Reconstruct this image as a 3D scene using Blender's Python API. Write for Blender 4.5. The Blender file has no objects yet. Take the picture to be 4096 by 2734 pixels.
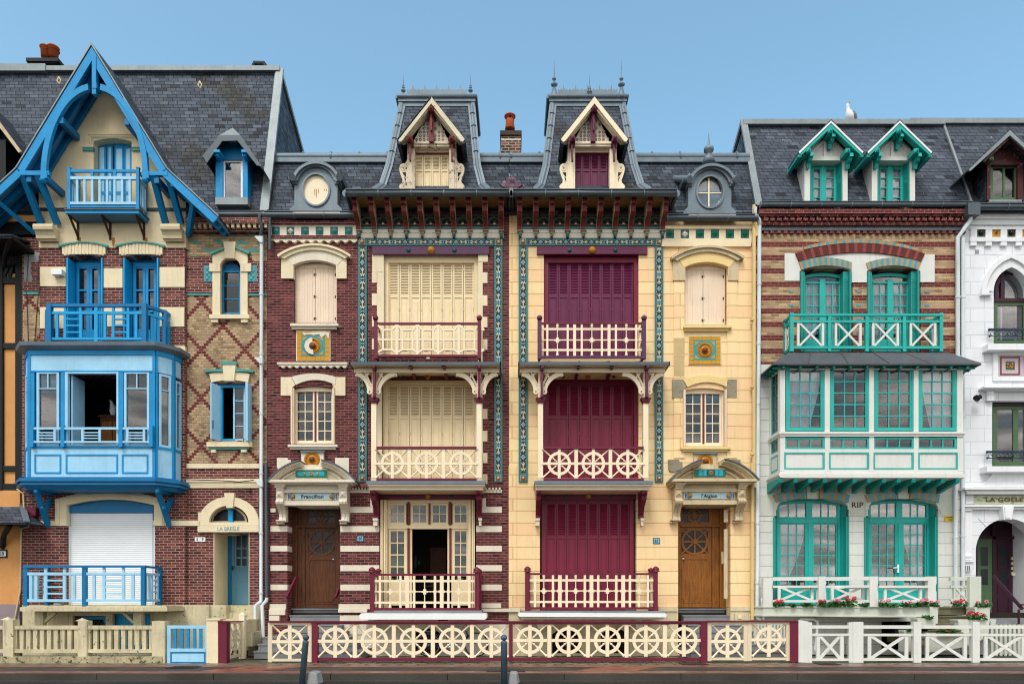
import bpy, bmesh, math, random
from mathutils import Vector, Matrix
from mathutils.geometry import tessellate_polygon
random.seed(7)
PI = math.pi
SC = bpy.context.scene
COL = SC.collection
# ------------------------------------------------------------------ measured space
# All measurements were read off the photograph in enlarged crops; a frame turns a reading
# into metres on a plane standing d metres in front of the common house-front plane (Y = 0).
DIST, FOC, VX, VY, EYE = 19.0, 1615.0, 1174.5, 1372.0, 1.54
class Fr:
    def __init__(s, x0=0, y0=0, x1=4096, w=2349):
        k = 2349/4096
        s.ox, s.oy, s.s = x0*k, y0*k, (x1-x0)/w*k
O = Fr()
Z1 = Fr(0,100,1150,2004); Z2 = Fr(0,900,1150,1803); Z3 = Fr(0,1850,1150,2040)
Z4 = Fr(1050,200,2100,1829); Z5 = Fr(1050,1050,2100,1829); Z6 = Fr(1050,1850,2100,1862)
Z7 = Fr(2000,200,3050,1829); Z8 = Fr(2000,1050,3050,1829); Z9 = Fr(2000,1850,3050,1862)
Z10 = Fr(2900,380,4096,2287); Z11 = Fr(2950,1150,4096,2114); Z12 = Fr(2950,1880,4096,2104)
ZA = Fr(3750,1850,4096,723); ZB = Fr(3700,450,4096,654); ZC = Fr(1400,1780,1950,2331)
ZD = Fr(1400,750,2000,2349); ZE = Fr(3000,2350,4096,2349); ZF = Fr(0,650,300,941)
G = {'f': O, 'xo': 0.0, 'zo': 0.0}
def use(f, xo=0.0, zo=0.0): G['f'] = f; G['xo'] = xo; G['zo'] = zo
def uz(x, y, d):
    f = G['f']; k = (DIST-d)/FOC
    return ((f.ox+f.s*x-VX)*k+G['xo'], EYE+(VY-f.oy-f.s*y)*k+G['zo'])
def P(x, y, d=0.0):
    u, z = uz(x, y, d); return Vector((u, -d, z))
def L_(n, d=0.0): return n*G['f'].s*(DIST-d)/FOC       # a length read in the current frame
class Face:
    """vertical working plane: a = left end (x, y) on the ground plan, direction to b, outward normal."""
    def __init__(s, ax, ay, bx, by):
        s.a = Vector((ax, ay, 0)); v = Vector((bx-ax, by-ay, 0)); s.len = v.length
        s.u = v.normalized(); s.n = Vector((s.u.y, -s.u.x, 0))
    def pt(s, u, z, o): return s.a+s.u*u+s.n*o+Vector((0, 0, z))
def FF(d=0.0):
    f = Face(0, -d, 1, -d); return f
# ------------------------------------------------------------------ polygon helpers
def circ(a, m, b):
    ax, ay = a; bx, by = m; cx, cy = b
    D = 2*(ax*(by-cy)+bx*(cy-ay)+cx*(ay-by))
    ux = ((ax*ax+ay*ay)*(by-cy)+(bx*bx+by*by)*(cy-ay)+(cx*cx+cy*cy)*(ay-by))/D
    uy = ((ax*ax+ay*ay)*(cx-bx)+(bx*bx+by*by)*(ax-cx)+(cx*cx+cy*cy)*(bx-ax))/D
    return ux, uy, math.hypot(ax-ux, ay-uy)
def arc(x0, y0, x1, y1, rise, n=14):
    """points from (x0,y0) to (x1,y1) bulging upwards (smaller y) by rise at the middle"""
    if abs(rise) < 1e-6: return [(x0, y0), (x1, y1)]
    mx, my = (x0+x1)/2, (y0+y1)/2
    cx, cy, r = circ((x0, y0), (mx, my-rise), (x1, y1))
    a0 = math.atan2(y0-cy, x0-cx); a1 = math.atan2(y1-cy, x1-cx)
    if rise > 0:
        while a1 < a0: a1 += 2*PI
    else:
        while a1 > a0: a1 -= 2*PI
    return [(cx+r*math.cos(a0+(a1-a0)*i/n), cy+r*math.sin(a0+(a1-a0)*i/n)) for i in range(n+1)]
def archhole(x0, x1, yt, yb, rise, n=14):
    return [(x0, yb)]+arc(x0, yt, x1, yt, rise, n)+[(x1, yb)]
# ------------------------------------------------------------------ mesh builder
JIT = [0]
def jit(d):   # keeps flush faces a hair apart
    JIT[0] = (JIT[0]+1) % 11; return d+JIT[0]*.00012
SPLIT = set('stone_band window_surround brace corbel quoin shutter_hinge frieze_tile teal_brick downpipe rust_stain cable cellar_grille roof_hook dormer_bracket zigzag_course brick_course plinth cornice gable_tile stone_moulding window_arch pipe_hopper bay_bracket guard_post soffit_rafter pier number_plate handrail ornament_tile keystone_block glazed_knob shutter_frame window_mullion reveal_band timber_frame planter_box basement_opening jamb_panel dentil_band front_steps window_bar door_pane rafter_end foot iron_guard hinge bracket pillar side_casement shutter meter_cover weathered_patch'.split())
class MB:
    def __init__(s): s.v = []; s.f = []; s.m = []; s.sm = []
    def add(s, vs, fs, m=0, smooth=False):
        o = len(s.v); s.v += [Vector(p) for p in vs]
        for f in fs: s.f.append([o+i for i in f]); s.m.append(m); s.sm.append(smooth)
        return s
    def hexa(s, p, m=0):   # 8 points: front 4 (ccw), back 4
        return s.add(p, [(0,1,2,3),(7,6,5,4),(0,4,5,1),(1,5,6,2),(2,6,7,3),(3,7,4,0)], m)
    def wbox(s, x0, x1, y0, y1, z0, z1, m=0):
        return s.hexa([(x0,y0,z0),(x1,y0,z0),(x1,y0,z1),(x0,y0,z1),(x0,y1,z0),(x1,y1,z0),(x1,y1,z1),(x0,y1,z1)], m)
    def fbox(s, f, u0, z0, u1, z1, o0, o1, m=0):
        o1 = jit(o1)
        return s.hexa([f.pt(u0,z0,o1),f.pt(u1,z0,o1),f.pt(u1,z1,o1),f.pt(u0,z1,o1),
                       f.pt(u0,z0,o0),f.pt(u1,z0,o0),f.pt(u1,z1,o0),f.pt(u0,z1,o0)], m)
    def R(s, x0, y0, x1, y1, d, t, m=0):      # box read as a rectangle; front face at d, t metres thick
        d = jit(d); u0, z1 = uz(x0, y0, d); u1, z0 = uz(x1, y1, d)
        return s.wbox(u0, u1, -d, -d+t, z0, z1, m)
    def prism(s, pts, t, m=0, dirv=Vector((0,1,0)), holes=()):
        """pts = world points of the front polygon, extruded along dirv*t"""
        loops = [pts]+list(holes); n0 = len(s.v); off = []; tot = 0
        for lp in loops: off.append(tot); tot += len(lp)
        allp = [Vector(p) for lp in loops for p in lp]
        back = [p+dirv*t for p in allp]
        fs = []
        if holes or len(pts) > 4:
            tri = tessellate_polygon([[Vector(p) for p in lp] for lp in loops])
            for a, b, c in tri: fs.append((a, b, c)); fs.append((c+tot, b+tot, a+tot))
        else:
            k = len(pts); fs.append(tuple(range(k))); fs.append(tuple(tot+i for i in reversed(range(k))))
        for lp, o in zip(loops, off):
            k = len(lp)
            for i in range(k):
                j = (i+1) % k; fs.append((o+i, o+j, o+j+tot, o+i+tot))
        return s.add(allp+back, fs, m)
    def L(s, pts, d, t, m=0, holes=()):
        d = jit(d)
        return s.prism([P(x, y, d) for x, y in pts], t, m, holes=[[P(x, y, d) for x, y in h] for h in holes])
    def bar(s, x0, y0, x1, y1, w, d, t, m=0):
        L = math.hypot(x1-x0, y1-y0); nx, ny = -(y1-y0)/L*w/2, (x1-x0)/L*w/2
        return s.L([(x0+nx,y0+ny),(x1+nx,y1+ny),(x1-nx,y1-ny),(x0-nx,y0-ny)], d, t, m)
    def bar3(s, p, q, w, h, m=0, ref=None):
        p = Vector(p); q = Vector(q); a = (q-p).normalized()
        ref = Vector(ref) if ref else (Vector((0,0,1)) if abs(a.z) < .9 else Vector((0,1,0)))
        sx = a.cross(ref).normalized()*w/2; sy = sx.cross(a).normalized()*h/2
        return s.hexa([p-sx-sy,p+sx-sy,p+sx+sy,p-sx+sy,q-sx-sy,q+sx-sy,q+sx+sy,q-sx+sy], m)
    def sector(s, cx, cy, r0, r1, a0, a1, d, t, m=0, n=20, ky=1.0):
        d = jit(d)
        full = abs(a1-a0) >= 359.9
        A = [math.radians(a0+(a1-a0)*i/n) for i in range(n+(0 if full else 1))]
        po = [P(cx+r1*math.cos(a), cy-ky*r1*math.sin(a), d) for a in A]
        if r0 <= 0 and full: return s.prism(po, t, m)
        pi = [P(cx+r0*math.cos(a), cy-ky*r0*math.sin(a), d) for a in A]
        D = Vector((0, t, 0)); vs = po+pi+[p+D for p in po]+[p+D for p in pi]; k = len(A); fs = []
        for i in range(k if full else k-1):
            j = (i+1) % k
            fs += [(i,j,k+j,k+i),(2*k+i,3*k+i,3*k+j,2*k+j),(i,2*k+i,2*k+j,j),(k+i,k+j,3*k+j,3*k+i)]
        if not full: fs += [(0,k,3*k,2*k),(k-1,3*k-1,4*k-1,2*k-1)]
        return s.add(vs, fs, m)
    def band(s, lo, hi, d, t, m=0):           # between two equally long polylines
        d = jit(d); k = len(lo); D = Vector((0, t, 0))
        a = [P(x, y, d) for x, y in lo]; b = [P(x, y, d) for x, y in hi]
        vs = a+b+[p+D for p in a]+[p+D for p in b]; fs = []
        for i in range(k-1):
            j = i+1
            fs += [(i,j,k+j,k+i),(2*k+i,3*k+i,3*k+j,2*k+j),(i,2*k+i,2*k+j,j),(k+i,k+j,3*k+j,3*k+i)]
        fs += [(0,k,3*k,2*k),(k-1,3*k-1,4*k-1,2*k-1)]
        return s.add(vs, fs, m)
    def tube(s, pts, r, m=0, n=8, smooth=True):
        pts = [Vector(p) for p in pts]; k = len(pts)
        rs = r if isinstance(r, (list, tuple)) else [r]*k
        vs = []; fs = []; prev = None
        for i, p in enumerate(pts):
            a = (pts[min(i+1, k-1)]-pts[max(i-1, 0)]).normalized()
            if prev is None:
                ref = Vector((0,0,1)) if abs(a.z) < .9 else Vector((0,1,0)); x = a.cross(ref).normalized()
            else: x = (prev-a*prev.dot(a)).normalized()
            prev = x; y = a.cross(x)
            for j in range(n):
                t = 2*PI*j/n; vs.append(p+(x*math.cos(t)+y*math.sin(t))*rs[i])
        for i in range(k-1):
            for j in range(n):
                q = (j+1) % n; fs.append((i*n+j, i*n+q, (i+1)*n+q, (i+1)*n+j))
        s.add(vs, fs, m, smooth)
        s.add([vs[j] for j in range(n)], [tuple(reversed(range(n)))], m)
        s.add([vs[(k-1)*n+j] for j in range(n)], [tuple(range(n))], m)
        return s
    def lathe(s, c, prof, axis=Vector((0,0,1)), m=0, n=16):
        c = Vector(c); axis = axis.normalized()
        ref = Vector((0,0,1)) if abs(axis.z) < .9 else Vector((1,0,0))
        x = axis.cross(ref).normalized(); y = axis.cross(x); k = len(prof); vs = []; fs = []
        for h, r in prof:
            for j in range(n):
                t = 2*PI*j/n; vs.append(c+axis*h+(x*math.cos(t)+y*math.sin(t))*max(r, 1e-4))
        for i in range(k-1):
            for j in range(n):
                q = (j+1) % n; fs.append((i*n+j, i*n+q, (i+1)*n+q, (i+1)*n+j))
        fs += [tuple(reversed(range(n))), tuple((k-1)*n+j for j in range(n))]
        return s.add(vs, fs, m, True)
    def ball(s, c, r, m=0, n=10, sy=1.0, sz=1.0):
        c = Vector(c); k = 7; vs = []; fs = []
        for i in range(k+1):
            a = PI*i/k-PI/2; rr = max(math.cos(a), .01)*r
            for j in range(n):
                t = 2*PI*j/n; vs.append(c+Vector((rr*math.cos(t), sy*rr*math.sin(t), sz*r*math.sin(a))))
        for i in range(k):
            for j in range(n):
                q = (j+1) % n; fs.append((i*n+j, i*n+q, (i+1)*n+q, (i+1)*n+j))
        return s.add(vs, fs, m, True)
    def boss(s, x, y, r, d, h, m=0):          # a dome facing the street, r in frame units
        R = L_(r, d); k = 6
        prof = [(h*math.sin(PI/2*i/k), R*math.cos(PI/2*i/k)) for i in range(k+1)]
        return s.lathe(P(x, y, d), prof, Vector((0,-1,0)), m)
    def slab(s, a, b, c, e, t, m=0):          # quad of world points with thickness t along -normal
        a, b, c, e = map(Vector, (a, b, c, e)); n = (b-a).cross(c-a).normalized()*-t
        return s.hexa([a,b,c,e,a+n,b+n,c+n,e+n], m)
    def clusters(s):
        """groups of touching pieces, so that every separate piece becomes a part of its own"""
        n = len(s.v); par = list(range(n))
        def fd(i):
            while par[i] != i: par[i] = par[par[i]]; i = par[i]
            return i
        for f in s.f:
            a = fd(f[0])
            for i in f[1:]: par[fd(i)] = a
        isl = {}
        for k, f in enumerate(s.f): isl.setdefault(fd(f[0]), []).append(k)
        L = list(isl.values()); bb = []
        for fs in L:
            p = [s.v[i] for k in fs for i in s.f[k]]; e = .012
            bb.append([min(q[j] for q in p)-e for j in range(3)]+[max(q[j] for q in p)+e for j in range(3)])
        g = list(range(len(L)))
        def gd(i):
            while g[i] != i: g[i] = g[g[i]]; i = g[i]
            return i
        for i in range(len(L)):
            for j in range(i):
                if gd(i) != gd(j) and all(bb[i][k] <= bb[j][k+3] and bb[j][k] <= bb[i][k+3] for k in range(3)): g[gd(i)] = gd(j)
        out = {}
        for i, fs in enumerate(L): out.setdefault(gd(i), []).extend(fs)
        return list(out.values())
    def build(s, name, mats, parent=None, label=None, bevel=0.0):
        if name in SPLIT and len(s.f) < 6000:
            cl = s.clusters()
            if 1 < len(cl) <= 40:
                res = []
                for fs in cl:
                    q = MB(); mp = {}
                    for k in fs:
                        f = []
                        for i in s.f[k]:
                            if i not in mp: mp[i] = len(q.v); q.v.append(s.v[i])
                            f.append(mp[i])
                        q.f.append(f); q.m.append(s.m[k]); q.sm.append(s.sm[k])
                    res.append(q.build1(name, mats, parent, label, bevel))
                return res[0]
        return s.build1(name, mats, parent, label, bevel)
    def build1(s, name, mats, parent=None, label=None, bevel=0.0):
        me = bpy.data.meshes.new(name)
        o = bpy.data.objects.new(name, me); COL.objects.link(o)
        org = Vector((0,0,0))
        if parent is not None:
            o.parent = parent; org = worldloc(parent)
        me.from_pydata([tuple(p-org) for p in s.v], [], s.f)
        if not isinstance(mats, (list, tuple)): mats = [mats]
        for m in mats: me.materials.append(m)
        for i, p in enumerate(me.polygons):
            p.material_index = min(s.m[i], len(mats)-1); p.use_smooth = s.sm[i]
        bm = bmesh.new(); bm.from_mesh(me); bmesh.ops.recalc_face_normals(bm, faces=bm.faces); bm.to_mesh(me); bm.free()
        if label: o['label'] = label
        if bevel:
            md = o.modifiers.new('bevel', 'BEVEL'); md.width = bevel; md.segments = 1; md.limit_method = 'ANGLE'
        return o
WL = {}
def worldloc(o):
    v = Vector(o.location)
    while o.parent: o = o.parent; v = v+Vector(o.location)
    return v
def tag(o, label, cat, group=None, kind=None):
    if label: o['label'] = label
    if cat: o['category'] = cat
    if group: o['group'] = group
    if kind: o['kind'] = kind
    return o
def thing(name, loc, label, cat, group=None):
    o = bpy.data.objects.new(name, None); COL.objects.link(o); o.location = loc; o.empty_display_size = .2
    return tag(o, label, cat, group)
def structure(mb, name, m):
    o = mb.build(name, m); o['kind'] = 'structure'; return o
def text(s, name, x, y, h, d, m, parent, ext=.004, bold=0.0, sx=1.0, align='CENTER', spacing=1.0, f=None, u=None, z=None):
    """lettering standing proud of the surface at d; (x,y) = centre, h = capital height in frame units"""
    cu = bpy.data.curves.new('t', 'FONT'); cu.body = s; cu.align_x = align; cu.align_y = 'CENTER'
    H = L_(h, d); cu.size = H/0.70; cu.extrude = ext; cu.offset = bold*H; cu.space_character = spacing
    ob = bpy.data.objects.new('t', cu); COL.objects.link(ob)
    me = bpy.data.meshes.new_from_object(ob.evaluated_get(bpy.context.evaluated_depsgraph_get()))
    bpy.data.objects.remove(ob)
    c = P(x, y, d); org = worldloc(parent) if parent else Vector((0,0,0))
    for v in me.vertices:
        q = v.co.copy(); v.co = Vector((q.x*sx, -q.z, q.y))+c-org
    me.materials.clear(); me.materials.append(m); me.name = name
    o = bpy.data.objects.new(name, me); COL.objects.link(o); o.parent = parent
    return o
# ------------------------------------------------------------------ materials
def lin(h, k=1.0):
    h = h.lstrip('#'); c = [int(h[i:i+2], 16)/255 for i in (0, 2, 4)]
    return tuple(min(1.0, ((x/12.92) if x <= .04045 else ((x+.055)/1.055)**2.4)*k) for x in c)+(1,)
class E:
    """tiny expression wrapper over shader math nodes"""
    def __init__(s, nt, k): s.nt = nt; s.k = k
    def op(s, o, b=None, c=None):
        n = s.nt.nodes.new('ShaderNodeMath'); n.operation = o
        for i, v in enumerate((s, b, c)):
            if v is None: continue
            if isinstance(v, E): s.nt.links.new(v.k, n.inputs[i])
            else: n.inputs[i].default_value = v
        return E(s.nt, n.outputs[0])
    def __add__(s, b): return s.op('ADD', b)
    def __sub__(s, b): return s.op('SUBTRACT', b)
    def __mul__(s, b): return s.op('MULTIPLY', b)
    def __truediv__(s, b): return s.op('DIVIDE', b)
    def lt(s, b): return s.op('LESS_THAN', b)
    def gt(s, b): return s.op('GREATER_THAN', b)
    def fl(s): return s.op('FLOOR')
    def fr(s): return s.op('FRACT')
    def ab(s): return s.op('ABSOLUTE')
    def mod(s, b): return s.op('FLOORED_MODULO', b)
    def mx(s, b): return s.op('MAXIMUM', b)
    def mn(s, b): return s.op('MINIMUM', b)
    def clamp(s): return s.op('MAXIMUM', 0.0).op('MINIMUM', 1.0)
class Mat:
    def __init__(s, name, rough=.6, metal=0.0, spec=.5):
        s.m = bpy.data.materials.new(name); s.m.use_nodes = True; s.nt = s.m.node_tree
        s.b = s.nt.nodes['Principled BSDF']
        s.b.inputs['Roughness'].default_value = rough; s.b.inputs['Metallic'].default_value = metal
        if 'Specular IOR Level' in s.b.inputs: s.b.inputs['Specular IOR Level'].default_value = spec
        g = s.nt.nodes.new('ShaderNodeNewGeometry'); s.pos = g.outputs['Position']
        x = s.nt.nodes.new('ShaderNodeSeparateXYZ'); s.nt.links.new(s.pos, x.inputs[0])
        s.X, s.Y, s.Z = (E(s.nt, x.outputs[i]) for i in range(3))
    def vec(s, x, y, z):
        n = s.nt.nodes.new('ShaderNodeCombineXYZ')
        for i, v in enumerate((x, y, z)):
            if isinstance(v, E): s.nt.links.new(v.k, n.inputs[i])
            else: n.inputs[i].default_value = v
        return n.outputs[0]
    def noise(s, scale, detail=4, sx=1, sy=1, sz=1, rough=.55):
        n = s.nt.nodes.new('ShaderNodeTexNoise'); n.inputs['Scale'].default_value = scale
        n.inputs['Detail'].default_value = detail; n.inputs['Roughness'].default_value = rough
        s.nt.links.new(s.vec(s.X*sx, s.Y*sy, s.Z*sz), n.inputs['Vector']); return E(s.nt, n.outputs['Fac'])
    def white(s, a, b):
        n = s.nt.nodes.new('ShaderNodeTexWhiteNoise'); n.noise_dimensions = '2D'
        s.nt.links.new(s.vec(a, b, 0), n.inputs['Vector']); return E(s.nt, n.outputs['Value'])
    def ramp(s, e, a, b):   # linear a..b -> 0..1 clamped
        n = s.nt.nodes.new('ShaderNodeMapRange'); s.nt.links.new(e.k, n.inputs['Value'])
        n.inputs['From Min'].default_value = a; n.inputs['From Max'].default_value = b; return E(s.nt, n.outputs[0])
    def mix(s, f, a, b, mode='MIX'):
        n = s.nt.nodes.new('ShaderNodeMix'); n.data_type = 'RGBA'; n.blend_type = mode
        ia, ib = n.inputs[6], n.inputs[7]
        for v, i in ((f, n.inputs[0]), (a, ia), (b, ib)):
            if isinstance(v, E): s.nt.links.new(v.k, i)
            elif isinstance(v, bpy.types.NodeSocket): s.nt.links.new(v, i)
            else: i.default_value = v
        return n.outputs[2]
    def col(s, c): s.nt.links.new(c, s.b.inputs['Base Color']); return s
    def bump(s, e, strength=.3, dist=.01):
        n = s.nt.nodes.new('ShaderNodeBump'); n.inputs['Strength'].default_value = strength
        n.inputs['Distance'].default_value = dist
        s.nt.links.new(e.k, n.inputs['Height']); s.nt.links.new(n.outputs[0], s.b.inputs['Normal']); return s
    def rough(s, e): s.nt.links.new(e.k, s.b.inputs['Roughness']); return s
def paint(name, hx, rough=.5, var=.18, bump=.15, wear=None, wearhex='#8a7a66', metal=0.0, streak=0.0, k=1.0):
    M = Mat(name, rough, metal, spec=.3); c = lin(hx, k); d = tuple(x*(1-var) for x in c[:3])+(1,)
    f = M.ramp(M.noise(2.2, 6), .3, .7)
    out = M.mix(f, d, c)
    f2 = M.ramp(M.noise(14, 3), .35, .7); out = M.mix(f2*(var*.7), out, tuple(x*.6 for x in c[:3])+(1,))
    if streak:
        st = M.ramp(M.noise(3.0, 5, sx=5, sy=5, sz=.5), .52, .75); out = M.mix(st*streak, out, lin('#6b5a44'))
    if wear:
        w = M.ramp(M.noise(9, 8, rough=.7), .72-wear, .75-wear+.03); out = M.mix(w, out, lin(wearhex))
    M.col(out); M.bump(M.noise(60, 3), bump, .004); return M.m
def brick(name, cellcol, w=.215, h=.072, mort='#a08878', ms=.09, c1='#7a3b34', c2='#5c2a28', c3='#94594a', rough=.85, mortvar=.2, blotch=.25):
    """cellcol(M, xq, zq, rnd, base) -> colour socket of one brick; base is the default red mix"""
    M = Mat(name, rough, spec=.25)
    U = M.X+M.Y; wob = (M.noise(9, 2)-.5)*.012
    v = (M.Z+wob)/h; row = v.fl(); par = row.mod(2.0)*.5
    uu = (U+wob)/w+par; colm = uu.fl(); fu = uu.fr(); fv = v.fr()
    e = fu.mn((fu*-1)+1)*(w/h); e2 = fv.mn((fv*-1)+1); ed = e.mn(e2)
    mm = M.ramp(ed, ms*.7, ms*1.6)
    r1 = M.white(colm, row); r2 = M.white(colm+31.7, row+11.3)
    base = M.mix(r1, lin(c1), lin(c2)); base = M.mix(M.ramp(r2, .8, .86), base, lin(c3))
    base = M.mix(M.ramp(r2, .1, .06), base, lin(c2, .45))
    if cellcol: base = cellcol(M, (colm+.5-par)*w, (row+.5)*h, r1, r2, base, row)
    n = M.ramp(M.noise(30, 5), .3, .7)
    base = M.mix(n*.35, base, (.03,.02,.02,1))
    mo = M.mix(M.ramp(M.noise(5, 5), .35, .65), lin(mort, 1-mortvar), lin(mort, 1+mortvar))
    if getattr(M, 'isred', None): mo = M.mix(M.isred*.75, mo, lin('#8c5450'))
    out = M.mix(mm, mo, base)
    bl = M.ramp(M.noise(1.3, 6), .45, .7); out = M.mix(bl*blotch, out, (.05,.035,.03,1))
    M.col(out); M.bump(mm*1.0+n*.2, .5, .012); return M.m
def tanred(M, isred, r1, r2):
    M.isred = isred
    t = M.mix(r1, lin('#c2a585'), lin('#ad9272')); t = M.mix(M.ramp(r2, .75, .8), t, lin('#c9b083'))
    t = M.mix(M.ramp(r2, .18, .12), t, lin('#94795a'))
    r = M.mix(r1, lin('#76322f'), lin('#5c2624'))
    return M.mix(isred, t, r)
def diamond(M, x, z, r1, r2, base, row):
    a = ((x+8.39)/1.17+(z-8.23)/1.296+.09).fr(); b = ((x+8.39)/1.17-(z-8.23)/1.296+.09).fr()
    return tanred(M, a.lt(.18).mx(b.lt(.18)), r1, r2)
def tealcross(M, x, z, r1, r2, base, row):
    t = tanred(M, r1.gt(2.0), r1, r2)
    s = ((x/.62)+(z/.22).fl()*.5).fr(); k = s.lt(.42)*(z/.22).fr().gt(.33)
    return M.mix(k, t, lin('#4f9c94'))
def stripes(M, x, z, r1, r2, base, row): return tanred(M, ((row+2.0)).mod(5.0).lt(2.0), r1, r2)
def alltan(M, x, z, r1, r2, base, row): return tanred(M, r1.gt(2.0), r1, r2)
def slate(name, w=.26, h=.115, c1='#414955', c2='#373f4a', c3='#4b5460', lichen=.8, drop=True):
    M = Mat(name, .62, spec=.2); U = M.X+M.Y; c1, c2, c3 = (lin(c, 1.3) for c in (c1, c2, c3))
    v = M.Z/h; row = v.fl(); uu = U/w+row.mod(2.0)*.5+M.white(row, row)*.12; colm = uu.fl(); fu = uu.fr(); fv = v.fr()
    r1 = M.white(colm, row); r2 = M.white(colm+3.3, row+7.1)
    edge = M.ramp(fu.mn((fu*-1)+1), .015, .04).mn(M.ramp(fv, .06, .14))
    base = M.mix(r1, c1, c2); base = M.mix(M.ramp(r2, .86, .9), base, c3); base = M.mix(M.ramp(r2, .1, .05), base, lin('#262a31'))
    base = M.mix(M.ramp(M.noise(25, 5), .35, .7)*.4, base, lin('#2b2e35'))
    if lichen:
        li = M.ramp(M.noise(.55, 8, rough=.7), .5, .6)*M.ramp(M.noise(8, 6, rough=.7), .2, .45)
        base = M.mix(li*lichen, base, lin('#2e2b20'))
        yl = M.ramp(M.noise(7, 6, rough=.75), .73, .76); base = M.mix(yl*.7, base, lin('#8d7a3a'))
    if drop:
        dr = M.ramp(M.noise(7, 3, sx=2.5, sy=2.5, sz=.8, rough=.6), .7, .76); base = M.mix(dr*.7, base, lin('#c9cdd2'))
        st = M.ramp(M.noise(2.5, 5, sx=4, sy=4, sz=.4), .6, .8); base = M.mix(st*.5, base, lin('#7f8a96'))
    out = M.mix(edge, lin('#17181c'), base); M.col(out)
    M.bump(edge+(fv*-.6)+r1*.35, .6, .02); M.rough(r1*.2+.55); return M.m
def blockwall(name, hx, joint, h=.325, w=1.3, var=.08, jw=.03, h2=None):
    M = Mat(name, .8, spec=.2); U = M.X+M.Y; v = M.Z/h; row = v.fl(); uu = U/w+row.mod(2.0)*.5
    fu = uu.fr(); fv = v.fr(); ed = (fu.mn((fu*-1)+1)*(w/h)).mn(fv.mn((fv*-1)+1)); mm = M.ramp(ed, jw*.5, jw)
    r = M.white(uu.fl(), row); c = lin(hx); c2 = lin(h2) if h2 else tuple(x*(1-var) for x in c[:3])+(1,)
    base = M.mix(r, c, c2); base = M.mix(M.ramp(M.noise(1.1, 6), .4, .7)*.35, base, c2)
    base = M.mix(M.ramp(M.noise(18, 5), .62, .75)*.18, base, lin(joint))
    st = M.ramp(M.noise(2.6, 6, sx=4, sy=4, sz=.45), .52, .78); base = M.mix(st*.3, base, lin(joint, .8))
    M.col(M.mix(mm, lin(joint), base)); M.bump(mm+M.noise(80, 3)*.1, .4, .008); return M.m
def glassmat(name, tint='#20262c', refl=.3, trans=.75):
    m = bpy.data.materials.new(name); m.use_nodes = True; nt = m.node_tree; nt.nodes.clear()
    o = nt.nodes.new('ShaderNodeOutputMaterial'); g = nt.nodes.new('ShaderNodeBsdfGlossy'); g.inputs['Roughness'].default_value = .015
    t = nt.nodes.new('ShaderNodeBsdfTransparent'); t.inputs['Color'].default_value = (trans,trans,trans*1.02,1)
    lw = nt.nodes.new('ShaderNodeFresnel'); lw.inputs['IOR'].default_value = 1.5
    a = nt.nodes.new('ShaderNodeMath'); a.operation = 'ADD'; a.inputs[1].default_value = refl; nt.links.new(lw.outputs[0], a.inputs[0])
    ns = nt.nodes.new('ShaderNodeTexNoise'); ns.inputs['Scale'].default_value = 1.2; ns.inputs['Detail'].default_value = 0; bp = nt.nodes.new('ShaderNodeBump'); bp.inputs['Strength'].default_value = .012; bp.inputs['Distance'].default_value = .05
    nt.links.new(ns.outputs[0], bp.inputs['Height']); nt.links.new(bp.outputs[0], g.inputs['Normal'])
    mx = nt.nodes.new('ShaderNodeMixShader'); nt.links.new(a.outputs[0], mx.inputs[0]); nt.links.new(t.outputs[0], mx.inputs[1]); nt.links.new(g.outputs[0], mx.inputs[2])
    nt.links.new(mx.outputs[0], o.inputs[0]); return m
def woodmat(name, h1, h2, rough=.4):
    M = Mat(name, rough, spec=.3); n = M.ramp(M.noise(6, 7, sx=6, sy=6, sz=.5, rough=.65), .3, .7)
    c = M.mix(n, lin(h1), lin(h2)); c = M.mix(M.ramp(M.noise(1.7, 5), .5, .7)*.4, c, lin(h1, .5)); M.col(c); M.bump(n, .15, .004); return M.m
def groundmat(name, h1, h2, speck=120, rough=.7, bump=.3, wet=True):
    M = Mat(name, rough, spec=.25); n = M.ramp(M.noise(speck, 2), .35, .65); c = M.mix(n, lin(h1), lin(h2))
    c = M.mix(M.ramp(M.noise(.8, 6), .4, .65)*.5, c, lin(h1, .6)); M.col(c); M.bump(n, bump, .004)
    if wet: M.rough(M.ramp(M.noise(.9, 4), .4, .6)*.3+.5)
    return M.m
def pavers(name, w, h, c1, c2, c3, mort, herring=False, rot=False, k=.08):
    M = Mat(name, .5); a, b = (M.Y, M.X) if rot else (M.X, M.Y)
    v = b/h; row = v.fl(); uu = a/w+row.mod(2.0)*.5; fu = uu.fr(); fv = v.fr()
    ed = (fu.mn((fu*-1)+1)*(w/h)).mn(fv.mn((fv*-1)+1)); mm = M.ramp(ed, k*.6, k*1.4)
    r = M.white(uu.fl(), row); r2 = M.white(uu.fl()+9.1, row+2.2); base = M.mix(r, lin(c1), lin(c2)); base = M.mix(M.ramp(r2, .7, .8), base, lin(c3))
    base = M.mix(M.ramp(M.noise(20, 5), .4, .7)*.4, base, lin(c1, .4)); M.col(M.mix(mm, lin(mort), base)); M.bump(mm, .4, .008)
    M.rough(M.ramp(M.noise(1.1, 4), .4, .6)*.35+.3); return M.m
m = {}
m['brick59'] = brick('red_brick_pale_joints', None, mort='#a68c82', c1='#71352f', c2='#582724', c3='#87493e')
m['brick60'] = brick('dark_red_brick', None, mort='#8a6361', c1='#68302e', c2='#512523', c3='#7b403c', blotch=.15)
m['diamond'] = brick('tan_brick_red_diamonds', diamond, w=.13, mort='#9a8266')
m['tealcross'] = brick('tan_brick_teal_crosses', tealcross, mort='#8c7558')
m['stripes'] = brick('striped_brick', stripes, mort='#b08f72')
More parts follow.
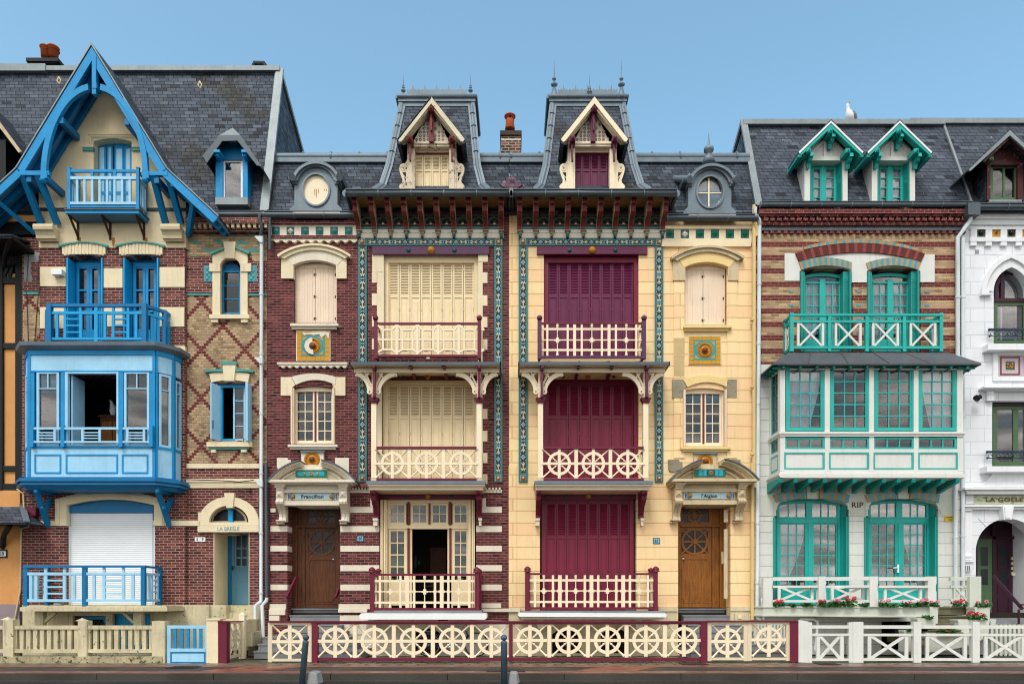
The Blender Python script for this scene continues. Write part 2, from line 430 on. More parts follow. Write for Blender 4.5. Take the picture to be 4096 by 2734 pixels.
m['cream_stone'] = paint('cream_render', '#e8d9b6', .8, .12, .2, wear=None, streak=.15)
m['cream_dirty'] = paint('dirty_cream_concrete', '#d6cba8', .85, .3, .4, wear=.12, wearhex='#4a4a38', streak=.5)
m['cream59'] = paint('cream_gable_render', '#ddcda8', .85, .15, .25, streak=.12)
m['white_stone'] = paint('pale_stone', '#e2d8c4', .8, .12, .2, wear=.06, wearhex='#8c7d6a', streak=.15)
m['oldstone'] = paint('weathered_stone', '#d6c39f', .85, .25, .4, wear=.1, wearhex='#6f6a5c', streak=.3)
m['greystone'] = paint('grey_lichened_stone', '#a39a84', .9, .35, .5, wear=.14, wearhex='#5b5c50')
m['yellow'] = blockwall('yellow_block_render', '#f1d8a4', '#c9a873', h=.325, w=9.0, h2='#efc99a', jw=.05)
m['yellowb'] = paint('yellow_plain_render', '#eccf8f', .8, .1, .15, streak=.08)
m['whiteb'] = blockwall('white_block_render', '#e4e6e9', '#c3cad0', h=.36, w=.75, jw=.035)
m['white'] = paint('white_masonry_paint', '#e6e8ea', .7, .06, .12, streak=.12)
m['offwhite'] = paint('off_white_paint', '#d9dad4', .55, .08, .12, streak=.12)
m['mint'] = paint('pale_green_grey_paint', '#c8cdbf', .6, .08, .1, streak=.15)
m['whiteblk62'] = blockwall('white_course_render', '#d6d6cf', '#9fa09a', h=.302, w=9, jw=.04)
m['orange'] = paint('orange_roughcast', '#d89c60', .95, .12, 1.0, streak=.1)
m['black'] = paint('black_timber', '#0e1316', .6, .4, .4, wear=.05, wearhex='#7e7366')
m['slate'] = slate('slate_weathered'); m['slate_dark'] = slate('slate_dark', c1='#3b4450', c2='#2f3640', c3='#4c5663', lichen=.15)
m['slate_purple'] = slate('slate_diamond_purple', w=.12, h=.12, c1='#6b4c58', c2='#553c48', c3='#7c5e6a', lichen=0)
m['lead'] = paint('lead_sheet', '#76858f', .45, .3, .3, metal=.2, wear=.05, wearhex='#b3bbbf', streak=.3)
m['lead_dark'] = paint('dark_zinc', '#59636b', .4, .3, .2, metal=.4, streak=.3)
m['zinc'] = paint('pale_zinc', '#8f999c', .5, .25, .2, metal=.2, streak=.3)
m['blue'] = paint('bright_blue_paint', '#0092d0', .5, .25, .2, wear=.05, streak=.12, wearhex='#7aa9cc')
m['blue_dk'] = paint('deep_blue_paint', '#0070a6', .42, .15, .1)
m['blue_lt'] = paint('light_blue_paint', '#a0d3ef', .5, .16, .15, wear=.045, streak=.14, wearhex='#a08a6e')
m['blue_md'] = paint('mid_blue_paint', '#109cd6', .4, .12, .1, wear=.03, wearhex='#8db4cf')
m['blue_grey'] = paint('blue_grey_boards', '#5d87a8', .6, .2, .1)
m['teal_tile'] = paint('turquoise_tile', '#4f9a92', .25, .25, .05)
m['teal_dk'] = paint('deep_teal_tile', '#1b5e60', .22, .3, .05)
m['teal_md'] = paint('sea_green_tile', '#35787c', .22, .25, .05)
m['navy_tile'] = paint('navy_tile', '#12303f', .2, .2, .05)
m['cyan_tile'] = paint('cyan_tile', '#17a0b4', .2, .2, .05)
m['green_tile'] = paint('green_tile', '#0f6b4b', .2, .2, .05)
m['ochre_tile'] = paint('ochre_tile', '#cf971f', .2, .2, .05)
m['gold'] = paint('amber_ceramic', '#c4861c', .22, .35, .3)
m['gold_dk'] = paint('burnt_ceramic', '#7a3f12', .22, .35, .3)
m['ivory'] = paint('ivory_glaze', '#c3c9a8', .25, .12, .05)
m['rust'] = paint('rusty_iron', '#4a2c1c', .8, .4, .5, wear=.12, wearhex='#8a4a1e')
m['maroon'] = paint('maroon_paint', '#6e1e36', .42, .18, .12, wear=.02, wearhex='#a98a86')
m['maroon_s'] = paint('maroon_shutter_paint', '#7a203a', .45, .15, .12)
m['plum_s'] = paint('plum_shutter_paint', '#6c2049', .45, .25, .12)
m['plum'] = paint('plum_paint', '#6a2548', .45, .25, .12)
m['purple'] = paint('purple_paint', '#5d3458', .45, .25, .12)
m['redwood'] = paint('oxblood_paint', '#7a2f2c', .55, .3, .2, wear=.03, wearhex='#9a8a70')
m['cream'] = paint('cream_gloss_paint', '#efdfc0', .42, .08, .12, wear=.02, wearhex='#a08a66')
m['cream_s'] = paint('cream_shutter_paint', '#eed9b0', .5, .1, .12, wear=.015, wearhex='#a2683a')
m['pink_s'] = paint('peeling_pink_cream_paint', '#ecd6bd', .65, .1, .25, wear=.08, wearhex='#c4ad94', streak=.15)
m['peel'] = paint('peeling_white_paint', '#dfd2b8', .7, .2, .4, wear=.17, wearhex='#7a5a48')
m['soffit'] = paint('brown_soffit_boards', '#b08a5c', .8, .3, .3, wear=.08, wearhex='#5a4128')
m['teal'] = paint('jade_paint', '#27b0a6', .4, .2, .1)
m['teal_sh'] = paint('deep_jade_paint', '#1d958c', .4, .14, .1)
m['wood_dk'] = woodmat('dark_varnished_oak', '#3b2110', '#66391a', .6); m['wood_lt'] = woodmat('warm_varnished_oak', '#6b3c12', '#9c6322', .55)
m['glass'] = glassmat('window_glass', refl=.02, trans=.93); m['glass_dk'] = glassmat('dark_window_glass', refl=.03, trans=.6)
m['glass_sky'] = glassmat('bright_window_glass', refl=.09, trans=.92)
m['dark'] = paint('dark_interior', '#2c241d', .9, .3, .1); m['room'] = paint('room_plaster', '#8a7d6c', .9, .3, .1)
m['blackhole'] = paint('painted_shade_void', '#0b0a0a', .95, .2, 0)  # near-black colour painted in for the shade inside gaps and openings
m['white_p'] = paint('white_enamel', '#e9eceb', .35, .05, .05); m['shutterw'] = paint('white_roller_slats', '#f0f4f5', .45, .03, .05)
m['pipe_w'] = paint('white_pipe', '#d2dade', .4, .1, .05, streak=.3); m['pipe_c'] = paint('cream_pipe', '#dcbf82', .45, .1, .05)
m['text_dk'] = paint('black_enamel', '#16181a', .35, .1, 0); m['text_bl'] = paint('blue_grey_lettering', '#6c93a3', .6, .1, 0)
m['text_br'] = paint('brown_lettering', '#5a2320', .6, .1, 0)
m['purple_dk'] = paint('aubergine_paint', '#3a1c2c', .45, .2, .1, wear=.04, wearhex='#8a7468'); m['olive'] = paint('olive_green_paint', '#4f6b4a', .45, .2, .1)
m['iron'] = paint('dark_blue_iron', '#1f3348', .4, .3, .2); m['bollard'] = paint('grey_blue_cast_iron', '#4a5c68', .4, .2, .3, wear=.06, wearhex='#1c2125')
m['concrete'] = paint('grey_concrete', '#98999a', .85, .25, .5, wear=.1, wearhex='#6b6c66'); m['granite'] = paint('step_granite', '#86888b', .7, .25, .3)
m['curtain'] = paint('white_voile', '#e8ecef', .9, .05, .05)
m['terracotta'] = paint('terracotta_pot', '#b0532b', .8, .25, .3, wear=.05, wearhex='#5a3a2a')
m['chimbrick'] = brick('chimney_brick', None, mort='#a59a88', c1='#6c4234', c2='#4d2e27', w=.2, h=.08, ms=.14)
m['asphalt'] = groundmat('asphalt_road', '#232421', '#363634', 160, .7); m['asphalt2'] = groundmat('asphalt_walk', '#383633', '#4a4744', 140)
m['kerb'] = groundmat('granite_kerb', '#35322d', '#524e46', 90); m['yard'] = pavers('yard_slabs', .4, .4, '#6c6252', '#80745f', '#58604a', '#3b3d2a')
m['redpave'] = pavers('red_brick_paving', .22, .11, '#7c3f33', '#93503f', '#a05a45', '#4a4038')
m['moss'] = groundmat('mossy_ground', '#3a3f22', '#5c5a3c', 60)
m['leaf'] = paint('geranium_leaf', '#2f6a2a', .6, .4, .1); m['petal'] = paint('coral_petal', '#e0485a', .6, .25, .1); m['petal2'] = paint('pink_petal', '#e58a9c', .6, .25, .1)
m['petal3'] = paint('red_petal', '#b81c2c', .6, .25, .1)
m['rubber'] = paint('tyre_rubber', '#1a1a1c', .7, .1, .1); m['chrome'] = paint('chrome_steel', '#b5b9bd', .25, .1, 0, metal=.9); m['bikeblue'] = paint('bike_blue', '#1b3f86', .35, .1, 0)
m['feather'] = paint('white_feather', '#e3e4e6', .8, .06, .1); m['feather_g'] = paint('grey_feather', '#7d858e', .8, .1, .1); m['beak'] = paint('yellow_beak', '#c9a33a', .5, .1, 0)
m['yplate'] = paint('yellow_enamel', '#d9b43a', .4, .1, 0); m['bplate'] = paint('pale_blue_enamel', '#7ec3de', .35, .1, 0)
m['cream_moss'] = paint('mossy_plinth_concrete', '#b8ad8c', .9, .4, .5, wear=.2, wearhex='#4a4c34', streak=.6)
m['earth'] = groundmat('dark_earth', '#2a231c', '#3b3128', 60, wet=False)
m['frost'] = paint('textured_dark_glass', '#23282c', .25, .3, .8)
# ------------------------------------------------------------------ reusable building pieces
def window(par, x0, y0, x1, y1, d, cols=2, rows=3, fm='cream', gm='glass', fw=.05, mw=.022, rise=0, name='window', splits=None, th=.06, label=None, center=None, backing=True, pane=True):
    """a framed window: frame mesh, pane as sub-part; frame px = current frame, fw metres"""
    k = (DIST-d)/FOC*G['f'].s; F = fw/k; W = mw/k
    b = MB(); out = archhole(x0, x1, y0, y1, rise) if rise else [(x0,y1),(x0,y0),(x1,y0),(x1,y1)]
    inn = archhole(x0+F, x1-F, y0+F, y1-F, rise*.8) if rise else [(x0+F,y1-F),(x0+F,y0+F),(x1-F,y0+F),(x1-F,y1-F)]
    b.L(out, d, th, holes=[inn])
    iw = x1-x0-2*F; ih = y1-y0-2*F
    if center: b.R((x0+x1)/2-center/k/2, y0+F*.9, (x0+x1)/2+center/k/2, y1-F*.9, d+.012, th*.8)
    for i in range(1, cols):
        x = x0+F+iw*i/cols; yt = y0+F-(rise*.8*(1-((i/cols)*2-1)**2) if rise else 0)
        b.R(x-W/2, yt, x+W/2, y1-F, d-.012, th*.5)
    for j in range(1, rows):
        y = y0+F+ih*j/rows; b.R(x0+F, y-W/2, x1-F, y+W/2, d-.015, th*.5)
    w = b.build(name, m[fm], par, label)
    if not pane: return w
    g = MB(); g.L([(x0+F*.5,y1-F*.5)]+(arc(x0+F*.5, y0+F*.5, x1-F*.5, y0+F*.5, rise*.9, 8) if rise else [(x0+F*.5,y0+F*.5),(x1-F*.5,y0+F*.5)])+[(x1-F*.5,y1-F*.5)], d-.03, .006)
    g.build('pane', m[gm], w)
    return w
def louvre_leaf(par, x0, y0, x1, y1, ysplit, d, mt, name='shutter', slats=None, ybot=None, label=None, yopen=None):
    """one leaf of a folding shutter: stiles, rails, tilted slats above ysplit, sunk panel below"""
    b = MB(); w = x1-x0; st = w*.16; g = w*.02
    b.R(x0+g, y0, x0+st, y1, d, .035); b.R(x1-st, y0, x1-g, y1, d, .035)
    top = yopen if yopen is not None else y0+w*.28
    b.R(x0+st, y0, x1-st, top, d-.002, .03); b.R(x0+st, ysplit, x1-st, ysplit+w*.3, d-.002, .03)
    b.R(x0+st, y1-w*.3, x1-st, y1, d-.002, .03)
    n = slats or max(4, int((ysplit-top)*G['f'].s/3.75))
    for i in range(n):
        ya = top+(ysplit-top)*i/n; yb = top+(ysplit-top)*(i+(.62 if mt == 'cream_s' else .84))/n
        p = [P(x0+st, yb, d-.004), P(x1-st, yb, d-.004), P(x1-st, ya, d-.028), P(x0+st, ya, d-.028)]
        D = Vector((0, .004, -.006)); b.hexa(p+[q+D for q in p])
    b.R(x0+st, top, x1-st, ysplit, d-.032, .004, 0 if mt in ('maroon_s','plum','plum_s') else 1)  # on cream leaves a near-black backing paints the shade between slats
    b.R(x0+st, ysplit+w*.3, x1-st, y1-w*.3, d-.02, .01)
    b.R(x0+st*1.9, ysplit+w*.62, x1-st*1.9, y1-w*.62, d-.009, .012)
    return b.build(name, [m[mt], m['blackhole']], par, label)
def plank_leaf(par, x0, y0, x1, y1, d, mt, boards=4, name='shutter', label=None, hinge=True, rise=0):
    b = MB(); w = (x1-x0)/boards
    for i in range(boards):
        b.R(x0+w*i+.6, y0, x0+w*(i+1)-.6, y1, d-(i % 2)*.003, .035)
    b.R(x0, y0+1, x1, y1-1, d-.008, .02)
    o = b.build(name, m[mt], par, label)
    if hinge:
        h = MB()
        for yy in (y0+(y1-y0)*.12, y0+(y1-y0)*.52, y0+(y1-y0)*.92):
            h.R(x1-w*.55, yy-9, x1-w*.15, yy+9, d+.008, .01); h.R(x0+w*.05, yy-7, x0+w*.3, yy+7, d+.008, .01)
        h.build('hinge', m['rust'], o)
    return o
def shutter_row(par, x0, y0, x1, y1, ysplit, n, d, mt, **k):
    w = (x1-x0)/n
    for i in range(n): louvre_leaf(par, x0+w*i, y0, x0+w*(i+1), y1, ysplit, d-(i % 2)*.006, mt, **k)
def wheel(b, cx, cy, hx, hy, r, d, tv=25, t=.05, post=0, diag=True, mi=0):
    """ship's-wheel infill centred on (cx,cy); cell half size hx,hy; ring radius r (frame units)"""
    b.sector(cx, cy, r*.76, r, 0, 360, d, t, mi, n=32)
    b.R(cx-tv/2, cy-hy, cx+tv/2, cy+hy, d+.006, t, mi); b.R(cx-hx, cy-tv*.42, cx+hx, cy+tv*.42, d+.004, t, mi)
    if diag:
        for sx in (-1, 1):
            for sy in (-1, 1):
                q = P(cx+sx*hx*.97, cy+sy*hy*.97, d-t/2); c = P(cx, cy, d-t/2); e = c.lerp(q, .12)
                ri = L_(r, d)*.76/(q-c).length; ro = L_(r, d)/(q-c).length; R = L_(tv*.24, d)
                b.tube([e, c.lerp(q, ri*.45), c.lerp(q, ri*.5), c.lerp(q, ri*.62), c.lerp(q, ri)], [R*1.0, R*.9, R*1.7, R*.8, R*1.5], mi, 6)
                b.tube([c.lerp(q, ro*.97), c.lerp(q, .93), c.lerp(q, .95), q], [R*1.25, R*1.15, R*1.9, R*1.9], mi, 6)
def turned(b, x, y0, y1, d, r, mi=0):
    """thin turned baluster with blocks at the ends and a small cross in the middle"""
    y = (y0+y1)/2; h = y1-y0; c = lambda yy: P(x, yy, d-.02); R = L_(r, d)
    b.tube([c(y0), c(y0+h*.05), c(y0+h*.12), c(y0+h*.2), c(y), c(y1-h*.2), c(y1-h*.12), c(y1-h*.05), c(y1)], [R*2.2, R*2.2, R*1.4, R*.85, R*.8, R*.85, R*1.4, R*2.2, R*2.2], mi, 6)
    b.R(x-r*2.1, y-r*4, x+r*2.1, y+r*4, d, .04, mi); b.R(x-r*4.5, y-r*1.4, x+r*4.5, y+r*1.4, d-.003, .036, mi)
def rail3(b, f, u0, u1, zt, zb, mi_top=0, mi=1):
    pass
def pot_finial(b, c, s, mi=0):   # turned finial; c = base centre, s = height
    b.lathe(c, [(0,.16*s),(.06*s,.15*s),(.1*s,.05*s),(.16*s,.05*s),(.2*s,.15*s),(.26*s,.19*s),(.32*s,.15*s),(.36*s,.05*s),(.42*s,.05*s),(.46*s,.1*s),(.5*s,.12*s),(.54*s,.09*s),(.58*s,.035*s),(1.0*s,.004*s)], m=mi, n=12)
def gutter(par, pts, r=.075, mt='lead_dark', joints=.75, name='gutter'):
    """half-round gutter along world points"""
    b = MB(); b.tube(pts, r, 0, 10)
    for p, q in zip(pts[:-1], pts[1:]):
        p = Vector(p); q = Vector(q); n = max(1, int((q-p).length/joints))
        for i in range(n+1):
            c = p.lerp(q, i/n); dv = (q-p).normalized()*.012; b.tube([c-dv, c+dv], r*1.13, 1, 10)
        up = Vector((0,0,r*.75)); b.bar3(p+up, q+up, r*2.2, .02, 0)
    return b.build(name, [m[mt], m['lead']], par)
def downpipe(par, pts, r=.045, mt='pipe_w', coll=1.6, name='downpipe'):
    b = MB(); b.tube(pts, r, 0, 10)
    for p, q in zip(pts[:-1], pts[1:]):
        p = Vector(p); q = Vector(q); L = (q-p).length
        if L < 1.2: continue
        for i in range(1, int(L/coll)+1):
            c = p.lerp(q, i*coll/L if i*coll < L else .99); dv = (q-p).normalized()*.025
            b.tube([c-dv, c+dv], r*1.22, 0, 10); b.bar3(c, c+Vector((0,.12,0)), .03, .03, 0)
    return b.build(name, m[mt], par)
def floral(b, x0, y0, x1, y1, d, vertical=True, unit=None):
    """painted tile band: teal border, navy field, diamonds, sprigs and scrolls (mats: 0 teal,1 navy,2 ivory,3 pale blue,4 brown)"""
    w = (x1-x0) if vertical else (y1-y0); Ln = (y1-y0) if vertical else (x1-x0)
    b.R(x0, y0, x1, y1, d, .02, 0)
    def T(a, c):   # a across (-1..1), c along in units of w
        if vertical: return (x0+w/2+a*w/2, y0+c)
        return (x0+c, y0+w/2+a*w/2)
    def pl(pts, o, mi): b.L([T(a, c) for a, c in pts], d+o, .004, mi)
    e = w*.06
    for s_ in (-1, 1): pl([(s_*.62, e), (s_*.62, Ln-e), (s_*.645, Ln-e), (s_*.645, e)], .006, 2)
    pl([(-.62, e), (-.62, Ln-e), (.62, Ln-e), (.62, e)], .003, 1)
    n = max(1, round(Ln/(w*3.35))); U = Ln/n
    for i in range(n):
        c = U*(i+.5); q = w/2
        pl([(0,c-q*.6),(.5,c),(0,c+q*.6),(-.5,c)], .006, 2); pl([(0,c-q*.48),(.39,c),(0,c+q*.48),(-.39,c)], .009, 3)
        for s in (-1, 1):
            k = c+s*q*1.55
            pl([(0,k-s*q*.6),(.1,k-s*q*.3),(.09,k+s*q*1.2),(-.09,k+s*q*1.2),(-.1,k-s*q*.3)], .006, 2)
            for t in (-1, 1):
                pl([(0,k+s*q*.15),(t*.46,k-s*q*.45),(t*.36,k+s*q*.0),(0,k+s*q*.42)], .007, 2)
                pl([(t*.05,k+s*q*1.15),(t*.5,k+s*q*.8),(t*.52,k+s*q*1.15),(t*.3,k+s*q*1.25),(t*.42,k+s*q*1.6),(t*.12,k+s*q*1.45)], .007, 2)
                pl([(t*.4,k+s*q*.25),(t*.58,k+s*q*.25),(t*.58,k+s*q*.6),(t*.4,k+s*q*.6)], .005, 4)
                pl([(t*.5,c+s*q*.62),(t*.6,c+s*q*.62),(t*.6,c+s*q*.82),(t*.5,c+s*q*.82)], .006, 2)
        if i < n-1:
            c2 = U*(i+1); pl([(-.55,c2-q*.3),(0,c2-q*.12),(.55,c2-q*.3),(.4,c2),(.55,c2+q*.3),(0,c2+q*.12),(-.55,c2+q*.3),(-.4,c2)], .006, 3)
FLO = ['teal_md','navy_tile','ivory','cyan_tile2','redtile']
m['cyan_tile2'] = paint('sky_tile', '#4d9bb5', .25, .2, .05); m['redtile'] = paint('rust_tile', '#7a4a34', .3, .2, .05)
def tilemats(): return [m[k] for k in FLO]
def corner_tile(b, cx, cy, r, d):
    b.R(cx-r, cy-r, cx+r, cy+r, d, .02, 2); b.R(cx-r*.88, cy-r*.88, cx+r*.88, cy+r*.88, d+.004, .02, 4); b.boss(cx, cy, r*.55, d+.004, .05, 5)
def sun_disc(par, cx, cy, r, d, mt='gold', name='sun_medallion', rim=True):
    b = MB(); b.sector(cx, cy, 0, r, 0, 360, d, .04, 0, n=28)
    for i in range(20):
        a = 2*PI*i/20; b.boss(cx+r*.78*math.cos(a), cy-r*.78*math.sin(a), r*.13, d, .025, 0)
    b.boss(cx, cy, r*.52, d, .035, 0); b.boss(cx, cy, r*.36, d+.03, .07, 1)
    return b.build(name, [m[mt], m['gold_dk']], par)
def curtain(w, x0, y0, x1, y1, d, tie=None, sag=.0):
    """hanging voile; x at the bottom may be gathered to tie=(xa,xb)"""
    n = 28; rows = 10; b = MB(); vs = []; fs = []
    ta, tb = tie if tie else (x0, x1)
    for j in range(rows+1):
        t = j/rows; s = t**1.5; xa = x0+(ta-x0)*s; xb = x1+(tb-x1)*s
        for i in range(n+1):
            u = i/n; p = P(xa+(xb-xa)*u, y0+(y1-y0)*t, d); p.y += .02*math.sin(u*PI*11)+.008*math.sin(u*37+t*2); vs.append(p)
    for j in range(rows):
        for i in range(n):
            a = j*(n+1)+i; fs.append((a, a+1, a+n+2, a+n+1))
    b.add(vs, fs, 0, True); D = [(v+Vector((0,.003,0))) for v in vs]; b.add(D, [tuple(reversed(f)) for f in fs], 0, True)
    return b.build('curtain', m['curtain'], w)
def shell(par, X0, X1, Zb, Zt, Yb=6.0):
    """the body of a house behind its front: side, back, floor and top slabs, dark rooms inside"""
    b = MB(); t = .12; y0 = .36
    b.wbox(X0+.02, X0+t, y0, Yb, Zb, Zt); b.wbox(X1-t, X1-.02, y0, Yb, Zb, Zt); b.wbox(X0+t, X1-t, Yb-t, Yb, Zb, Zt)
    b.wbox(X0+t, X1-t, y0, Yb-t, Zt-t, Zt-.01)
    b.build('party_wall', m['room'], par)
    f = MB()
    for z in (Zb+.85, Zb+4.3, Zb+7.4): f.wbox(X0+t, X1-t, y0, Yb-t, z, z+.2)
    f.wbox(X0+t, X1-t, 2.6, 2.7, Zb+.1, Zt-t)
    f.build('floor_slab', m['dark'], par)
def roofplane(b, x0, x1, x2, x3, z0, z1, y0, y1, m_=0, t=.1):
    """sloping sheet: bottom edge x0..x1 at (y0,z0), top edge x3..x2 at (y1,z1), world coords"""
    b.slab((x0,y0,z0),(x1,y0,z0),(x2,y1,z1),(x3,y1,z1), t, m_)
def roofcut(b, X0, X1, zE, zR, y0, y1, cuts, m_=0):
    f = lambda z: y0+(y1-y0)*(z-zE)/(zR-zE); x = X0
    for a, c, zt in sorted(cuts):
        roofplane(b, x, a, a, x, zE, zR, y0, y1, m_); roofplane(b, a, c, c, a, zt, zR, f(zt), y1, m_); x = c
    roofplane(b, x, X1, X1, x, zE, zR, y0, y1, m_)
def xpanel(b, x0, y0, x1, y1, w, d, t, mi=0, side=True):
    if side: b.R(x0, y0, x0+w, y1, d, t, mi); b.R(x1-w, y0, x1, y1, d, t, mi)
    a, c = (x0+w, x1-w) if side else (x0, x1)
    b.bar(a, y0, c, y1, w*.85, d-.004, t*.8, mi); b.bar(a, y1, c, y0, w*.85, d-.007, t*.8, mi)
m['shutterg'] = paint('roller_groove', '#d3dbe0', .5, .05, 0)
# ================================================================== setting
def ground():
    b = MB(); b.wbox(-60, 60, -60, -4.62, -.4, -.13); structure(b, 'road', m['asphalt'])
    b = MB(); b.wbox(-60, 60, -4.85, -4.6, -.13, -.124); structure(b, 'gutter_strip', m['kerb'])
    b = MB()
    x = -30.0; i = 0
    while x < 30:
        b.wbox(x+.004, x+2.38, -4.6, -4.42, -.3, 0.0-.002*(i % 2)); x += 2.39; i += 1
    structure(b, 'kerb', m['kerb'])
    b = MB(); b.wbox(-60, 60, -4.42, -4.02, -.3, .002); b.wbox(-60, 60, -3.1, -2.72, -.3, .003)
    for cx in (-5.9, 2.1, 11.9): b.hexa([(cx-.75,-4.02,-.3),(cx+.55,-4.02,-.3),(cx+.55,-4.02,.006),(cx-.75,-4.02,.006),(cx-.1,-3.1,-.3),(cx+1.2,-3.1,-.3),(cx+1.2,-3.1,.006),(cx-.1,-3.1,.006)])
    structure(b, 'brick_paving', m['redpave'])
    b = MB(); b.wbox(-60, 60, -4.02, -3.1, -.3, 0); structure(b, 'pavement', m['asphalt2'])
    b = MB(); b.wbox(-60, 60, -2.72, .4, -.3, .001); structure(b, 'yard_ground', m['yard'])
    b = MB(); b.wbox(-60, 60, -60.0, -60.5, -.6, -.1); b.wbox(-200, 200, .4, 200, -.6, 0.0); b.wbox(-200,200,-200,-60,-.6,-.14); b.wbox(-200,-60,-60,.4,-.6,-.14); b.wbox(60,200,-60,.4,-.6,-.14)
    structure(b, 'ground', m['earth'])
    for (xa, xb, ya, yb, lab, f) in ((1205,1400,1444,1458,'dark iron manhole cover in the grey pavement before the blue gate',Z3),(1590,1862,1463,1482,'wide dark drain cover in the pavement beside the middle bollard',Z6),(1285,1470,1423,1433,'dark iron cover in the pavement below the right maroon gate post',Z9),(575,760,646,661,'dark rectangular iron cover in the brick paving before the white crossed gate',ZE)):
        use(f); xs = []
        za = EYE*FOC/(f.oy+f.s*ya-VY); zb = EYE*FOC/(f.oy+f.s*yb-VY); ym = -DIST+(za+zb)/2; hw = (za-zb)/2
        X0 = (f.ox+f.s*xa-VX)*(DIST+ym)/FOC; X1 = (f.ox+f.s*xb-VX)*(DIST+ym)/FOC
        b = MB(); b.wbox(X0, X1, ym-hw, ym+hw, .004, .012)
        n = int((X1-X0)/.08)
        for i in range(n): b.wbox(X0+.03+i*.08, X0+.07+i*.08, ym-hw+.03, ym+hw-.03, .012, .017)
        tag(b.build('manhole_cover', paintiron), lab, 'manhole cover', 'iron covers in the pavement')
paintiron = paint('cast_iron_cover', '#2c2a2a', .6, .3, .3)
ground()
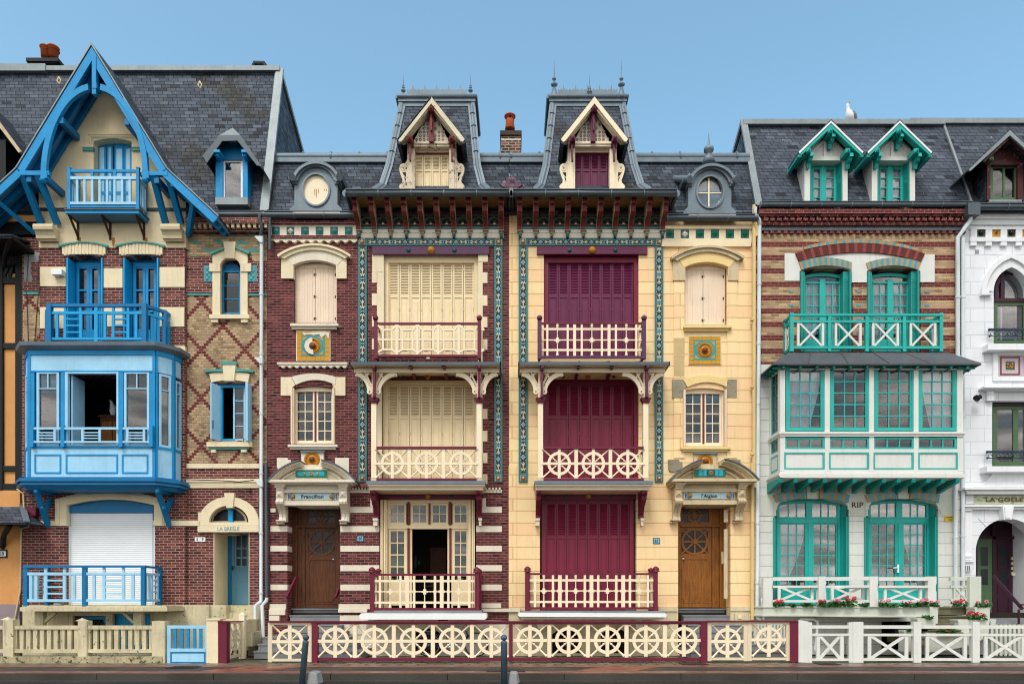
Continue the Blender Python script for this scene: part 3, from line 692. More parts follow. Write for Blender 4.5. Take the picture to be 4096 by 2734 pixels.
# ================================================================== house with the blue gable
def house_blue():
    H = thing('row_house', (-9.8, 0, 0), 'tall red and tan brick house with bright blue gable, balconies and bay window', 'house', 'seaside terraced houses')
    use(O)
    X0 = uz(50,0,0)[0]; X1 = uz(612,0,0)[0]
    shell(H, X0, X1, .1, 11.8)
    # ---- walls (front part and narrower right part)
    b = MB(); D = .1
    holes = [archhole(150.7, 237.8, 592, 792, 7), archhole(281, 366, 592, 792, 7), archhole(153, 355, 1152, 1388, 9),
             [(80,1080),(80,856),(395,856),(395,1080)], [(168,1500),(168,1412),(245,1412),(245,1500)], [(258,1500),(258,1407),(345,1407),(345,1500)]]
    b.L([(50,1520),(50,545),(425,545),(425,1520)], D, .45, 0, holes=[h for h in holes])
    w = b.build('wall', m['brick59'], H)
    use(O); b = MB()
    b.L([(425,1070),(425,587),(612,587),(612,1070)], 0, .35, 1, holes=[archhole(505,551,612,720,20), [(487,1010),(487,878),(569,878),(569,1010)]])
    b.R(425, 500, 612, 587, 0, .35, 2)
    b.L([(425,1520),(425,1070),(612,1070),(612,1520)], 0, .35, 0, holes=[[(490,1440),(490,1222),(572,1222),(572,1440)], [(478,1197)]+arc(478,1197,579,1197,50,16)[1:-1]+[(579,1197)]])
    b.build('wall', [m['brick59'], m['diamond'], m['tealcross']], H)
    # bands, stones and mouldings
    b = MB(); c = 0
    use(Z2)
    for (x0,x1,y0,y1) in ((250,412,262,383),(650,768,270,392),(1000,1157,264,388),(250,412,515,648),(650,768,515,636),(1000,1155,515,636),(1085,1160,757,795)):
        b.R(x0,y0,x1,y1,D+.02,.1,c)
    use(Z3)
    b.R(165,408,390,446,D+.02,.1,c); b.R(1085,408,1410,446,D+.015,.1,c)
    b.R(1300,6,1865,38,.03,.1,c)
    b.R(1300,112,1850,136,.06,.1,c); b.R(1300,136,1845,178,.035,.1,c)
    b.build('stone_band', m['cream_stone'], H)
    # plinth
    b = MB(); use(Z3); b.L([(160,1420),(160,1005),(1100,1005),(1480,1005),(1480,1420)], D+.03, .1, 0, holes=[[(515,1320),(515,1085),(750,1085),(750,1320)],[(798,1350),(798,1070),(1068,1070),(1068,1350)]])
    b.R(1480,1008,1606,1420,.03,.3,0); b.R(1762,1005,1860,1420,.03,.3,0)
    b.build('plinth', m['cream_dirty'], H)
    b = MB(); b.R(1585,1010,1762,1060,-.4,.6,0); b.R(1570,1060,1762,1105,-.1,.8,0); b.R(1555,1105,1762,1150,.25,1,0); b.R(1540,1150,1790,1200,.55,1,0); b.R(1540,1200,1790,1300,.9,1.2,0)
    b.build('front_steps', m['cream_dirty'], H)
    # ---- window heads second floor
    use(Z2); b = MB()
    for (x0, x1) in ((385,665),(743,1022)):
        lo = arc(x0+18, 190, x1-18, 190, 10, 16); hi = arc(x0, 140, x1, 140, 28, 16); b.band(lo, hi, D+.05, .12, 0)
        for i in range(13):
            t = (i+.5)/13; x = x0+(x1-x0)*t; b.R(x-7, 132-18*(1-(2*t-1)**2), x+6, 182, D+.058+.004*(i%3), .05, 0)
        lo = arc(x0-20, 138, x1+8, 138, 28, 16); hi = arc(x0-22, 124, x1+10, 124, 22, 16); b.band(lo, hi, D+.09, .14, 1)
    # arched ornate window, keyed window, teal strips
    F = .06
    b.band(arc(1378,255,1508,255,52,14), arc(1332,235,1552,235,98,14), F, .1, 0)
    b.R(1332,240,1380,560,F,.1,0); b.R(1507,240,1552,560,F,.1,0)
    b.R(1312,240,1380,290,F+.03,.1,0); b.R(1507,240,1573,290,F+.03,.1,0)
    b.L([(1401,104),(1476,104),(1468,207),(1412,207)], F+.05, .12, 0)
    b.L([(1332,240),(1332,172),(1401,140),(1401,215)], F-.004, .08, 0); b.L([(1552,240),(1552,172),(1476,140),(1476,215)], F-.004, .08, 0)
    for a, e in (((1318,176),(1405,140)),((1475,135),(1562,172))): b.bar(a[0],a[1],e[0],e[1],15,F+.06,.12,1)
    b.R(1312,560,1563,584,.12,.2,0); b.R(1322,584,1365,608,.09,.2,0); b.R(1510,584,1552,608,.09,.2,0)
    b.L([(1395,872),(1478,872),(1466,976),(1403,976)], F+.05, .12, 0)
    b.band(arc(1325,985,1555,985,14,12), arc(1312,930,1565,930,10,12), F, .1, 0)
    b.R(1385,853,1483,872,F+.07,.12,1)
    b.band(arc(1280,922,1398,918,2,3), arc(1280,908,1398,900,2,3), F+.04, .1, 1); b.band(arc(1468,918,1588,922,2,3), arc(1468,900,1588,908,2,3), F+.04, .1, 1)
    b.R(1160,424,1328,440,.03,.1,1); b.R(1556,428,1672,442,.03,.1,1)
    b.R(1295,1358,1578,1388,.13,.25,0); b.R(1310,1388,1560,1404,.08,.15,1)
    b.R(1322,1406,1352,1424,.08,.15,0); b.R(1510,1406,1545,1422,.08,.15,0)
    b.build('window_surround', [m['cream_stone'], m['teal_tile']], H)
    b = MB()
    for x0, x1 in ((1278,1332),(1553,1610)):
        b.R(x0,254,x1,354,.03,.1,0); b.R(x0+7,262,x1-7,346,.036,.1,1)
        for k in range(5): b.boss((x0+x1)/2+(6 if k%2 else -6), 272+k*16, 9, .036, .02, 0)
    b.build('ornament_tile', [m['cyan_tile2'], m['teal_tile']], H)
    b = MB()  # projecting red soldier course
    b.R(1160,362,1330,422,.05,.1); b.R(1556,362,1628,422,.05,.1); b.R(1160,196,1330,362,.02,.1); b.R(1556,228,1672,428,.02,.1); b.build('brick_course', m['brick59'], H)
    # cornice under the eave (right part)
    use(Z1); b = MB()
    b.R(1290,1340,1865,1378,.28,.4,0); b.R(1290,1378,1865,1412,.1,.3,0); b.R(1300,1412,1865,1440,.14,.3,0)
    for i in range(15): b.R(1303+i*38.5,1378,1322+i*38.5,1410,.24,.3,1)
    b.build('cornice', [m['brick59'], m['oldstone']], H)
    # ---- windows
    use(Z2)
    for i, (x0, x1) in enumerate(((412,650),(768,1000))):
        a = x0+45; fr_ = window(H, a, 215, x1-2, 750, -.18, cols=1, rows=1, fm='blue_md', rise=8, fw=.07, name='balcony_door', gm='glass_dk')
        q = MB(); mid = (a+x1)/2+5
        q.R(a+20, 232, x1-20, 262, -.15, .05)
        for xx in (a+22, mid-16, mid+2, x1-36): q.R(xx, 262, xx+16, 745, -.16, .05)
        for yy in (268, 408, 540, 660): q.R(a+30, yy-5, x1-28, yy+5, -.165, .04)
        q.R(a+30, 665, x1-28, 745, -.17, .04)
        q.build('glazing_bar', m['blue'], fr_)
        for xx in (x0+4, x1-17):    # shutters folded back against the reveal
            s = MB()
            for k2 in range(2): s.R(xx+k2*(8 if xx < a else 6), 205+k2*3, xx+9+k2*(9 if xx < a else 6), 752, D+.05-k2*.05, .3)
            s.build('shutter', m['blue_md'], H)
    fr_ = window(H, 1394, 285, 1508, 558, -.14, cols=1, rows=3, fm='blue', fw=.045, gm='glass_dk')
    use(Z2); q = MB(); q.band([(1396,288)]*1+arc(1396,288,1508,288,52,12)[1:], [(1396,287)]+arc(1396,285,1508,285,2,12)[1:], -.16, .05); 
    for k in range(5): q.R(1402+max(0,(3-k))*6, 246+k*9, 1502-max(0,(3-k))*6, 251+k*9, -.15, .03)
    q.build('louvre_vent', m['blue_dk'], H)
    fr_ = window(H, 1462, 1010, 1538, 1350, -.14, cols=1, rows=4, fm='blue_lt', fw=.045)
    q = MB(); q.R(1372,1000,1545,1018,-.12,.08); q.R(1372,1018,1395,1354,-.12,.08); q.R(1395,1338,1470,1354,-.12,.08); q.build('window_frame', m['blue_md'], H)
    # shutters of the keyed window
    q = MB(); 
    q.hexa([P(1318,1338,.32),P(1374,1352,.02),P(1374,1008,.02),P(1318,985,.32)]+[v+Vector((.03,.02,0)) for v in (P(1318,1338,.32),P(1374,1352,.02),P(1374,1008,.02),P(1318,985,.32))])
    for k in range(1,4):
        xa = 1318+14*k; da = .32-.075*k; q.bar3(P(xa,1340,da+.012),P(xa,992,da+.012),.008,.008)
    s = q.build('shutter', m['blue_lt'], H); q = MB(); q.tube([P(1338,1272,.26),P(1336,1272,.3),P(1336,1225,.3),P(1338,1225,.26)], .012); q.build('latch', m['iron'], s)
    q = MB(); q.R(1539,985,1553,1350,.3,.4); q.build('shutter', m['blue_lt'], H)
    q = MB(); q.tube([P(1527,1358,.14),P(1527,1340,.14),P(1550,1335,.14),P(1552,1355,.14)], .01); q.build('latch', m['iron'], H)
    # ---- slate roof
    use(O); zE = uz(0,490,0)[1]; zR = uz(0,165,-1.1)[1]; XR = X1+.0
    b = MB(); use(Z1); ca, cb, cz = P(652,0,.1).x, P(918,0,.1).x, P(0,790,.1).z; use(O); roofcut(b, X0, XR, zE, zR, -.15, 1.1, [(ca, cb, cz)], 0)
    b.prism([(XR,-.15,zE),(XR,1.1,zR),(XR,6,zR-2.3),(XR,6,zE-1)], .1, 1, Vector((-1,0,0)))
    b.slab((X0,1.1,zR),(XR,1.1,zR),(XR,6,zR-2.3),(X0,6,zR-2.3), .1, 0)
    b.build('roof', [m['slate'], m['slate_dark']], H)
    b = MB(); b.bar3((X0,1.05,zR+.02),(XR+.02,1.05,zR+.02),.16,.13); b.bar3((XR-.02,-.18,zE-.02),(XR-.02,1.06,zR),.05,.2, ref=(1,0,0)); b.bar3((XR+.01,-.16,zE),(XR+.01,1.06,zR+.05),.2,.07,ref=(0,1,0))
    b.bar3((XR+.02,1.06,zR),(XR+.02,6,zR-2.25),.08,.12)
    b.build('roof_flashing', m['zinc'], H)
    use(Z1); b = MB(); b.tube([P(1765,300,-1.3),P(1775,270,-1.3),P(1840,272,-1.3),P(1855,300,-1.3)], .07); b.build('roof_vent', m['black'], H)
    b = MB()
    for x, y in ((410,385),(1392,415)): b.tube([P(x,y-22,-.85),P(x+14,y,-.78),P(x+4,y+28,-.72),P(x-12,y+5,-.76),P(x,y-22,-.85)], .018)
    b.build('roof_hook', m['oldstone'], H)
    # gutter + pipes
    p0 = P(1500,1322,.2); p1 = P(1865,1338,.2)
    gutter(H, [Vector((p0.x,-.22,p0.z)), Vector((X1-.02,-.22,p0.z))], .06, 'lead_dark')
    # chimney
    use(Z1); b = MB(); b.R(200,250,385,290,-1.5,.9,0); b.R(180,228,405,252,-1.42,1.05,0); b.R(190,252,395,268,-1.46,.98,0)
    ch = b.build('chimney', m['black'], H)
    b = MB()
    for x in (320, 372): 
        c = P(x,228,-1.8); b.lathe(c, [(0,.13),(.26,.14),(.27,.165),(.3,.165),(.3,.1),(.2,.1)], m=0)
    c = P(372,182,-1.8); b.lathe(c,[(0,.17),(.04,.1),(.09,.03)]); b.build('chimney_pot', m['terracotta'], ch)
    # ---- gable wall
    D = .125; b = MB()
    wh = [(652,1290)]+arc(652,812,918,812,22,12)+[(918,1290)]
    b.L([(270,1552),(270,1080),(754,310),(1262,1110),(1295,1168),(1295,1552)], D, .4, 0, holes=[wh])
    b.build('gable_wall', m['cream59'], H)
    b = MB()   # eared moulding round the gable window + corbels
    for k, o in ((0,.05),(12,.035),(24,.02)):
        b.R(595+k,745+k,975-k,762+k,D+o,.1); b.R(595+k,745+k,612+k,830,D+o,.1); b.R(960-k,745+k,976-k,830,D+o,.1)
    b.R(573,830,650,850,D+.06,.1); b.R(918,830,990,850,D+.06,.1); b.R(575,853,648,875,D+.04,.1,1); b.R(918,853,990,875,D+.04,.1,1)
    for x0, x1 in ((240,418),(1118,1290)):
        s = 1 if x0 < 500 else 1
        prof = [(1385,.40),(1400,.42),(1422,.40),(1440,.33),(1462,.29),(1485,.28),(1492,.24),(1508,.2),(1510,0)]
        u0 = uz(x0+25,0,.2)[0]; u1 = uz(x1,0,.1)[0]
        pts = [Vector((u0, .05, P(0,1385,.6).z))]+[Vector((u0, -d_, P(0,y_,d_).z)) for y_, d_ in prof]+[Vector((u0,.05,P(0,1510,0).z))]
        b.prism(pts, u1-u0, 0, Vector((1,0,0)))
    b.build('corbel', [m['cream59'], m['teal_tile']], H)
    fr_ = MB(); 
    sh = [(680,785,815),(798,920,825)]
    for i, (x0, x1, yt) in enumerate(sh):
        q = MB(); xm = (x0+x1)/2+ (8 if i == 0 else 5)
        for (a, c_) in ((x0, xm-3), (xm+3, x1)):
            dd = -.1
            q.L([(a,1280),(a,yt+(12 if i==0 and a<700 else 4)),(c_,yt),(c_,1280)], dd, .04, 0)
            q.L([(a+13,1270),(a+13,yt+40),(c_-12,yt+36),(c_-12,1270)], dd+.008, .02, 1); q.R(a,1160,c_,1185,dd+.012,.02,0)
        q.build('shutter', [m['blue'], m['blue_lt']], H)
    q = MB(); q.R(652,840,680,1285,-.13,.05); q.R(785,830,798,1285,-.2,.02); q.build('window_frame', m['blackhole'], H)  # strips filling the gaps beside the leaves, shade painted as near-black
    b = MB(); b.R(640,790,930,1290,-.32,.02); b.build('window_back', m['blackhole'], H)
    # ---- gable roof structure
    FD = .85
    apex = P(638,125,FD); kR = P(1168,995,FD); eR = P(1528,1330,FD); kL = P(108,995,FD); eL = P(-252,1330,FD)
    def zc(p): return Vector(p)
    for nm, pts in (('r',(apex,kR,eR)),('l',(apex,kL,eL))):
        b = MB(); 
        for p, q in zip(pts[:-1], pts[1:]):
            a = (q-p).normalized(); nrm = Vector((a.z,0,-a.x)); nrm = nrm if nrm.z < 0 else -nrm
            B = Vector((0,1.9,0)) if p is apex else Vector((0,1.3,0)); t1 = nrm*.05; t2 = nrm*.11; sn = abs(a.x)
            dn = lambda w: Vector((0,0,-w/sn)) if p is apex else nrm*w
            b.hexa([p,q,q+t1,p+dn(.05),p+B,q+B,q+t1+B,p+dn(.05)+B], 0)
            f0 = Vector((0,.03,0)); b.hexa([p+dn(.052)+f0,q+nrm*.052+f0,q+t2+f0,p+dn(.11)+f0,p+dn(.052)+B,q+nrm*.052+B,q+t2+B,p+dn(.11)+B], 1)
        rf = b.build('gable_roof', [m['slate_dark'], m['blue_grey']], H)
        b = MB()
        for p, q in zip(pts[:-1], pts[1:]):
            a = (q-p).normalized(); nrm = Vector((a.z,0,-a.x)); nrm = nrm if nrm.z < 0 else -nrm
            for dy, w0, w1, mi in ((-.02,.0,.03,2),(.0,.03,.24,0),(.3,.1,.26,1),(.62,.1,.24,1)):
                o = Vector((0,dy,0)); T = Vector((0,.05 if mi!=1 else .09,0))
                dn = (lambda w: Vector((0,0,-w/abs(a.x)))) if p is apex else (lambda w: nrm*w)
                p1 = p+dn(w0)+o; q1 = q+nrm*w0+o; p2 = p+dn(w1)+o; q2 = q+nrm*w1+o
                b.hexa([p1,q1,q2,p2,p1+T,q1+T,q2+T,p2+T], mi)
        b.build('barge_board', [m['blue'], m['blue_dk'], m['zinc']], H)
    b = MB(); use(Z1)
    # arch braces
    for xa, xe in ((655,302),(655,1010)):
        s = -1 if xe < xa else 1
        po = []; pi_ = []
        for i in range(15):
            t = i/14; ang = t*PI/2*.92+.12
            ro = (abs(xe-xa)+20, 640); ri = (abs(xe-xa)-18, 600)
            po.append((xa+s*ro[0]*math.sin(ang)*1.0/math.sin(PI/2*.92+.12), 405+ro[1]*(1-math.cos(ang))/(1-math.cos(PI/2*.92+.12))))
            pi_.append((xa+s*ri[0]*math.sin(ang)/math.sin(PI/2*.92+.12), 447+ri[1]*(1-math.cos(ang))/(1-math.cos(PI/2*.92+.12))))
        b.band(po, pi_, FD+.022, .1, 0)
    b.R(640,215,668,480,FD+.02,.13,0); b.R(640,405,672,440,FD+.03,.15,0)
    b.R(135,1015,340,1045,FD+.01,.1,0); b.R(985,1018,1168,1046,FD+.01,.1,0)
    for x in (304, 1014):
        b.R(x-22,1020,x+22,1066,FD+.03,.15,0); c = P(x,1107,FD-.05); b.lathe(c, [(0,.02),(.05,.075),(.09,.1),(.12,.08),(.15,.04),(.2,.05)], m=0, n=12)
    b.build('arch_brace', m['blue'], H)
    b = MB(); W = .14
    for (x0,y0,d0,x1,y1,d1) in ((425,655,.82,425,655,-.0),(883,665,.82,883,665,-.0),(318,1062,.82,318,1062,.0),(1090,1070,.82,1090,1070,.0),(200,1062,.82,200,1062,0),(1205,1095,.82,1205,1095,.0)):
        p = P(x0,y0+8,d0); b.bar3(p, Vector((p.x,0,p.z)), .12, .16)
    for (x0,y0,x1,y1) in ((160,1045,288,1385),(268,1048,402,1392),(1068,1048,1155,1385),(1172,1048,1262,1385)):
        b.bar3(P(x0,y0,FD-.06), P(x1,y1,.2), W, W, ref=(0,1,0))
    b.bar3(P(1355,1205,FD-.05), P(1315,1465,.08), .12, .12, ref=(0,1,0)); b.bar3(P(-40,1205,FD-.05), P(246,1455,.1), .1, .1, ref=(0,1,0))
    b.build('brace', m['blue_dk'], H)
    # ---- top balcony
    d = .58; b = MB()
    b.L([(452,1283),(968,1283),(968,1312),(455,1312)], d+.02, .6, 0); b.R(446,1278,972,1286,d+.05,.64,2); b.R(470,1296,952,1318,d-.02,.5,1)
    bal = b.build('balcony', [m['blue'], m['blue_grey'], m['lead_dark']], H)
    b = MB()
    for x0, x1 in ((468,489),(947,968)): b.R(x0,992,x1,1280,d,.07,0); b.R(x0-1,988,x1+1,996,d+.005,.08,0)
    b.R(489,1006,947,1024,d-.01,.05,0); b.R(489,1053,947,1075,d,.06,1); b.R(489,1232,947,1250,d,.06,1); b.R(489,1258,947,1272,d-.02,.04,0)
    for x in (536,588,641,693,745,797,850,903): b.R(x-8,1075,x+8,1232,d-.008,.045,1)
    for x in (640,797): b.R(x-9,1024,x+9,1053,d-.01,.05,0)
    for X in (P(478,0,d).x, P(957,0,d).x):   # side returns
        za, zb, zc_ = P(0,1015,d).z, P(0,1064,d).z, P(0,1241,d).z
        b.wbox(X-.03,X+.03,-d+.06,-.1,za-.03,za+.03,0); b.wbox(X-.03,X+.03,-d+.06,-.1,zb-.035,zb+.035,1); b.wbox(X-.03,X+.03,-d+.06,-.1,zc_-.03,zc_+.03,1)
        for k in range(3): yy = -d+.16+k*.12; b.wbox(X-.02,X+.02,yy,yy+.045,zc_,zb,1)
        b.wbox(X-.03,X+.03,-.16,-.1,zc_-.1,za+.05,0)
    b.build('railing', [m['blue'], m['blue_lt']], bal)
    b = MB()
    for x in (505,735,975):
        b.bar3(P(x-25,1322,.52), P(x-25,1322,.52)+Vector((0,.42,0)), .05,.05); q = P(x-25,1322,.52)
        b.bar3(q, Vector((q.x,-.12,P(0,1478,.12).z)), .05,.04, ref=(1,0,0)); b.bar3(Vector((q.x,-.12,q.z)), Vector((q.x,-.12,P(0,1500,.12).z)), .06,.04, ref=(0,1,0))
    b.build('bracket', m['rust'], bal)
    # rust stains below the brackets
    b = MB()
    for x in (553,790,1018): b.L([(x-9,1480),(x+9,1480),(x+12,1510),(x+4,1548),(x-3,1545),(x-11,1510)], D+.002, .004)
    b.build('rust_stain', paint('rust_streak','#b8763a',.9,.4,.1), H)
    # ---- small attic dormer
    use(Z1); b = MB(); d = .25
    zb = P(0,1215,d).z
    b.R(1503,925,1552,1200,d,.9,0); b.R(1692,925,1726,1200,d,.9,0)
    b.L([(1510,940),(1500,870),(1560,800),(1650,798),(1735,870),(1726,940)], d-.02, .9, 1)
    dm = b.build('dormer', [m['blue'], m['blue_dk']], H)
    b = MB(); b.R(1500,1200,1726,1250,d+.03,1.2,0); b.build('dormer_apron', m['zinc'], dm)
    b = MB(); fd = .55
    A=[(1410,912),(1530,768),(1672,766),(1825,985)]; Bq=[(1440,962),(1548,808),(1655,806),(1790,978)]
    for i in range(3): b.L([A[i],A[i+1],Bq[i+1],Bq[i]], fd, .03, 0)
    for i in range(3):
        p,q = P(*A[i],fd),P(*A[i+1],fd); n_ = Vector((0,1.6,.0)); b.hexa([p,q,q+Vector((0,0,-.05)),p+Vector((0,0,-.05)),p+n_,q+n_,q+n_+Vector((0,0,-.05)),p+n_+Vector((0,0,-.05))],1)
    b.L([(1528,768),(1622,716),(1674,768)], fd-.05, .03, 2)
    p=[P(1528,768,fd-.05),P(1622,716,fd-.5),P(1674,768,fd-.05)]
    b.add([p[0],p[1],p[2],p[0]+Vector((0,1.3,0)),p[1]+Vector((0,.9,0)),p[2]+Vector((0,1.3,0))],[(0,2,1),(0,1,4,3),(1,2,5,4),(0,3,5,2),(3,4,5)],2)
    b.build('dormer_roof', [m['lead_dark'], m['slate_dark'], m['zinc']], dm)
    b = MB()
    for x in (1508,1700): b.R(x-18,868,x+22,885,d+.3,.35,0); b.R(x-12,885,x+18,912,d+.22,.3,0); b.R(x-5,912,x+14,925,d+.1,.2,0)
    b.build('dormer_bracket', m['blue_md'], dm)
    window(H, 1552, 940, 1694, 1218, d-.06, cols=1, rows=1, fm='white_p', fw=.06, gm='glass_sky', name='dormer_window')
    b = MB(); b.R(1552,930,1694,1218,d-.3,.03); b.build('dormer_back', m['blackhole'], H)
    # ---- first floor bay (five-sided timber oriel)
    pts = [(-12.84,-.02),(-12.84,-.41),(-12.53,-.75),(-9.24,-.75),(-8.93,-.41),(-8.88,-.02)]
    use(Z2)
    zt = P(0,815,.75).z; zs = P(0,1400,.75).z; zw0 = P(0,1385,.75).z; zw1 = P(0,918,.75).z; zb = P(0,1580,.75).z
    zr = P(0,905,.75).z
    bb = MB()
    faces = [Face(pts[i][0],pts[i][1],pts[i+1][0],pts[i+1][1]) for i in range(5)]
    def fr_panel(f, L0, L1, z0, z1): pass
    for i, f in enumerate(faces):
        L = f.len; T = .08
        bb.fbox(f,0,zb,L,zs,-T,0,0); bb.fbox(f,0,zw1,L,zt,-T,0,0)      # light panels below and above
        bb.fbox(f,0,zs-.0,L,zw0,-T+.001,.02,1)                           # sill rail
        bb.fbox(f,0,zt,L,zt+.12,-T,.03,1)
        if i in (2,): continue
    use(Z2)
    X = lambda x: uz(x,0,.75)[0]
    f = faces[2]; ox = pts[2][0]
    # front: posts
    for x0, x1 in ((180,192),(958,975)): bb.fbox(f,X(x0)-ox,zb,X(x1)-ox,zt,-.08,.025,1)
    for x0, x1 in ((384,414),(744,776)): bb.fbox(f,X(x0)-ox,zs,X(x1)-ox,zw1,-.08,.025,1)
    for x0, x1 in ((192,218),(940,958)): bb.fbox(f,X(x0)-ox,zw0,X(x1)-ox,zw1,-.08,.015,1)
    bb.fbox(f,X(192)-ox,zw1-.02,X(958)-ox,zw1+.02,-.07,.03,1)
    for i in (0,1,3,4):
        f2 = faces[i]; L = f2.len
        for u0,u1 in ((0,.05),(L-.05,L)): bb.fbox(f2,u0,zb,u1,zt,-.08,.02,1)
    bay = bb.build('bay_window', [m['blue_lt'], m['blue']], H)
    f = faces[2]
    q = MB()   # moulded panels below
    for x0, x1 in ((218,384),(414,740),(766,930)):
        u0, u1 = X(x0)-ox, X(x1)-ox; z1 = P(0,1436,.75).z; z0 = P(0,1556,.75).z; w = .035
        q.fbox(f,u0,z0,u1,z0+w,0,.02); q.fbox(f,u0,z1-w,u1,z1,0,.02); q.fbox(f,u0,z0+w,u0+w,z1-w,0,.019); q.fbox(f,u1-w,z0+w,u1,z1-w,0,.019)
    q.fbox(faces[3],.12,P(0,1556,.75).z,.14,P(0,1560,.75).z,0,.01)
    q.build('panel_moulding', m['blue'], bay)
    # side casements
    def facewin(f, u0, z0, u1, z1, splits, vbar=None, fm='blue_lt', gm='glass'):
        w = MB(); F = .06
        w.fbox(f,u0,z0,u0+F,z1,-.05,.02); w.fbox(f,u1-F,z0,u1,z1,-.05,.02); w.fbox(f,u0+F,z0,u1-F,z0+F,-.05,.02); w.fbox(f,u0+F,z1-F,u1-F,z1,-.05,.02)
        for s_ in splits: w.fbox(f,u0+F,s_-.012,u1-F,s_+.012,-.03,.015)
        if vbar: w.fbox(f,(u0+u1)/2-.012,vbar,(u0+u1)/2+.012,z1-F,-.03,.014)
        o = w.build('bay_casement', m[fm], bay); g = MB(); g.fbox(f,u0+F*.5,z0+F*.5,u1-F*.5,z1-F*.5,-.03,-.024); g.build('bay_pane', m[gm], bay); return o
    zsp = P(0,1025,.75).z
    facewin(f, X(232)-ox, zw0, X(372)-ox, zw1, [zsp], zsp); facewin(f, X(780)-ox, zw0, X(938)-ox, zw1, [zsp], zsp)
    facewin(faces[3], .08, zw0, faces[3].len-.07, zw1-.03, [zsp]); facewin(faces[1], .07, zw0, faces[1].len-.08, zw1-.03, [zsp])
    facewin(faces[4], .06, zw0, faces[4].len-.08, zw1-.1, [zsp]); facewin(faces[0], .08, zw0, faces[0].len-.05, zw1-.1, [zsp])
    q = MB()  # frame of the open middle window and its leaves swung inwards
    u0, u1 = X(412)-ox, X(746)-ox; q.fbox(f,u0,zw0,u0+.07,zw1,-.07,.03); q.fbox(f,u1-.05,zw0,u1,zw1,-.07,.03); q.fbox(f,u0+.07,zw1-.06,u1-.05,zw1,-.07,.03); q.fbox(f,u0+.07,zw0,u1-.05,zw0+.05,-.07,.03)
    q.fbox(f,u0+.09,zw0+.05,u0+.13,zw1-.07,-.6,-.08); q.fbox(f,u1-.1,zw0+.05,u1-.07,zw1-.07,-.6,-.08)
    q.build('window_frame', m['blue_lt'], bay)
    # low guard rail across the sill
    q = MB(); d = .86
    for y in ((1266,1280),(1352,1364)): q.R(200,y[0],950,y[1],d,.03)
    for x0, x1, n in ((228,350,4),(508,632,4),(790,910,4)):
        for x in (x0+8,x1-8): q.R(x-7,1280,x+7,1352,d-.002,.026)
        for k in range(3): q.R(x0+14,1296+k*18,x1-14,1303+k*18,d-.004,.022)
    q.build('guard_rail', m['blue_lt'], bay)
    q = MB()
    for x in (197,390,755,945): q.R(x-11,1255,x+11,1388,d+.01,.12)
    q.build('guard_post', m['blue'], bay)
    # roof slab of the bay and its base
    def ring(off, i0=0):   # offset plan outline
        return [(pts[0][0]-off,.3),(pts[0][0]-off,-.41-off*.4),(pts[2][0]-off*.42,-.75-off),(pts[3][0]+off*.42,-.75-off),(pts[4][0]+off,-.41-off*.4),(pts[5][0]+off,.3)]
    q = MB(); z = zt+.12
    def layer(q, offb, offt, z0, z1, mi):
        a = ring(offb); c_ = ring(offt); n = len(a)
        q.add([(x,y,z0) for x,y in a]+[(x,y,z1) for x,y in c_], [tuple(range(n)),tuple(reversed(range(n,2*n)))]+[(i,(i+1)%n,n+(i+1)%n,n+i) for i in range(n)], mi)
    layer(q,.05,.2,z+.0,z+.07,0); layer(q,.2,.22,z+.07,z+.16,0); layer(q,.22,.08,z+.16,z+.19,0)
    q.build('bay_roof', m['lead'], bay)
    q = MB(); zz = zb
    for k, (a, h) in enumerate(((.06,.04),(.2,.05),(.23,.05),(.17,.04),(.19,.05),(.1,.04))): layer(q, a, a, zz-h+.003, zz, 0); zz -= h
    layer(q,.04,.1,zz-.06,zz,0)
    q.build('bay_base', m['blue_dk'], bay)
    q = MB(); layer(q,-.06,-.06,zb+.01,zb+.08,0); q.build('bay_floor', m['dark'], bay)
    q = MB(); layer(q,-.02,-.02,zt-.06,zt+.1,0); q.build('bay_ceiling', m['room'], bay)
    use(Z3); q = MB()
    for x in (255,1115):
        p = P(x,180,.8); s = -1
        q.bar3(p+Vector((0,.0,-.02)), Vector((p.x,-.05,p.z-.02)), .11,.14)
        q.bar3(P(x,190,.75), P(x+88,448,.12), .1,.12, ref=(0,1,0)); q.bar3(P(x+62,345,.33), P(x+105,255,.12), .09,.1, ref=(0,1,0))
        for (yy,dd,xx) in ((205,.82,x+2),(320,.5,x+48)): q.ball(P(xx,yy,dd), .055)
    q.build('bay_bracket', m['blue_dk'], bay)
    # ---- balcony on the bay
    zT = P(0,500,.72).z; zB = P(0,752,.72).z; zr1 = P(0,550,.72).z; zr0 = P(0,712,.72).z
    use(Z2); zT = P(0,503,.72).z; zB = P(0,757,.72).z; zr1 = P(0,552,.72).z; zr0 = P(0,714,.72).z
    pl = [(-12.32,0),(-12.32,-.31),(-12.0,-.72),(-9.53,-.72),(-9.22,-.31),(-9.18,0)]
    ff = [Face(pl[i][0],pl[i][1],pl[i+1][0],pl[i+1][1]) for i in range(5)]
    q = MB()
    for i, f in enumerate(ff):
        L = f.len; q.fbox(f,0,zT-.05,L,zT+.03,-.04,.04,0); q.fbox(f,0,zr1-.035,L,zr1+.035,-.03,.03,1); q.fbox(f,0,zr0-.03,L,zr0+.03,-.03,.03,1)
        if i != 2:
            for k in range(1,3):
                u = L*k/3; q.fbox(f,u-.03,zr0,u+.03,zr1,-.02,.02,1)
            q.fbox(f,L/2-.03,zr1,L/2+.03,zT-.05,-.02,.02,1)
    f = ff[2]; L = f.len; ox2 = pl[2][0]; X7 = lambda x: uz(x,0,.72)[0]-ox2
    for x in (605,): q.fbox(f,X7(594),zB,X7(616),zT-.05,-.03,.03,1)
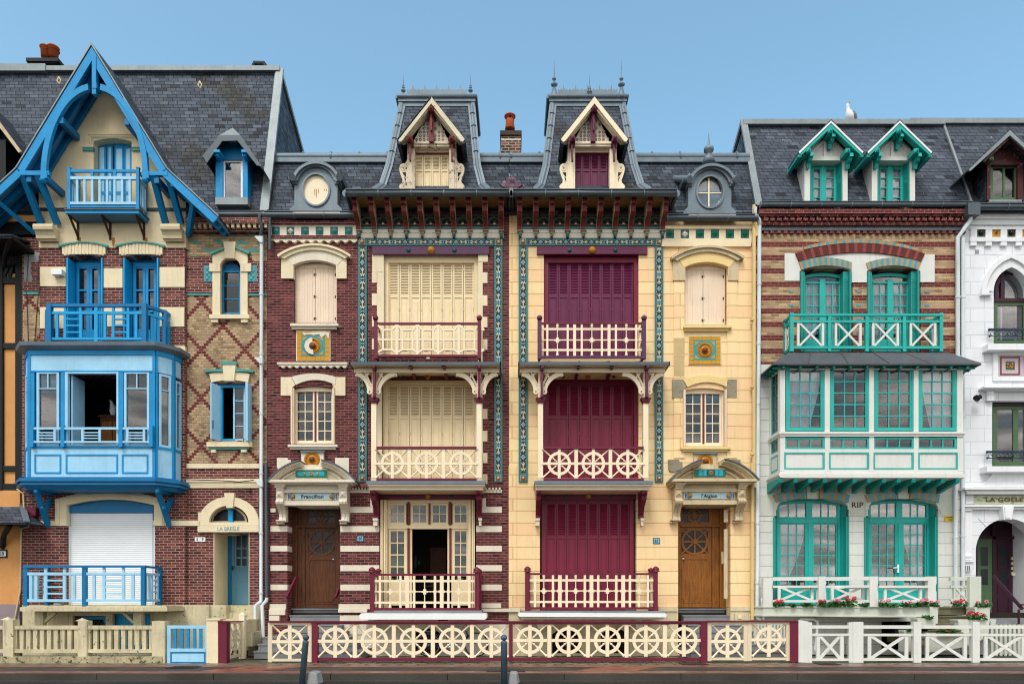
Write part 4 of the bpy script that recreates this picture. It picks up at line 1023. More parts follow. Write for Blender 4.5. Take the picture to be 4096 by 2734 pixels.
    for x in (360,508,410,660,712,805,855):
        q.fbox(f,X7(x)-.035,zr0+.02,X7(x)+.035,zr1-.02,-.02,.024,1)
    for x0, x1 in ((410,508),(712,805)):
        for y in (590,630,672): z = P(0,y,.72).z; q.fbox(f,X7(x0),z-.02,X7(x1),z+.02,-.015,.02,1)
    for x in (410,505,712,805): q.fbox(f,X7(x)-.03,zr1,X7(x)+.03,zT-.05,-.02,.02,1)
    for i,(x,y) in enumerate(pl[1:5]):
        w = .05 if i in (0,3) else .06; q.wbox(x-w,x+w,y-w,y+w,zB,zT+.035,0)
    q.wbox(pl[5][0]-.05,pl[5][0]+.05,-.1,0,zB,zT,0)
    q.build('balcony_railing', [m['blue_dk'], m['blue_md']], H)
    # ---- ground floor roller shutter
    use(Z3)
    q = MB(); D = .1
    q.band(arc(472,300,1092,300,42,20), arc(390,262,1160,262,66,20), D+.05, .15, 0); q.band(arc(472,282,1092,282,42,20), arc(440,262,1125,262,46,20), D+.09, .1, 0)
    q.R(390,255,472,446,D+.05,.15,0); q.R(1092,255,1162,446,D+.05,.15,0); q.R(402,262,420,436,D+.07,.1,0); q.R(1140,262,1150,436,D+.07,.1,0)
    q.build('window_surround', m['cream_stone'], H)
    q = MB(); q.L([(472,355)]+arc(472,298,1092,298,40,16)+[(1092,355)], -.02, .06, 0); q.R(482,305,1088,352,.03,.1,0); q.R(472,355,492,1012,-.0,.1,0); q.R(1083,355,1092,1012,-.0,.1,0)
    q.build('shutter_box', m['blue_dk'], H)
    q = MB(); n = 46
    for i in range(n):
        y0 = 356+(1012-356)*i/n; y1 = 356+(1012-356)*(i+1)/n
        p = [P(492,y1-1.5,-.03),P(1083,y1-1.5,-.03),P(1083,y0+1,-.037),P(492,y0+1,-.037)]; B = Vector((0,.02,0)); q.hexa(p+[v+B for v in p], 0)
        q.R(492,y1-2,1083,y1+1.5,-.052,.01,1)
    q.build('roller_shutter', [m['shutterw'], m['shutterg']], H)
    q = MB(); q.R(484,450,493,1012,.02,.1); q.R(1088,450,1099,1012,.06,.1); q.build('shutter_guide', m['white_p'], H)
    # ---- ground floor balcony
    d = 1.02; q = MB()
    q.R(140,1022,1186,1052,d+.05,1.12,0); q.R(158,1012,1178,1024,d+.0,1.05,0)
    bal = q.build('balcony', [m['cream_dirty']], H)
    q = MB()
    for x in (275,975): q.R(x-30,1052,x+28,1290,d-.35,.16,0)
    for x0,y0,x1,y1 in ((300,1135,390,1060),(945,1130,870,1060)): q.bar(x0,y0,x1,y1,20,d-.4,.1,0)
    q.build('pillar', m['cream_dirty'], bal)
    q = MB()
    def rail59(q, W0, fbx):
        pass
    q.R(163,726,1026,742,d+.02,.08,0)
    for x0, x1 in ((163,190),(581,609),(998,1026)): q.R(x0,742,x1,1018,d,.09,0)
    q.R(190,776,998,796,d-.01,.055,1); q.R(190,966,998,985,d-.01,.055,1)
    for x in (216,253,321,455,524,665,736,873,940): q.R(x-10,796,x+10,966,d-.018,.04,1)
    for x in (321,455,736,873): q.R(x-9,742,x+9,776,d-.018,.04,1)
    for x0,x1 in ((321,455),(736,873)):
        for y in (833,880,926): q.R(x0,y-6,x1,y+6,d-.02,.035,1)
    zt_, z2, z1_, z0_ = P(0,734,d).z, P(0,786,d).z, P(0,975,d).z, P(0,1018,d).z
    for X in (P(176,0,d).x, P(1012,0,d).x):
        q.wbox(X-.04,X+.04,-d+.09,-.1,zt_-.03,zt_+.025,0); q.wbox(X-.027,X+.027,-d+.09,-.18,z2-.03,z2+.03,1); q.wbox(X-.027,X+.027,-d+.09,-.18,z1_-.03,z1_+.03,1)
        q.wbox(X-.045,X+.045,-.19,-.1,z0_,zt_-.03,0)
        for yy in (-.88,-.72,-.58,-.3): q.wbox(X-.02,X+.02,yy,yy+.06,z1_,z2,1)
        for z in (.33,.55,.77): q.wbox(X-.018,X+.018,-.55,-.3,z1_+(z2-z1_)*z-.02,z1_+(z2-z1_)*z+.02,1)
    q.build('railing', [m['blue_dk'], m['blue_lt']], bal)
    # cellar windows
    q = MB(); q.R(575,1090,750,1110,-.1,.05,0); q.R(575,1110,590,1320,-.1,.05,0); q.R(735,1110,750,1320,-.1,.05,0)
    for i in range(6): 
        for j in range(4): x = 600+i*26; y = 1120+j*46; q.bar(x,y,x+13,y+23,4,-.09,.02,1); q.bar(x+13,y+23,x+26,y,4,-.09,.02,1); q.bar(x,y+46,x+13,y+23,4,-.088,.02,1); q.bar(x+13,y+23,x+26,y+46,4,-.088,.02,1)
    q.build('cellar_window', [m['blue'], m['iron']], H)
    q = MB()
    for i in range(9): q.R(800+i*30,1072,828+i*30,1350,-.06-.004*(i%2),.04,0)
    q.R(798,1068,1070,1090,-.04,.04,0); q.build('cellar_shutter', m['blue_md'], H)
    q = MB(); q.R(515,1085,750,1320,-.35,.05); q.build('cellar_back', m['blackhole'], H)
    # ---- entrance with lunette
    q = MB(); F = .08; cx = 1622
    def ell(rx, ry, y, n=18): return [(cx-rx*math.cos(PI*i/n), y-ry*math.sin(PI*i/n)) for i in range(n+1)]
    q.band(ell(140,118,420), ell(216,188,428), F, .12, 0); q.R(1406,350,1480,440,F,.12,0); q.R(1765,420,1836,440,F,.12,0); q.R(1480,421,1765,440,F,.1,0)
    q.L([(1590,214),(1662,214),(1650,318),(1605,318)], F+.04, .14, 0)
    q.R(1402,441,1836,490,F+.02,.16,0)
    q.R(1518,490,1620,496,-.0,1,0); q.wbox(uz(1515,0,0)[0]-.0, uz(1515,0,0)[0]+.02, .0, .95, P(0,1012,0).z, P(0,497,0).z, 0)
    q.wbox(uz(1770,0,0)[0]-.02, uz(1770,0,0)[0], .0, .95, P(0,1012,0).z, P(0,497,0).z, 0)
    q.R(1478,300,1500,421,-.0,.3,0) if 0 else None
    q.build('door_surround', m['cream_stone'], H)
    q = MB(); 
    for i in range(1): q.L([(1490,422)]+[(cx-118*math.cos(PI*i/14), 422-95*math.sin(PI*i/14)) for i in range(1,14)]+[(1755,422)], -.25, .02, 0)
    lw = q.build('fanlight_pane', m['frost'], H)
    q = MB(); q.band([(cx-118*math.cos(PI*i/14), 422-97*math.sin(PI*i/14)) for i in range(15)], [(cx-132*math.cos(PI*i/14), 422-112*math.sin(PI*i/14)) for i in range(15)], -.2, .05, 1)
    q.R(1500,412,1745,424,-.2,.05,1); q.R(1618,308,1650,424,-.12,.1,0); q.R(1610,305,1642,332,-.05,.12,0)
    q.build('fanlight', [m['blue_md'], m['cream_stone']], H)
    text('LA BRESLE','house_name',1620,469,27,F+.022,m['text_bl'],H,ext=.004,bold=0.0,sx=.9)
    dq = -.9; use(Z3)
    q = MB(); q.R(1605,490,1640,1012,dq,.08,1); q.R(1640,490,1780,1008,dq-.03,.05,0); q.R(1780,490,1830,1012,dq,.08,1)
    q.R(1660,755,1780,760,dq-.022,.02,0); q.L([(1662,998),(1662,822),(1770,822),(1770,998)],dq-.015,.02,0,holes=[[(1674,986),(1674,834),(1760,834),(1760,986)]]); q.L([(1662,808),(1662,756),(1790,756),(1790,808)],dq-.015,.02,0,holes=[[(1672,798),(1672,766),(1780,766),(1780,798)]])
    dr = q.build('front_door', [m['blue_lt2'], m['blue_dk']], H)
    q = MB(); q.R(1665,495,1800,735,dq-.022,.012); q.build('door_pane', m['frost'], dr)
    q = MB()
    for x in (1672,1713,1755,1797): q.R(x-5,495,x+5,735,dq-.0,.02)
    for y in (510,605,672,735): q.R(1665,y-6,1800,y+6,dq-.004,.02)
    q.build('door_bar', m['blue_lt2'], dr)
    q = MB(); q.bar3(P(1648,742,dq+.04),P(1668,742,dq+.04),.02,.02); q.R(1645,730,1654,760,dq+.0,.03); q.build('handle', m['iron'], dr)
    q = MB()
    for x in (1382,1420): q.R(x,527,x+36,558,.012,.012)
    pl_ = q.build('number_plate', m['white_p'], H)
    text('5','house_number',1400,543,19,.016,m['text_dk'],H,ext=.002,bold=.02); text('9','house_number',1438,543,19,.016,m['text_dk'],H,ext=.002,bold=.02)
    q = MB(); use(Z3); q.R(180,320,252,376,.25,.15); q.R(176,318,258,326,.26,.17); q.build('meter_box', m['maroon'], H)
    use(Z2); q = MB(); q.R(320,274,386,308,.28,.14); q.R(345,308,372,318,.22,.06); q.build('outdoor_lamp', m['white_p'], H)
    # pipes at the right edge
    use(Z2)
    q = [P(1640,60,.12), P(1640,1150,.12), P(1640,1568,.12)]
    use(Z3); e = [P(1852,975,.12), P(1850,985,.14), P(1812,1012,.2), P(1810,1135,.2)]
    downpipe(H, q[:1]+e, .05, 'pipe_w')
    use(Z1); b = MB(); b.tube([P(1812,1322,.3),P(1806,1345,.3),P(1825,1400,.25),P(1818,1470,.15)], .05); b.tube([P(1880,1345,.25),P(1880,1568,.12)], .045)
    b.build('downpipe', m['lead_dark'], H)
    use(Z3); b = MB(); b.tube([P(1888,0,.12),P(1892,960,.12)], .045, 0); b.build('downpipe', m['lead_dark'], H)
    b = MB(); b.tube([P(1892,955,.14),P(1892,975,.14),P(1860,1010,.2),P(1868,1235,.25)], .05, 0); b.build('downpipe', m['pipe_w'], H)
    use(Z2); b = MB()
    for y in (68, 828): b.L([(1594,y),(1646,y),(1646,y+38),(1628,y+38)], .2, .12)
    use(Z3); b.L([(1808,125),(1862,125),(1862,168),(1842,168)], .2, .12); b.build('pipe_hopper', m['pipe_w'], H)
    # things standing in the room behind the open bay window
    t = thing('cabinet', (-11.2,.9,P(0,1400,0).z-.9), 'dark wooden cabinet seen through the open bay window', 'cabinet'); q = MB(); wl = worldloc(t)
    q.wbox(wl.x-.35,wl.x+.35,.75,1.2,5.2,6.62); q.wbox(wl.x-.4,wl.x+.4,.72,1.23,6.62,6.68); q.build('carcass', m['wood_dk'], t); q = MB(); q.wbox(wl.x-.3,wl.x-.02,.735,.75,5.4,6.5); q.wbox(wl.x+.02,wl.x+.3,.735,.75,5.4,6.5); q.build('door', m['wood_lt'], t)
    q = MB(); c = Vector((-11.25,.85,6.69)); q.tube([c,c+Vector((0,0,.12)),c+Vector((.0,0,.24)),c+Vector((-.03,-.02,.36)),c+Vector((-.04,-.04,.42))],[.05,.09,.08,.04,.035],0,10); q.tube([c+Vector((-.04,-.07,.42)),c+Vector((-.05,-.13,.41))],[.015,.004],0,6)
    tag(q.build('bird_figurine', m['feather']), 'small white bird figurine on the cabinet in the open bay window', 'figurine')
    # thin cables
    b = MB(); use(Z2); b.tube([P(180,150,.14),P(166,400,.13),P(178,750,.13)], .008); b.tube([P(245,190,.14),P(238,450,.13),P(215,750,.13)], .008)
    use(Z3); b.tube([P(1320,118,.13),P(1560,125,.14),P(1700,135,.13),P(1800,122,.13)], .012); b.tube([P(1590,182,.05),P(1700,190,.06),P(1780,180,.05),P(1775,215,.05),P(1765,220,.05)], .014)
    use(Z1); b.tube([P(415,1360,.12),P(500,1345,.12),P(560,1310,.12)], .006); b.build('cable', m['text_dk'], H)
    # white stone lying on the ground floor balcony
    use(Z3); c = P(415,1010,.9); b = MB(); b.ball((0,0,0), .13, sy=.8, sz=.5); b2 = b
    o = b.build('loose_stone', m['concrete']); o.location = c+Vector((0,0,.02)); tag(o, 'pale rounded stone lying on the edge of the blue ground floor balcony', 'stone')
    # plant inside bay
    plant_pot(-12.0, -.35, zw0+.02)
    return H
m['blue_lt2'] = paint('grey_blue_door_paint', '#5f8fa6', .5, .12, .1)
def plant_pot(x, y, z):
    t = thing('potted_plant', (x, y, z), 'spiky green plant in a dark blue bowl behind the left bay window pane', 'potted plant')
    b = MB(); b.lathe((x,y,z), [(0,.12),(.1,.24),(.3,.28),(.38,.22),(.4,.2)]); b.build('bowl', m['bikeblue'], t)
    b = MB()
    for i in range(26):
        a = random.random()*2*PI; l = random.uniform(.2,.38); c = Vector((x,y,z+.36)); e = c+Vector((math.cos(a)*l*.7, math.sin(a)*l*.5, l*.8))
        b.tube([c, c.lerp(e,.5)+Vector((0,0,.04)), e], [.014,.011,.002], 0, 4)
    b.build('leaves', m['leaf'], t)
# ================================================================== the twin houses with ship's-wheel balconies
SHB, SHS, SHT = 4.33, 10.546, 4.19     # how far the right twin stands from the left one: front bay, side bay, roof tower
def knob_beam(par, x0, y0, x1, y1, d, mt, xs, name='lintel_beam', t=.1):
    b = MB(); b.R(x0, y0, x1, y1, d, t); o = b.build(name, m[mt], par)
    b = MB(); c = (y0+y1)/2; r = (y1-y0)*.3
    b.boss(xs[0], c, r, d, .05, 0); b.boss(xs[2], c, r, d, .05, 0); b.boss(xs[1], c, r*1.6, d, .09, 1)
    b.build('glazed_knob', [m['teal_dk'], m['gold']], o); return o
def bay(H, right):
    xo = SHB if right else 0
    mar = 'plum' if right else 'maroon'; shut = 'maroon_s' if right else 'cream_s'
    wl = 'yellowb' if right else 'brick60'
    # --- tile bands
    use(Z4, xo); b = MB()
    floral(b, 728, 1312, 1614, 1362, .045, False)
    b.R(664,1312,727,1362,.042,.02,0); b.R(1615,1312,1676,1362,.042,.02,0)
    corner_tile(b, 693, 1334, 21, .06); corner_tile(b, 1645, 1338, 21, .06)
    use(Z5, xo)
    for x0, x1 in ((664,727),(1613,1672)):
        f = G['f']; use(Z4, xo); ytop = 1366; zt = P(0,1366,0).z
        use(Z5, xo); yt = (VY-(zt-EYE)*FOC/DIST-Z5.oy)/Z5.s
        floral(b, x0, yt, x1, 1466, .045, True)
        b.R(x0, 1466.5, x1, 1528, .042, .02, 0); corner_tile(b, (x0+x1)/2, 1500, 19, .06)
    b.build('tile_band', tilemats()+[m['oldstone']], H)
    # --- top floor opening
    use(Z4, xo)
    if right: knob_beam(H, 790, 1368, 1560, 1420, .07, 'plum', (1017,1175,1337))
    else: knob_beam(H, 764, 1366, 1578, 1420, .07, 'purple', (1017,1175,1337))
    # ground: lintels at three floors
    use(Z5, xo); knob_beam(H, 830, 775, 1500, 818, -.02, 'maroon', (980,1152,1330))
    use(Z6, xo); knob_beam(H, 828, 214, 1515, 258, -.02, 'maroon', (1013,1175,1338))
    # --- shutters
    use(Z5, xo)
    shutter_row(H, 878, 0, 1475, 660, 222, 8, -.16, 'plum_s' if right else shut, slats=19, yopen=12)
    b = MB(); b.R(845,-110,1503,-62,-.02,.1); b.R(878,-62,1475,-0,-.1,.12); b.R(840,-62,878,660,-.1,.12); b.R(1475,-62,1503,660,-.1,.12)
    b.build('shutter_frame', m[shut], H)
    shutter_row(H, 875, 850, 1476, 1500, 1066, 8, -.16, shut, slats=19, yopen=862)
    b = MB(); b.R(832,830,1500,850,-.1,.12); b.R(840,850,875,1500,-.1,.12); b.R(1476,850,1503,1500,-.1,.12); b.R(832,816,1500,830,-.04,.12); b.build('shutter_frame', m[shut], H)
    hb = MB()
    for i in range(9):
        for yy in (45, 325, 940, 1190): hb.R(878+i*74.5-5, yy-11, 878+i*74.5+5, yy+11, -.155, .02)
    hb.build('shutter_hinge', m['oldstone' if not right else 'maroon'], H)
    # --- bracketed canopy
    d = .95; D0 = .95
    b = MB(); zt = P(0,670,.5).z; zf = P(0,690,d).z; zfb = P(0,713,d).z
    xa, xb = uz(605,0,d)[0], uz(1663,0,d)[0]; ya = -d
    xi, xj = xa+.1, xb-.1
    top = [(xa,ya,zf),(xb,ya,zf),(xb,.0,zf+.02),(xa,.0,zf+.02)]
    b.add([(xa,ya,zf),(xb,ya,zf),(xb-.1,0,zf),(xa+.1,0,zf),(xa+.55,-.45,zf+.13),(xb-.55,-.45,zf+.13),(xb-.55,0,zf+.13),(xa+.55,0,zf+.13)],
          [(0,1,5,4),(1,2,6,5),(4,5,6,7),(3,0,4,7),(0,3,2,1)], 0)
    b.wbox(xa,xb,ya,ya+.03,zfb,zf,0); b.wbox(xa,xa+.03,ya,0,zfb,zf,0); b.wbox(xb-.03,xb,ya,0,zfb,zf,0)
    for k in range(1,5): x = xa+(xb-xa)*k/5; b.bar3((x,ya-.004,zf+.006),(x+ (.1 if k<3 else -.1),-.45,zf+.135),.03,.025)
    can = b.build('canopy', m['lead_dark'], H)
    b = MB(); b.wbox(xa+.03,xb-.03,ya+.03,0,zfb+.02,zfb+.05,0)
    for k in range(1,10): x = xa+(xb-xa)*k/10; b.wbox(x-.012,x+.012,ya+.05,0,zfb+.005,zfb+.02,0)
    b.build('soffit_board', m['cream_s'], can)
    b = MB()
    for x in (1030,1262): p = P(x,735,.9); b.bar3((p.x,-.9,zfb-.0),(p.x,0,zfb-.04),.07,.09)
    b.build('soffit_rafter', m[mar], can)
    use(Z5, xo); b = MB(); b.R(925,742,1380,770,-.0,.05,0)
    for i in range(16):
        b.sector(942+i*28, 756, 5, 9, 0, 260, .006, .01, 1, n=8)
    b.build('scroll_tile', [m['navy_tile'], m['ivory']], H)
    # posts with scroll brackets
    dp = .72
    for (x0, x1, s) in ((757,793,-1),(1491,1527,1)):
        b = MB(); cx = (x0+x1)/2; b.R(x0,978,x1,1512,dp,.14,0); b.R(x0+4,715,x1-4,940,dp-.03,.1,0)
        b.R(x0-2,1495,x1+2,1518,dp+.01,.16,2)
        po = b.build('canopy_post', [m['cream'], m['maroon'], m['oldstone']], H)
        b = MB(); b.R(x0-18,938,x1+16,948,dp+.05,.22,0); b.R(x0-10,948,x1+10,962,dp+.04,.2,0); b.R(x0-3,962,x1+3,978,dp+.02,.17,0); b.build('capital', m['maroon'], po)
        b = MB(); b.L([(cx-12,712),(cx+12,712),(cx+12,740),(cx+6,748),(cx+10,800),(cx+6,870),(cx+10,935),(cx-10,935),(cx-6,870),(cx-10,800),(cx-6,748),(cx-12,740)], dp+.14, .16, 0)
        b.R(cx-9,712,cx+9,742,dp+.2,.25,0); b.R(cx-9,712,cx+9,730,dp+.23,.25,0)
        b.build('bracket_front', m[mar], po)
        b = MB()
        for t in (-1, 1):
            ex = cx+t*(145 if t*s<0 else 110); n = 12
            o = []; i_ = []
            for k in range(n+1):
                a = PI/2*k/n; o.append((cx+t*12+(ex-cx-t*12)*(1-math.cos(a))*1.0+t*10, 905-145*math.sin(a))); i_.append((cx+t*12+(ex-cx-t*12)*(1-math.cos(a))*.9+t*32, 905-120*math.sin(a)+4))
            b.band(o, i_, dp-.04, .07, 0)
            b.R(min(cx+t*12,ex+t*22),738,max(cx+t*12,ex+t*22),758,dp-.042,.075,0)
            b.bar(cx+t*16,858,cx+t*(60),765,13,dp-.05,.05,0); b.bar(cx+t*30,765,cx+t*72,806,11,dp-.052,.05,0)
            b.sector(cx+t*30, 897, 0, 19, 0, 360, dp-.035, .08, 0, n=14); b.sector(cx+t*30, 897, 0, 5, 0, 360, dp-.03, .01, 1, n=8)
            b.sector(cx+t*22, 872, 0, 12, 0, 360, dp-.037, .07, 0, n=12)
            b.sector(ex+t*18, 752, 0, 12, 0, 360, dp-.037, .07, 0, n=12)
        b.build('scroll_bracket', [m['cream'], m['redwood']], po)
        b = MB(); X = P(cx,0,dp).x
        b.prism([Vector((X-.035,-dp+.1,P(0,905,dp).z)),Vector((X-.035,-dp+.18,P(0,905,dp).z)),Vector((X-.035,-.12,P(0,775,dp).z)),Vector((X-.035,-.0,P(0,775,dp).z)),Vector((X-.035,0,P(0,735,dp).z)),Vector((X-.035,-dp+.1,P(0,735,dp).z))], .07, 0, Vector((1,0,0)))
        b.build('bracket_side', m['cream'], po)
    b = MB(); b.wbox(uz(660,0,dp-.05)[0], uz(1640,0,dp-.05)[0], -dp+.0, -dp+.1, zfb-.11, zfb); b.build('canopy_beam', m['cream'], can)
    # --- first floor balcony
    d = .85; use(Z6, xo); b = MB()
    b.R(737,128,1582,150,d,.9,1); b.R(745,150,1577,162,d-.03,.85,0); b.R(752,162,1570,172,d-.07,.8,0); b.R(758,172,1562,192,d-.12,.75,0)
    bal = b.build('balcony', [m['cream'], m['lead']], H)
    for (x0, x1) in ((766,806),(1515,1556)):
        b = MB(); pr = [(192,.66),(222,.68),(232,.6),(262,.58),(268,.5),(300,.4),(305,.32),(340,.22),(372,.16),(378,.2),(392,.2)]
        u0, u1 = uz(x0,0,.62)[0], uz(x1-6,0,.62)[0]
        pts = [Vector((u0,0,P(0,192,.66).z))]+[Vector((u0,-dd,P(0,y,dd).z)) for y,dd in pr]+[Vector((u0,0,P(0,392,.0).z))]
        b.prism(pts, u1-u0, 0, Vector((1,0,0)))
        c = Vector(((u0+u1)/2,-.69,P(0,206,.66).z)); w = (u1-u0)/2
        b.add([c+Vector((-w,0,-w)),c+Vector((w,0,-w)),c+Vector((w,0,w)),c+Vector((-w,0,w)),c+Vector((0,-.07,0))],[(0,1,4),(1,2,4),(2,3,4),(3,0,4)],0)
        k = b.build('balcony_bracket', m['maroon'], bal)
        b = MB(); b.R(x0+20,392,x1+ (8 if x0<1000 else -4),445,.2,.25); b.R(x0+16,392,x1+(10 if x0<1000 else 0),408,.23,.28); b.build('corbel', m['white_stone'], H)
    use(Z5, xo); b = MB(); d = .74
    b.R(793,1279,1491,1296,d+.03,.1,1); b.R(793,1501,1491,1516,d+.03,.1,1)
    for cx in (904,1142,1382): wheel(b, cx, 1398, 119, 103, 82, d, tv=20, t=.05)
    for cx in (1023,1262): b.R(cx-13,1296,cx+11,1501,d+.008,.07,0)
    for X in (uz(775,0,d)[0], uz(1509,0,d)[0]):
        z0, z1, zm = P(0,1508,d).z, P(0,1288,d).z, P(0,1398,d).z
        b.wbox(X-.03,X+.03,-d+.1,-.05,z1-.03,z1+.03,1); b.wbox(X-.03,X+.03,-d+.1,-.05,z0-.03,z0+.03,1); b.wbox(X-.025,X+.025,-d+.1,-.05,zm-.03,zm+.03,0)
        b.wbox(X-.025,X+.025,-.42,-.36,z0,z1,0); b.bar3((X,-.65,z0),(X,-.1,z1),.04,.04,0); b.bar3((X,-.65,z1),(X,-.1,z0),.04,.04,0)
    b.build('railing', [m['cream'], m['maroon']], bal)
    # --- second floor balcony on the canopy
    if not right:
        d = .6; use(Z5); b = MB()
        b.R(800,416,1497,430,d,.06,1); b.R(800,640,1497,655,d,.06,1)
        for x0, x1 in ((776,799),(1498,1522)): b.R(x0,402,x1,665,d+.02,.1,1); c = P((x0+x1)/2,402,d-.03); b.lathe(c,[(0,.05),(.03,.07),(.09,.075),(.12,.04),(.14,.01)],m=1,n=10)
        b.R(1142,655,1165,668,d-.02,.05,0)
        P_ = 144.0; x = 800.0
        b.R(800,529,1497,541,d-.012,.04,0)
        for i in range(-1, 5):
            c = 935+P_*i
            if c > 800: b.R(c-8,432,c+8,640,d-.006,.05,0)
            l0, l1 = c+34, c+110
            if i == -1: l0 = 835; l1 = 900
            if i == 4: l0 = c+30; l1 = 1497
            for y, s in ((468,-1),(604,1)):
                b.R(l0, y-6, min(l1+6,1497), y+6, d-.01, .045, 0)
                if i >= 0 : b.bar(c, 528+s*100, l0+3, y, 13, d-.008, .045, 0)
                else: b.bar(803, 528+s*95, l0, y, 13, d-.008, .045, 0)
                if i < 4: b.bar(c+P_, 528+s*100, l1+3, y, 13, d-.009, .045, 0)
            for xx in (l0+4, l1): 
                if xx < 1490: b.R(xx-6,474,xx+6,598,d-.011,.045,0)
    else:
        d = .6; use(Z8); b = MB()
        b.R(288,414,992,428,d,.06,1); b.R(288,648,992,664,d,.06,2)
        for x0, x1 in ((262,290),(990,1018)): b.R(x0,402,x1,668,d+.02,.1,2); c = P((x0+x1)/2,402,d-.03); b.lathe(c,[(0,.05),(.03,.07),(.09,.075),(.12,.04),(.14,.01)],m=2,n=10)
        for y in (462,608): b.R(290,y-7,990,y+7,d-.01,.04,0)
        b.R(290,534,990,542,d-.014,.03,0)
        for x in (330,472,570,710,808,950): b.R(x-7,430,x+7,648,d-.004,.045,0)
        for x in (520,760): b.R(x-10,430,x+10,648,d-.004,.045,0)
        for x in (400,640,880): turned(b,x,430,648,d,4.5,0)
    X_ = (uz(787,0,d)[0], uz(1510,0,d)[0]) if not right else (uz(276,0,d)[0], uz(1004,0,d)[0])
    yy = (423,648,536)
    for X in X_:
        z1, z0, zm = P(0,yy[0],d).z, P(0,yy[1],d).z, P(0,yy[2],d).z
        b.wbox(X-.03,X+.03,-d+.08,-.04,z1-.03,z1+.03,1); b.wbox(X-.03,X+.03,-d+.08,-.04,z0-.03,z0+.03,1); b.wbox(X-.02,X+.02,-d+.08,-.04,zm-.03,zm+.03,0)
        b.wbox(X-.02,X+.02,-.34,-.28,z0,z1,0); b.bar3((X,-.3,z0+.1),(X,-.1,z1-.1),.04,.04,0); b.bar3((X,-.5,z1-.1),(X,-.3,z0+.1),.04,.04,0)
    b.build('upper_balcony_railing', [m['cream'], m['maroon'], m['purple'] if right else m['maroon']], H)
    # --- ground floor balcony
    if not right: use(Z6); d = .95; xa, xb = 762, 1535; tn = (905,1150,1393); nm = (832,978,1075,1223,1318,1467); wd = (1027,1271)
    else: use(Z9); d = .95; xa, xb = 180, 1120; tn = (311,537,762,987); nm = (248,376,473,602,697,825,922,1050); wd = (425,649,874)
    b = MB(); dy = 0 if not right else -5
    b.R(xa+30,785+dy,xb-30,799+dy,d,.08,1); b.R(xa+30,1027+dy,xb-30,1043+dy,d,.08,1)
    for x0, x1 in ((xa,xa+30),(xb-30,xb)):
        b.R(x0,778+dy,x1,1056+dy,d+.02,.12,1); c = P((x0+x1)/2,778+dy,d-.04); b.lathe(c,[(0,.1),(.02,.1),(.025,.07),(.06,.09),(.1,.08),(.14,.03),(.15,.0)],m=1,n=10)
        c2 = c+Vector((.02,.75,0)); b.lathe(c2,[(0,.08),(.03,.05),(.06,.08),(.1,.08),(.14,.02)],m=1,n=10); b.wbox(c2.x-.07,c2.x+.07,c2.y-.05,c2.y+.05,P(0,1056,d).z,c2.z,1)
    b.R((xa+xb)/2-8,1043+dy,(xa+xb)/2+8,1063+dy,d-.02,.05,1)
    for y in (837,990): b.R(xa+30,y-8+dy,xb-30,y+8+dy,d-.012,.04,0)
    b.R(xa+30,908+dy,xb-30,916+dy,d-.016,.03,0)
    for x in nm: b.R(x-8,800+dy,x+8,1027+dy,d-.006,.045,0); b.R(x-11,902+dy,x+11,922+dy,d-.006,.04,0)
    for x in wd: b.R(x-13,800+dy,x+13,1027+dy,d-.006,.045,0); b.R(x-22,903+dy,x+22,921+dy,d-.007,.04,0)
    for x in tn: turned(b,x,800+dy,1027+dy,d,4.8,0)
    for X in (uz(xa+15,0,d)[0], uz(xb-15,0,d)[0]):
        z1, z0 = P(0,792+dy,d).z, P(0,1035+dy,d).z
        b.wbox(X-.035,X+.035,-d+.1,-.2,z1-.04,z1+.04,1); b.wbox(X-.035,X+.035,-d+.1,-.2,z0-.04,z0+.04,1)
        for f in (.2,.5,.8): b.wbox(X-.02,X+.02,-d+.1,-.2,z0+(z1-z0)*f-.025,z0+(z1-z0)*f+.025,0)
        for yq in (-.7,-.55,-.4): b.wbox(X-.022,X+.022,yq,yq+.05,z0,z1,0)
    ra = b
    b = MB()
    if not right: b.L([(700,1066),(1580,1066),(1590,1080),(1590,1100),(1578,1110),(702,1110),(686,1102),(686,1080)], d+.12, 1.1, 0); b.R(790,1046,1555,1068,d+.02,1.0,1)
    else: b.L([(136,1062),(1172,1066),(1182,1076),(1178,1094),(140,1090),(126,1078)], d+.12, 1.1, 0); b.R(145,1050,1165,1068,d+.04,1.0,1); b.R(150,1092,1165,1108,d,.9,2)
    gb = b.build('ground_balcony', [m['white_p'], m['granite'], m['white_stone']], H)
    ra.build('railing', [m['cream'], m['maroon']], gb)
    # --- bracketed cornice with shell arches
    use(Z4, xo); f = G['f']
    b = MB(); 
    for y0,y1,mi,o in ((1095,1100,2,0),(1100,1142,0,.0),(1142,1158,1,.05),(1158,1208,1,.0),(1208,1222,1,.04),(1224,1248,0,.01),(1248,1252,2,0),(1252,1274,2,.03),(1276,1308,2,.03),(1308,1312,0,.035)):
        b.R(662,y0,1680,y1,o+.02,.2,mi)
    b.R(662,1060,1680,1094,.02,.2,0)
    for i in range(9):
        c = 728+111*i; b.sector(c,1207,34,46,0,180,.05,.1,0,n=14); b.sector(c,1207,0,34,0,180,.028,.02,3,n=14)
        for k in range(1,8):
            a = PI*k/8; b.bar(c,1205,c+33*math.cos(a),1205-33*math.sin(a),3,.04,.02,1)
        b.sector(c,1212,0,9,0,180,.07,.05,2,n=8)
    b.build('frieze', [m['teal_md'], m['brownclay'], m['white_stone'], m['blackhole']], H)
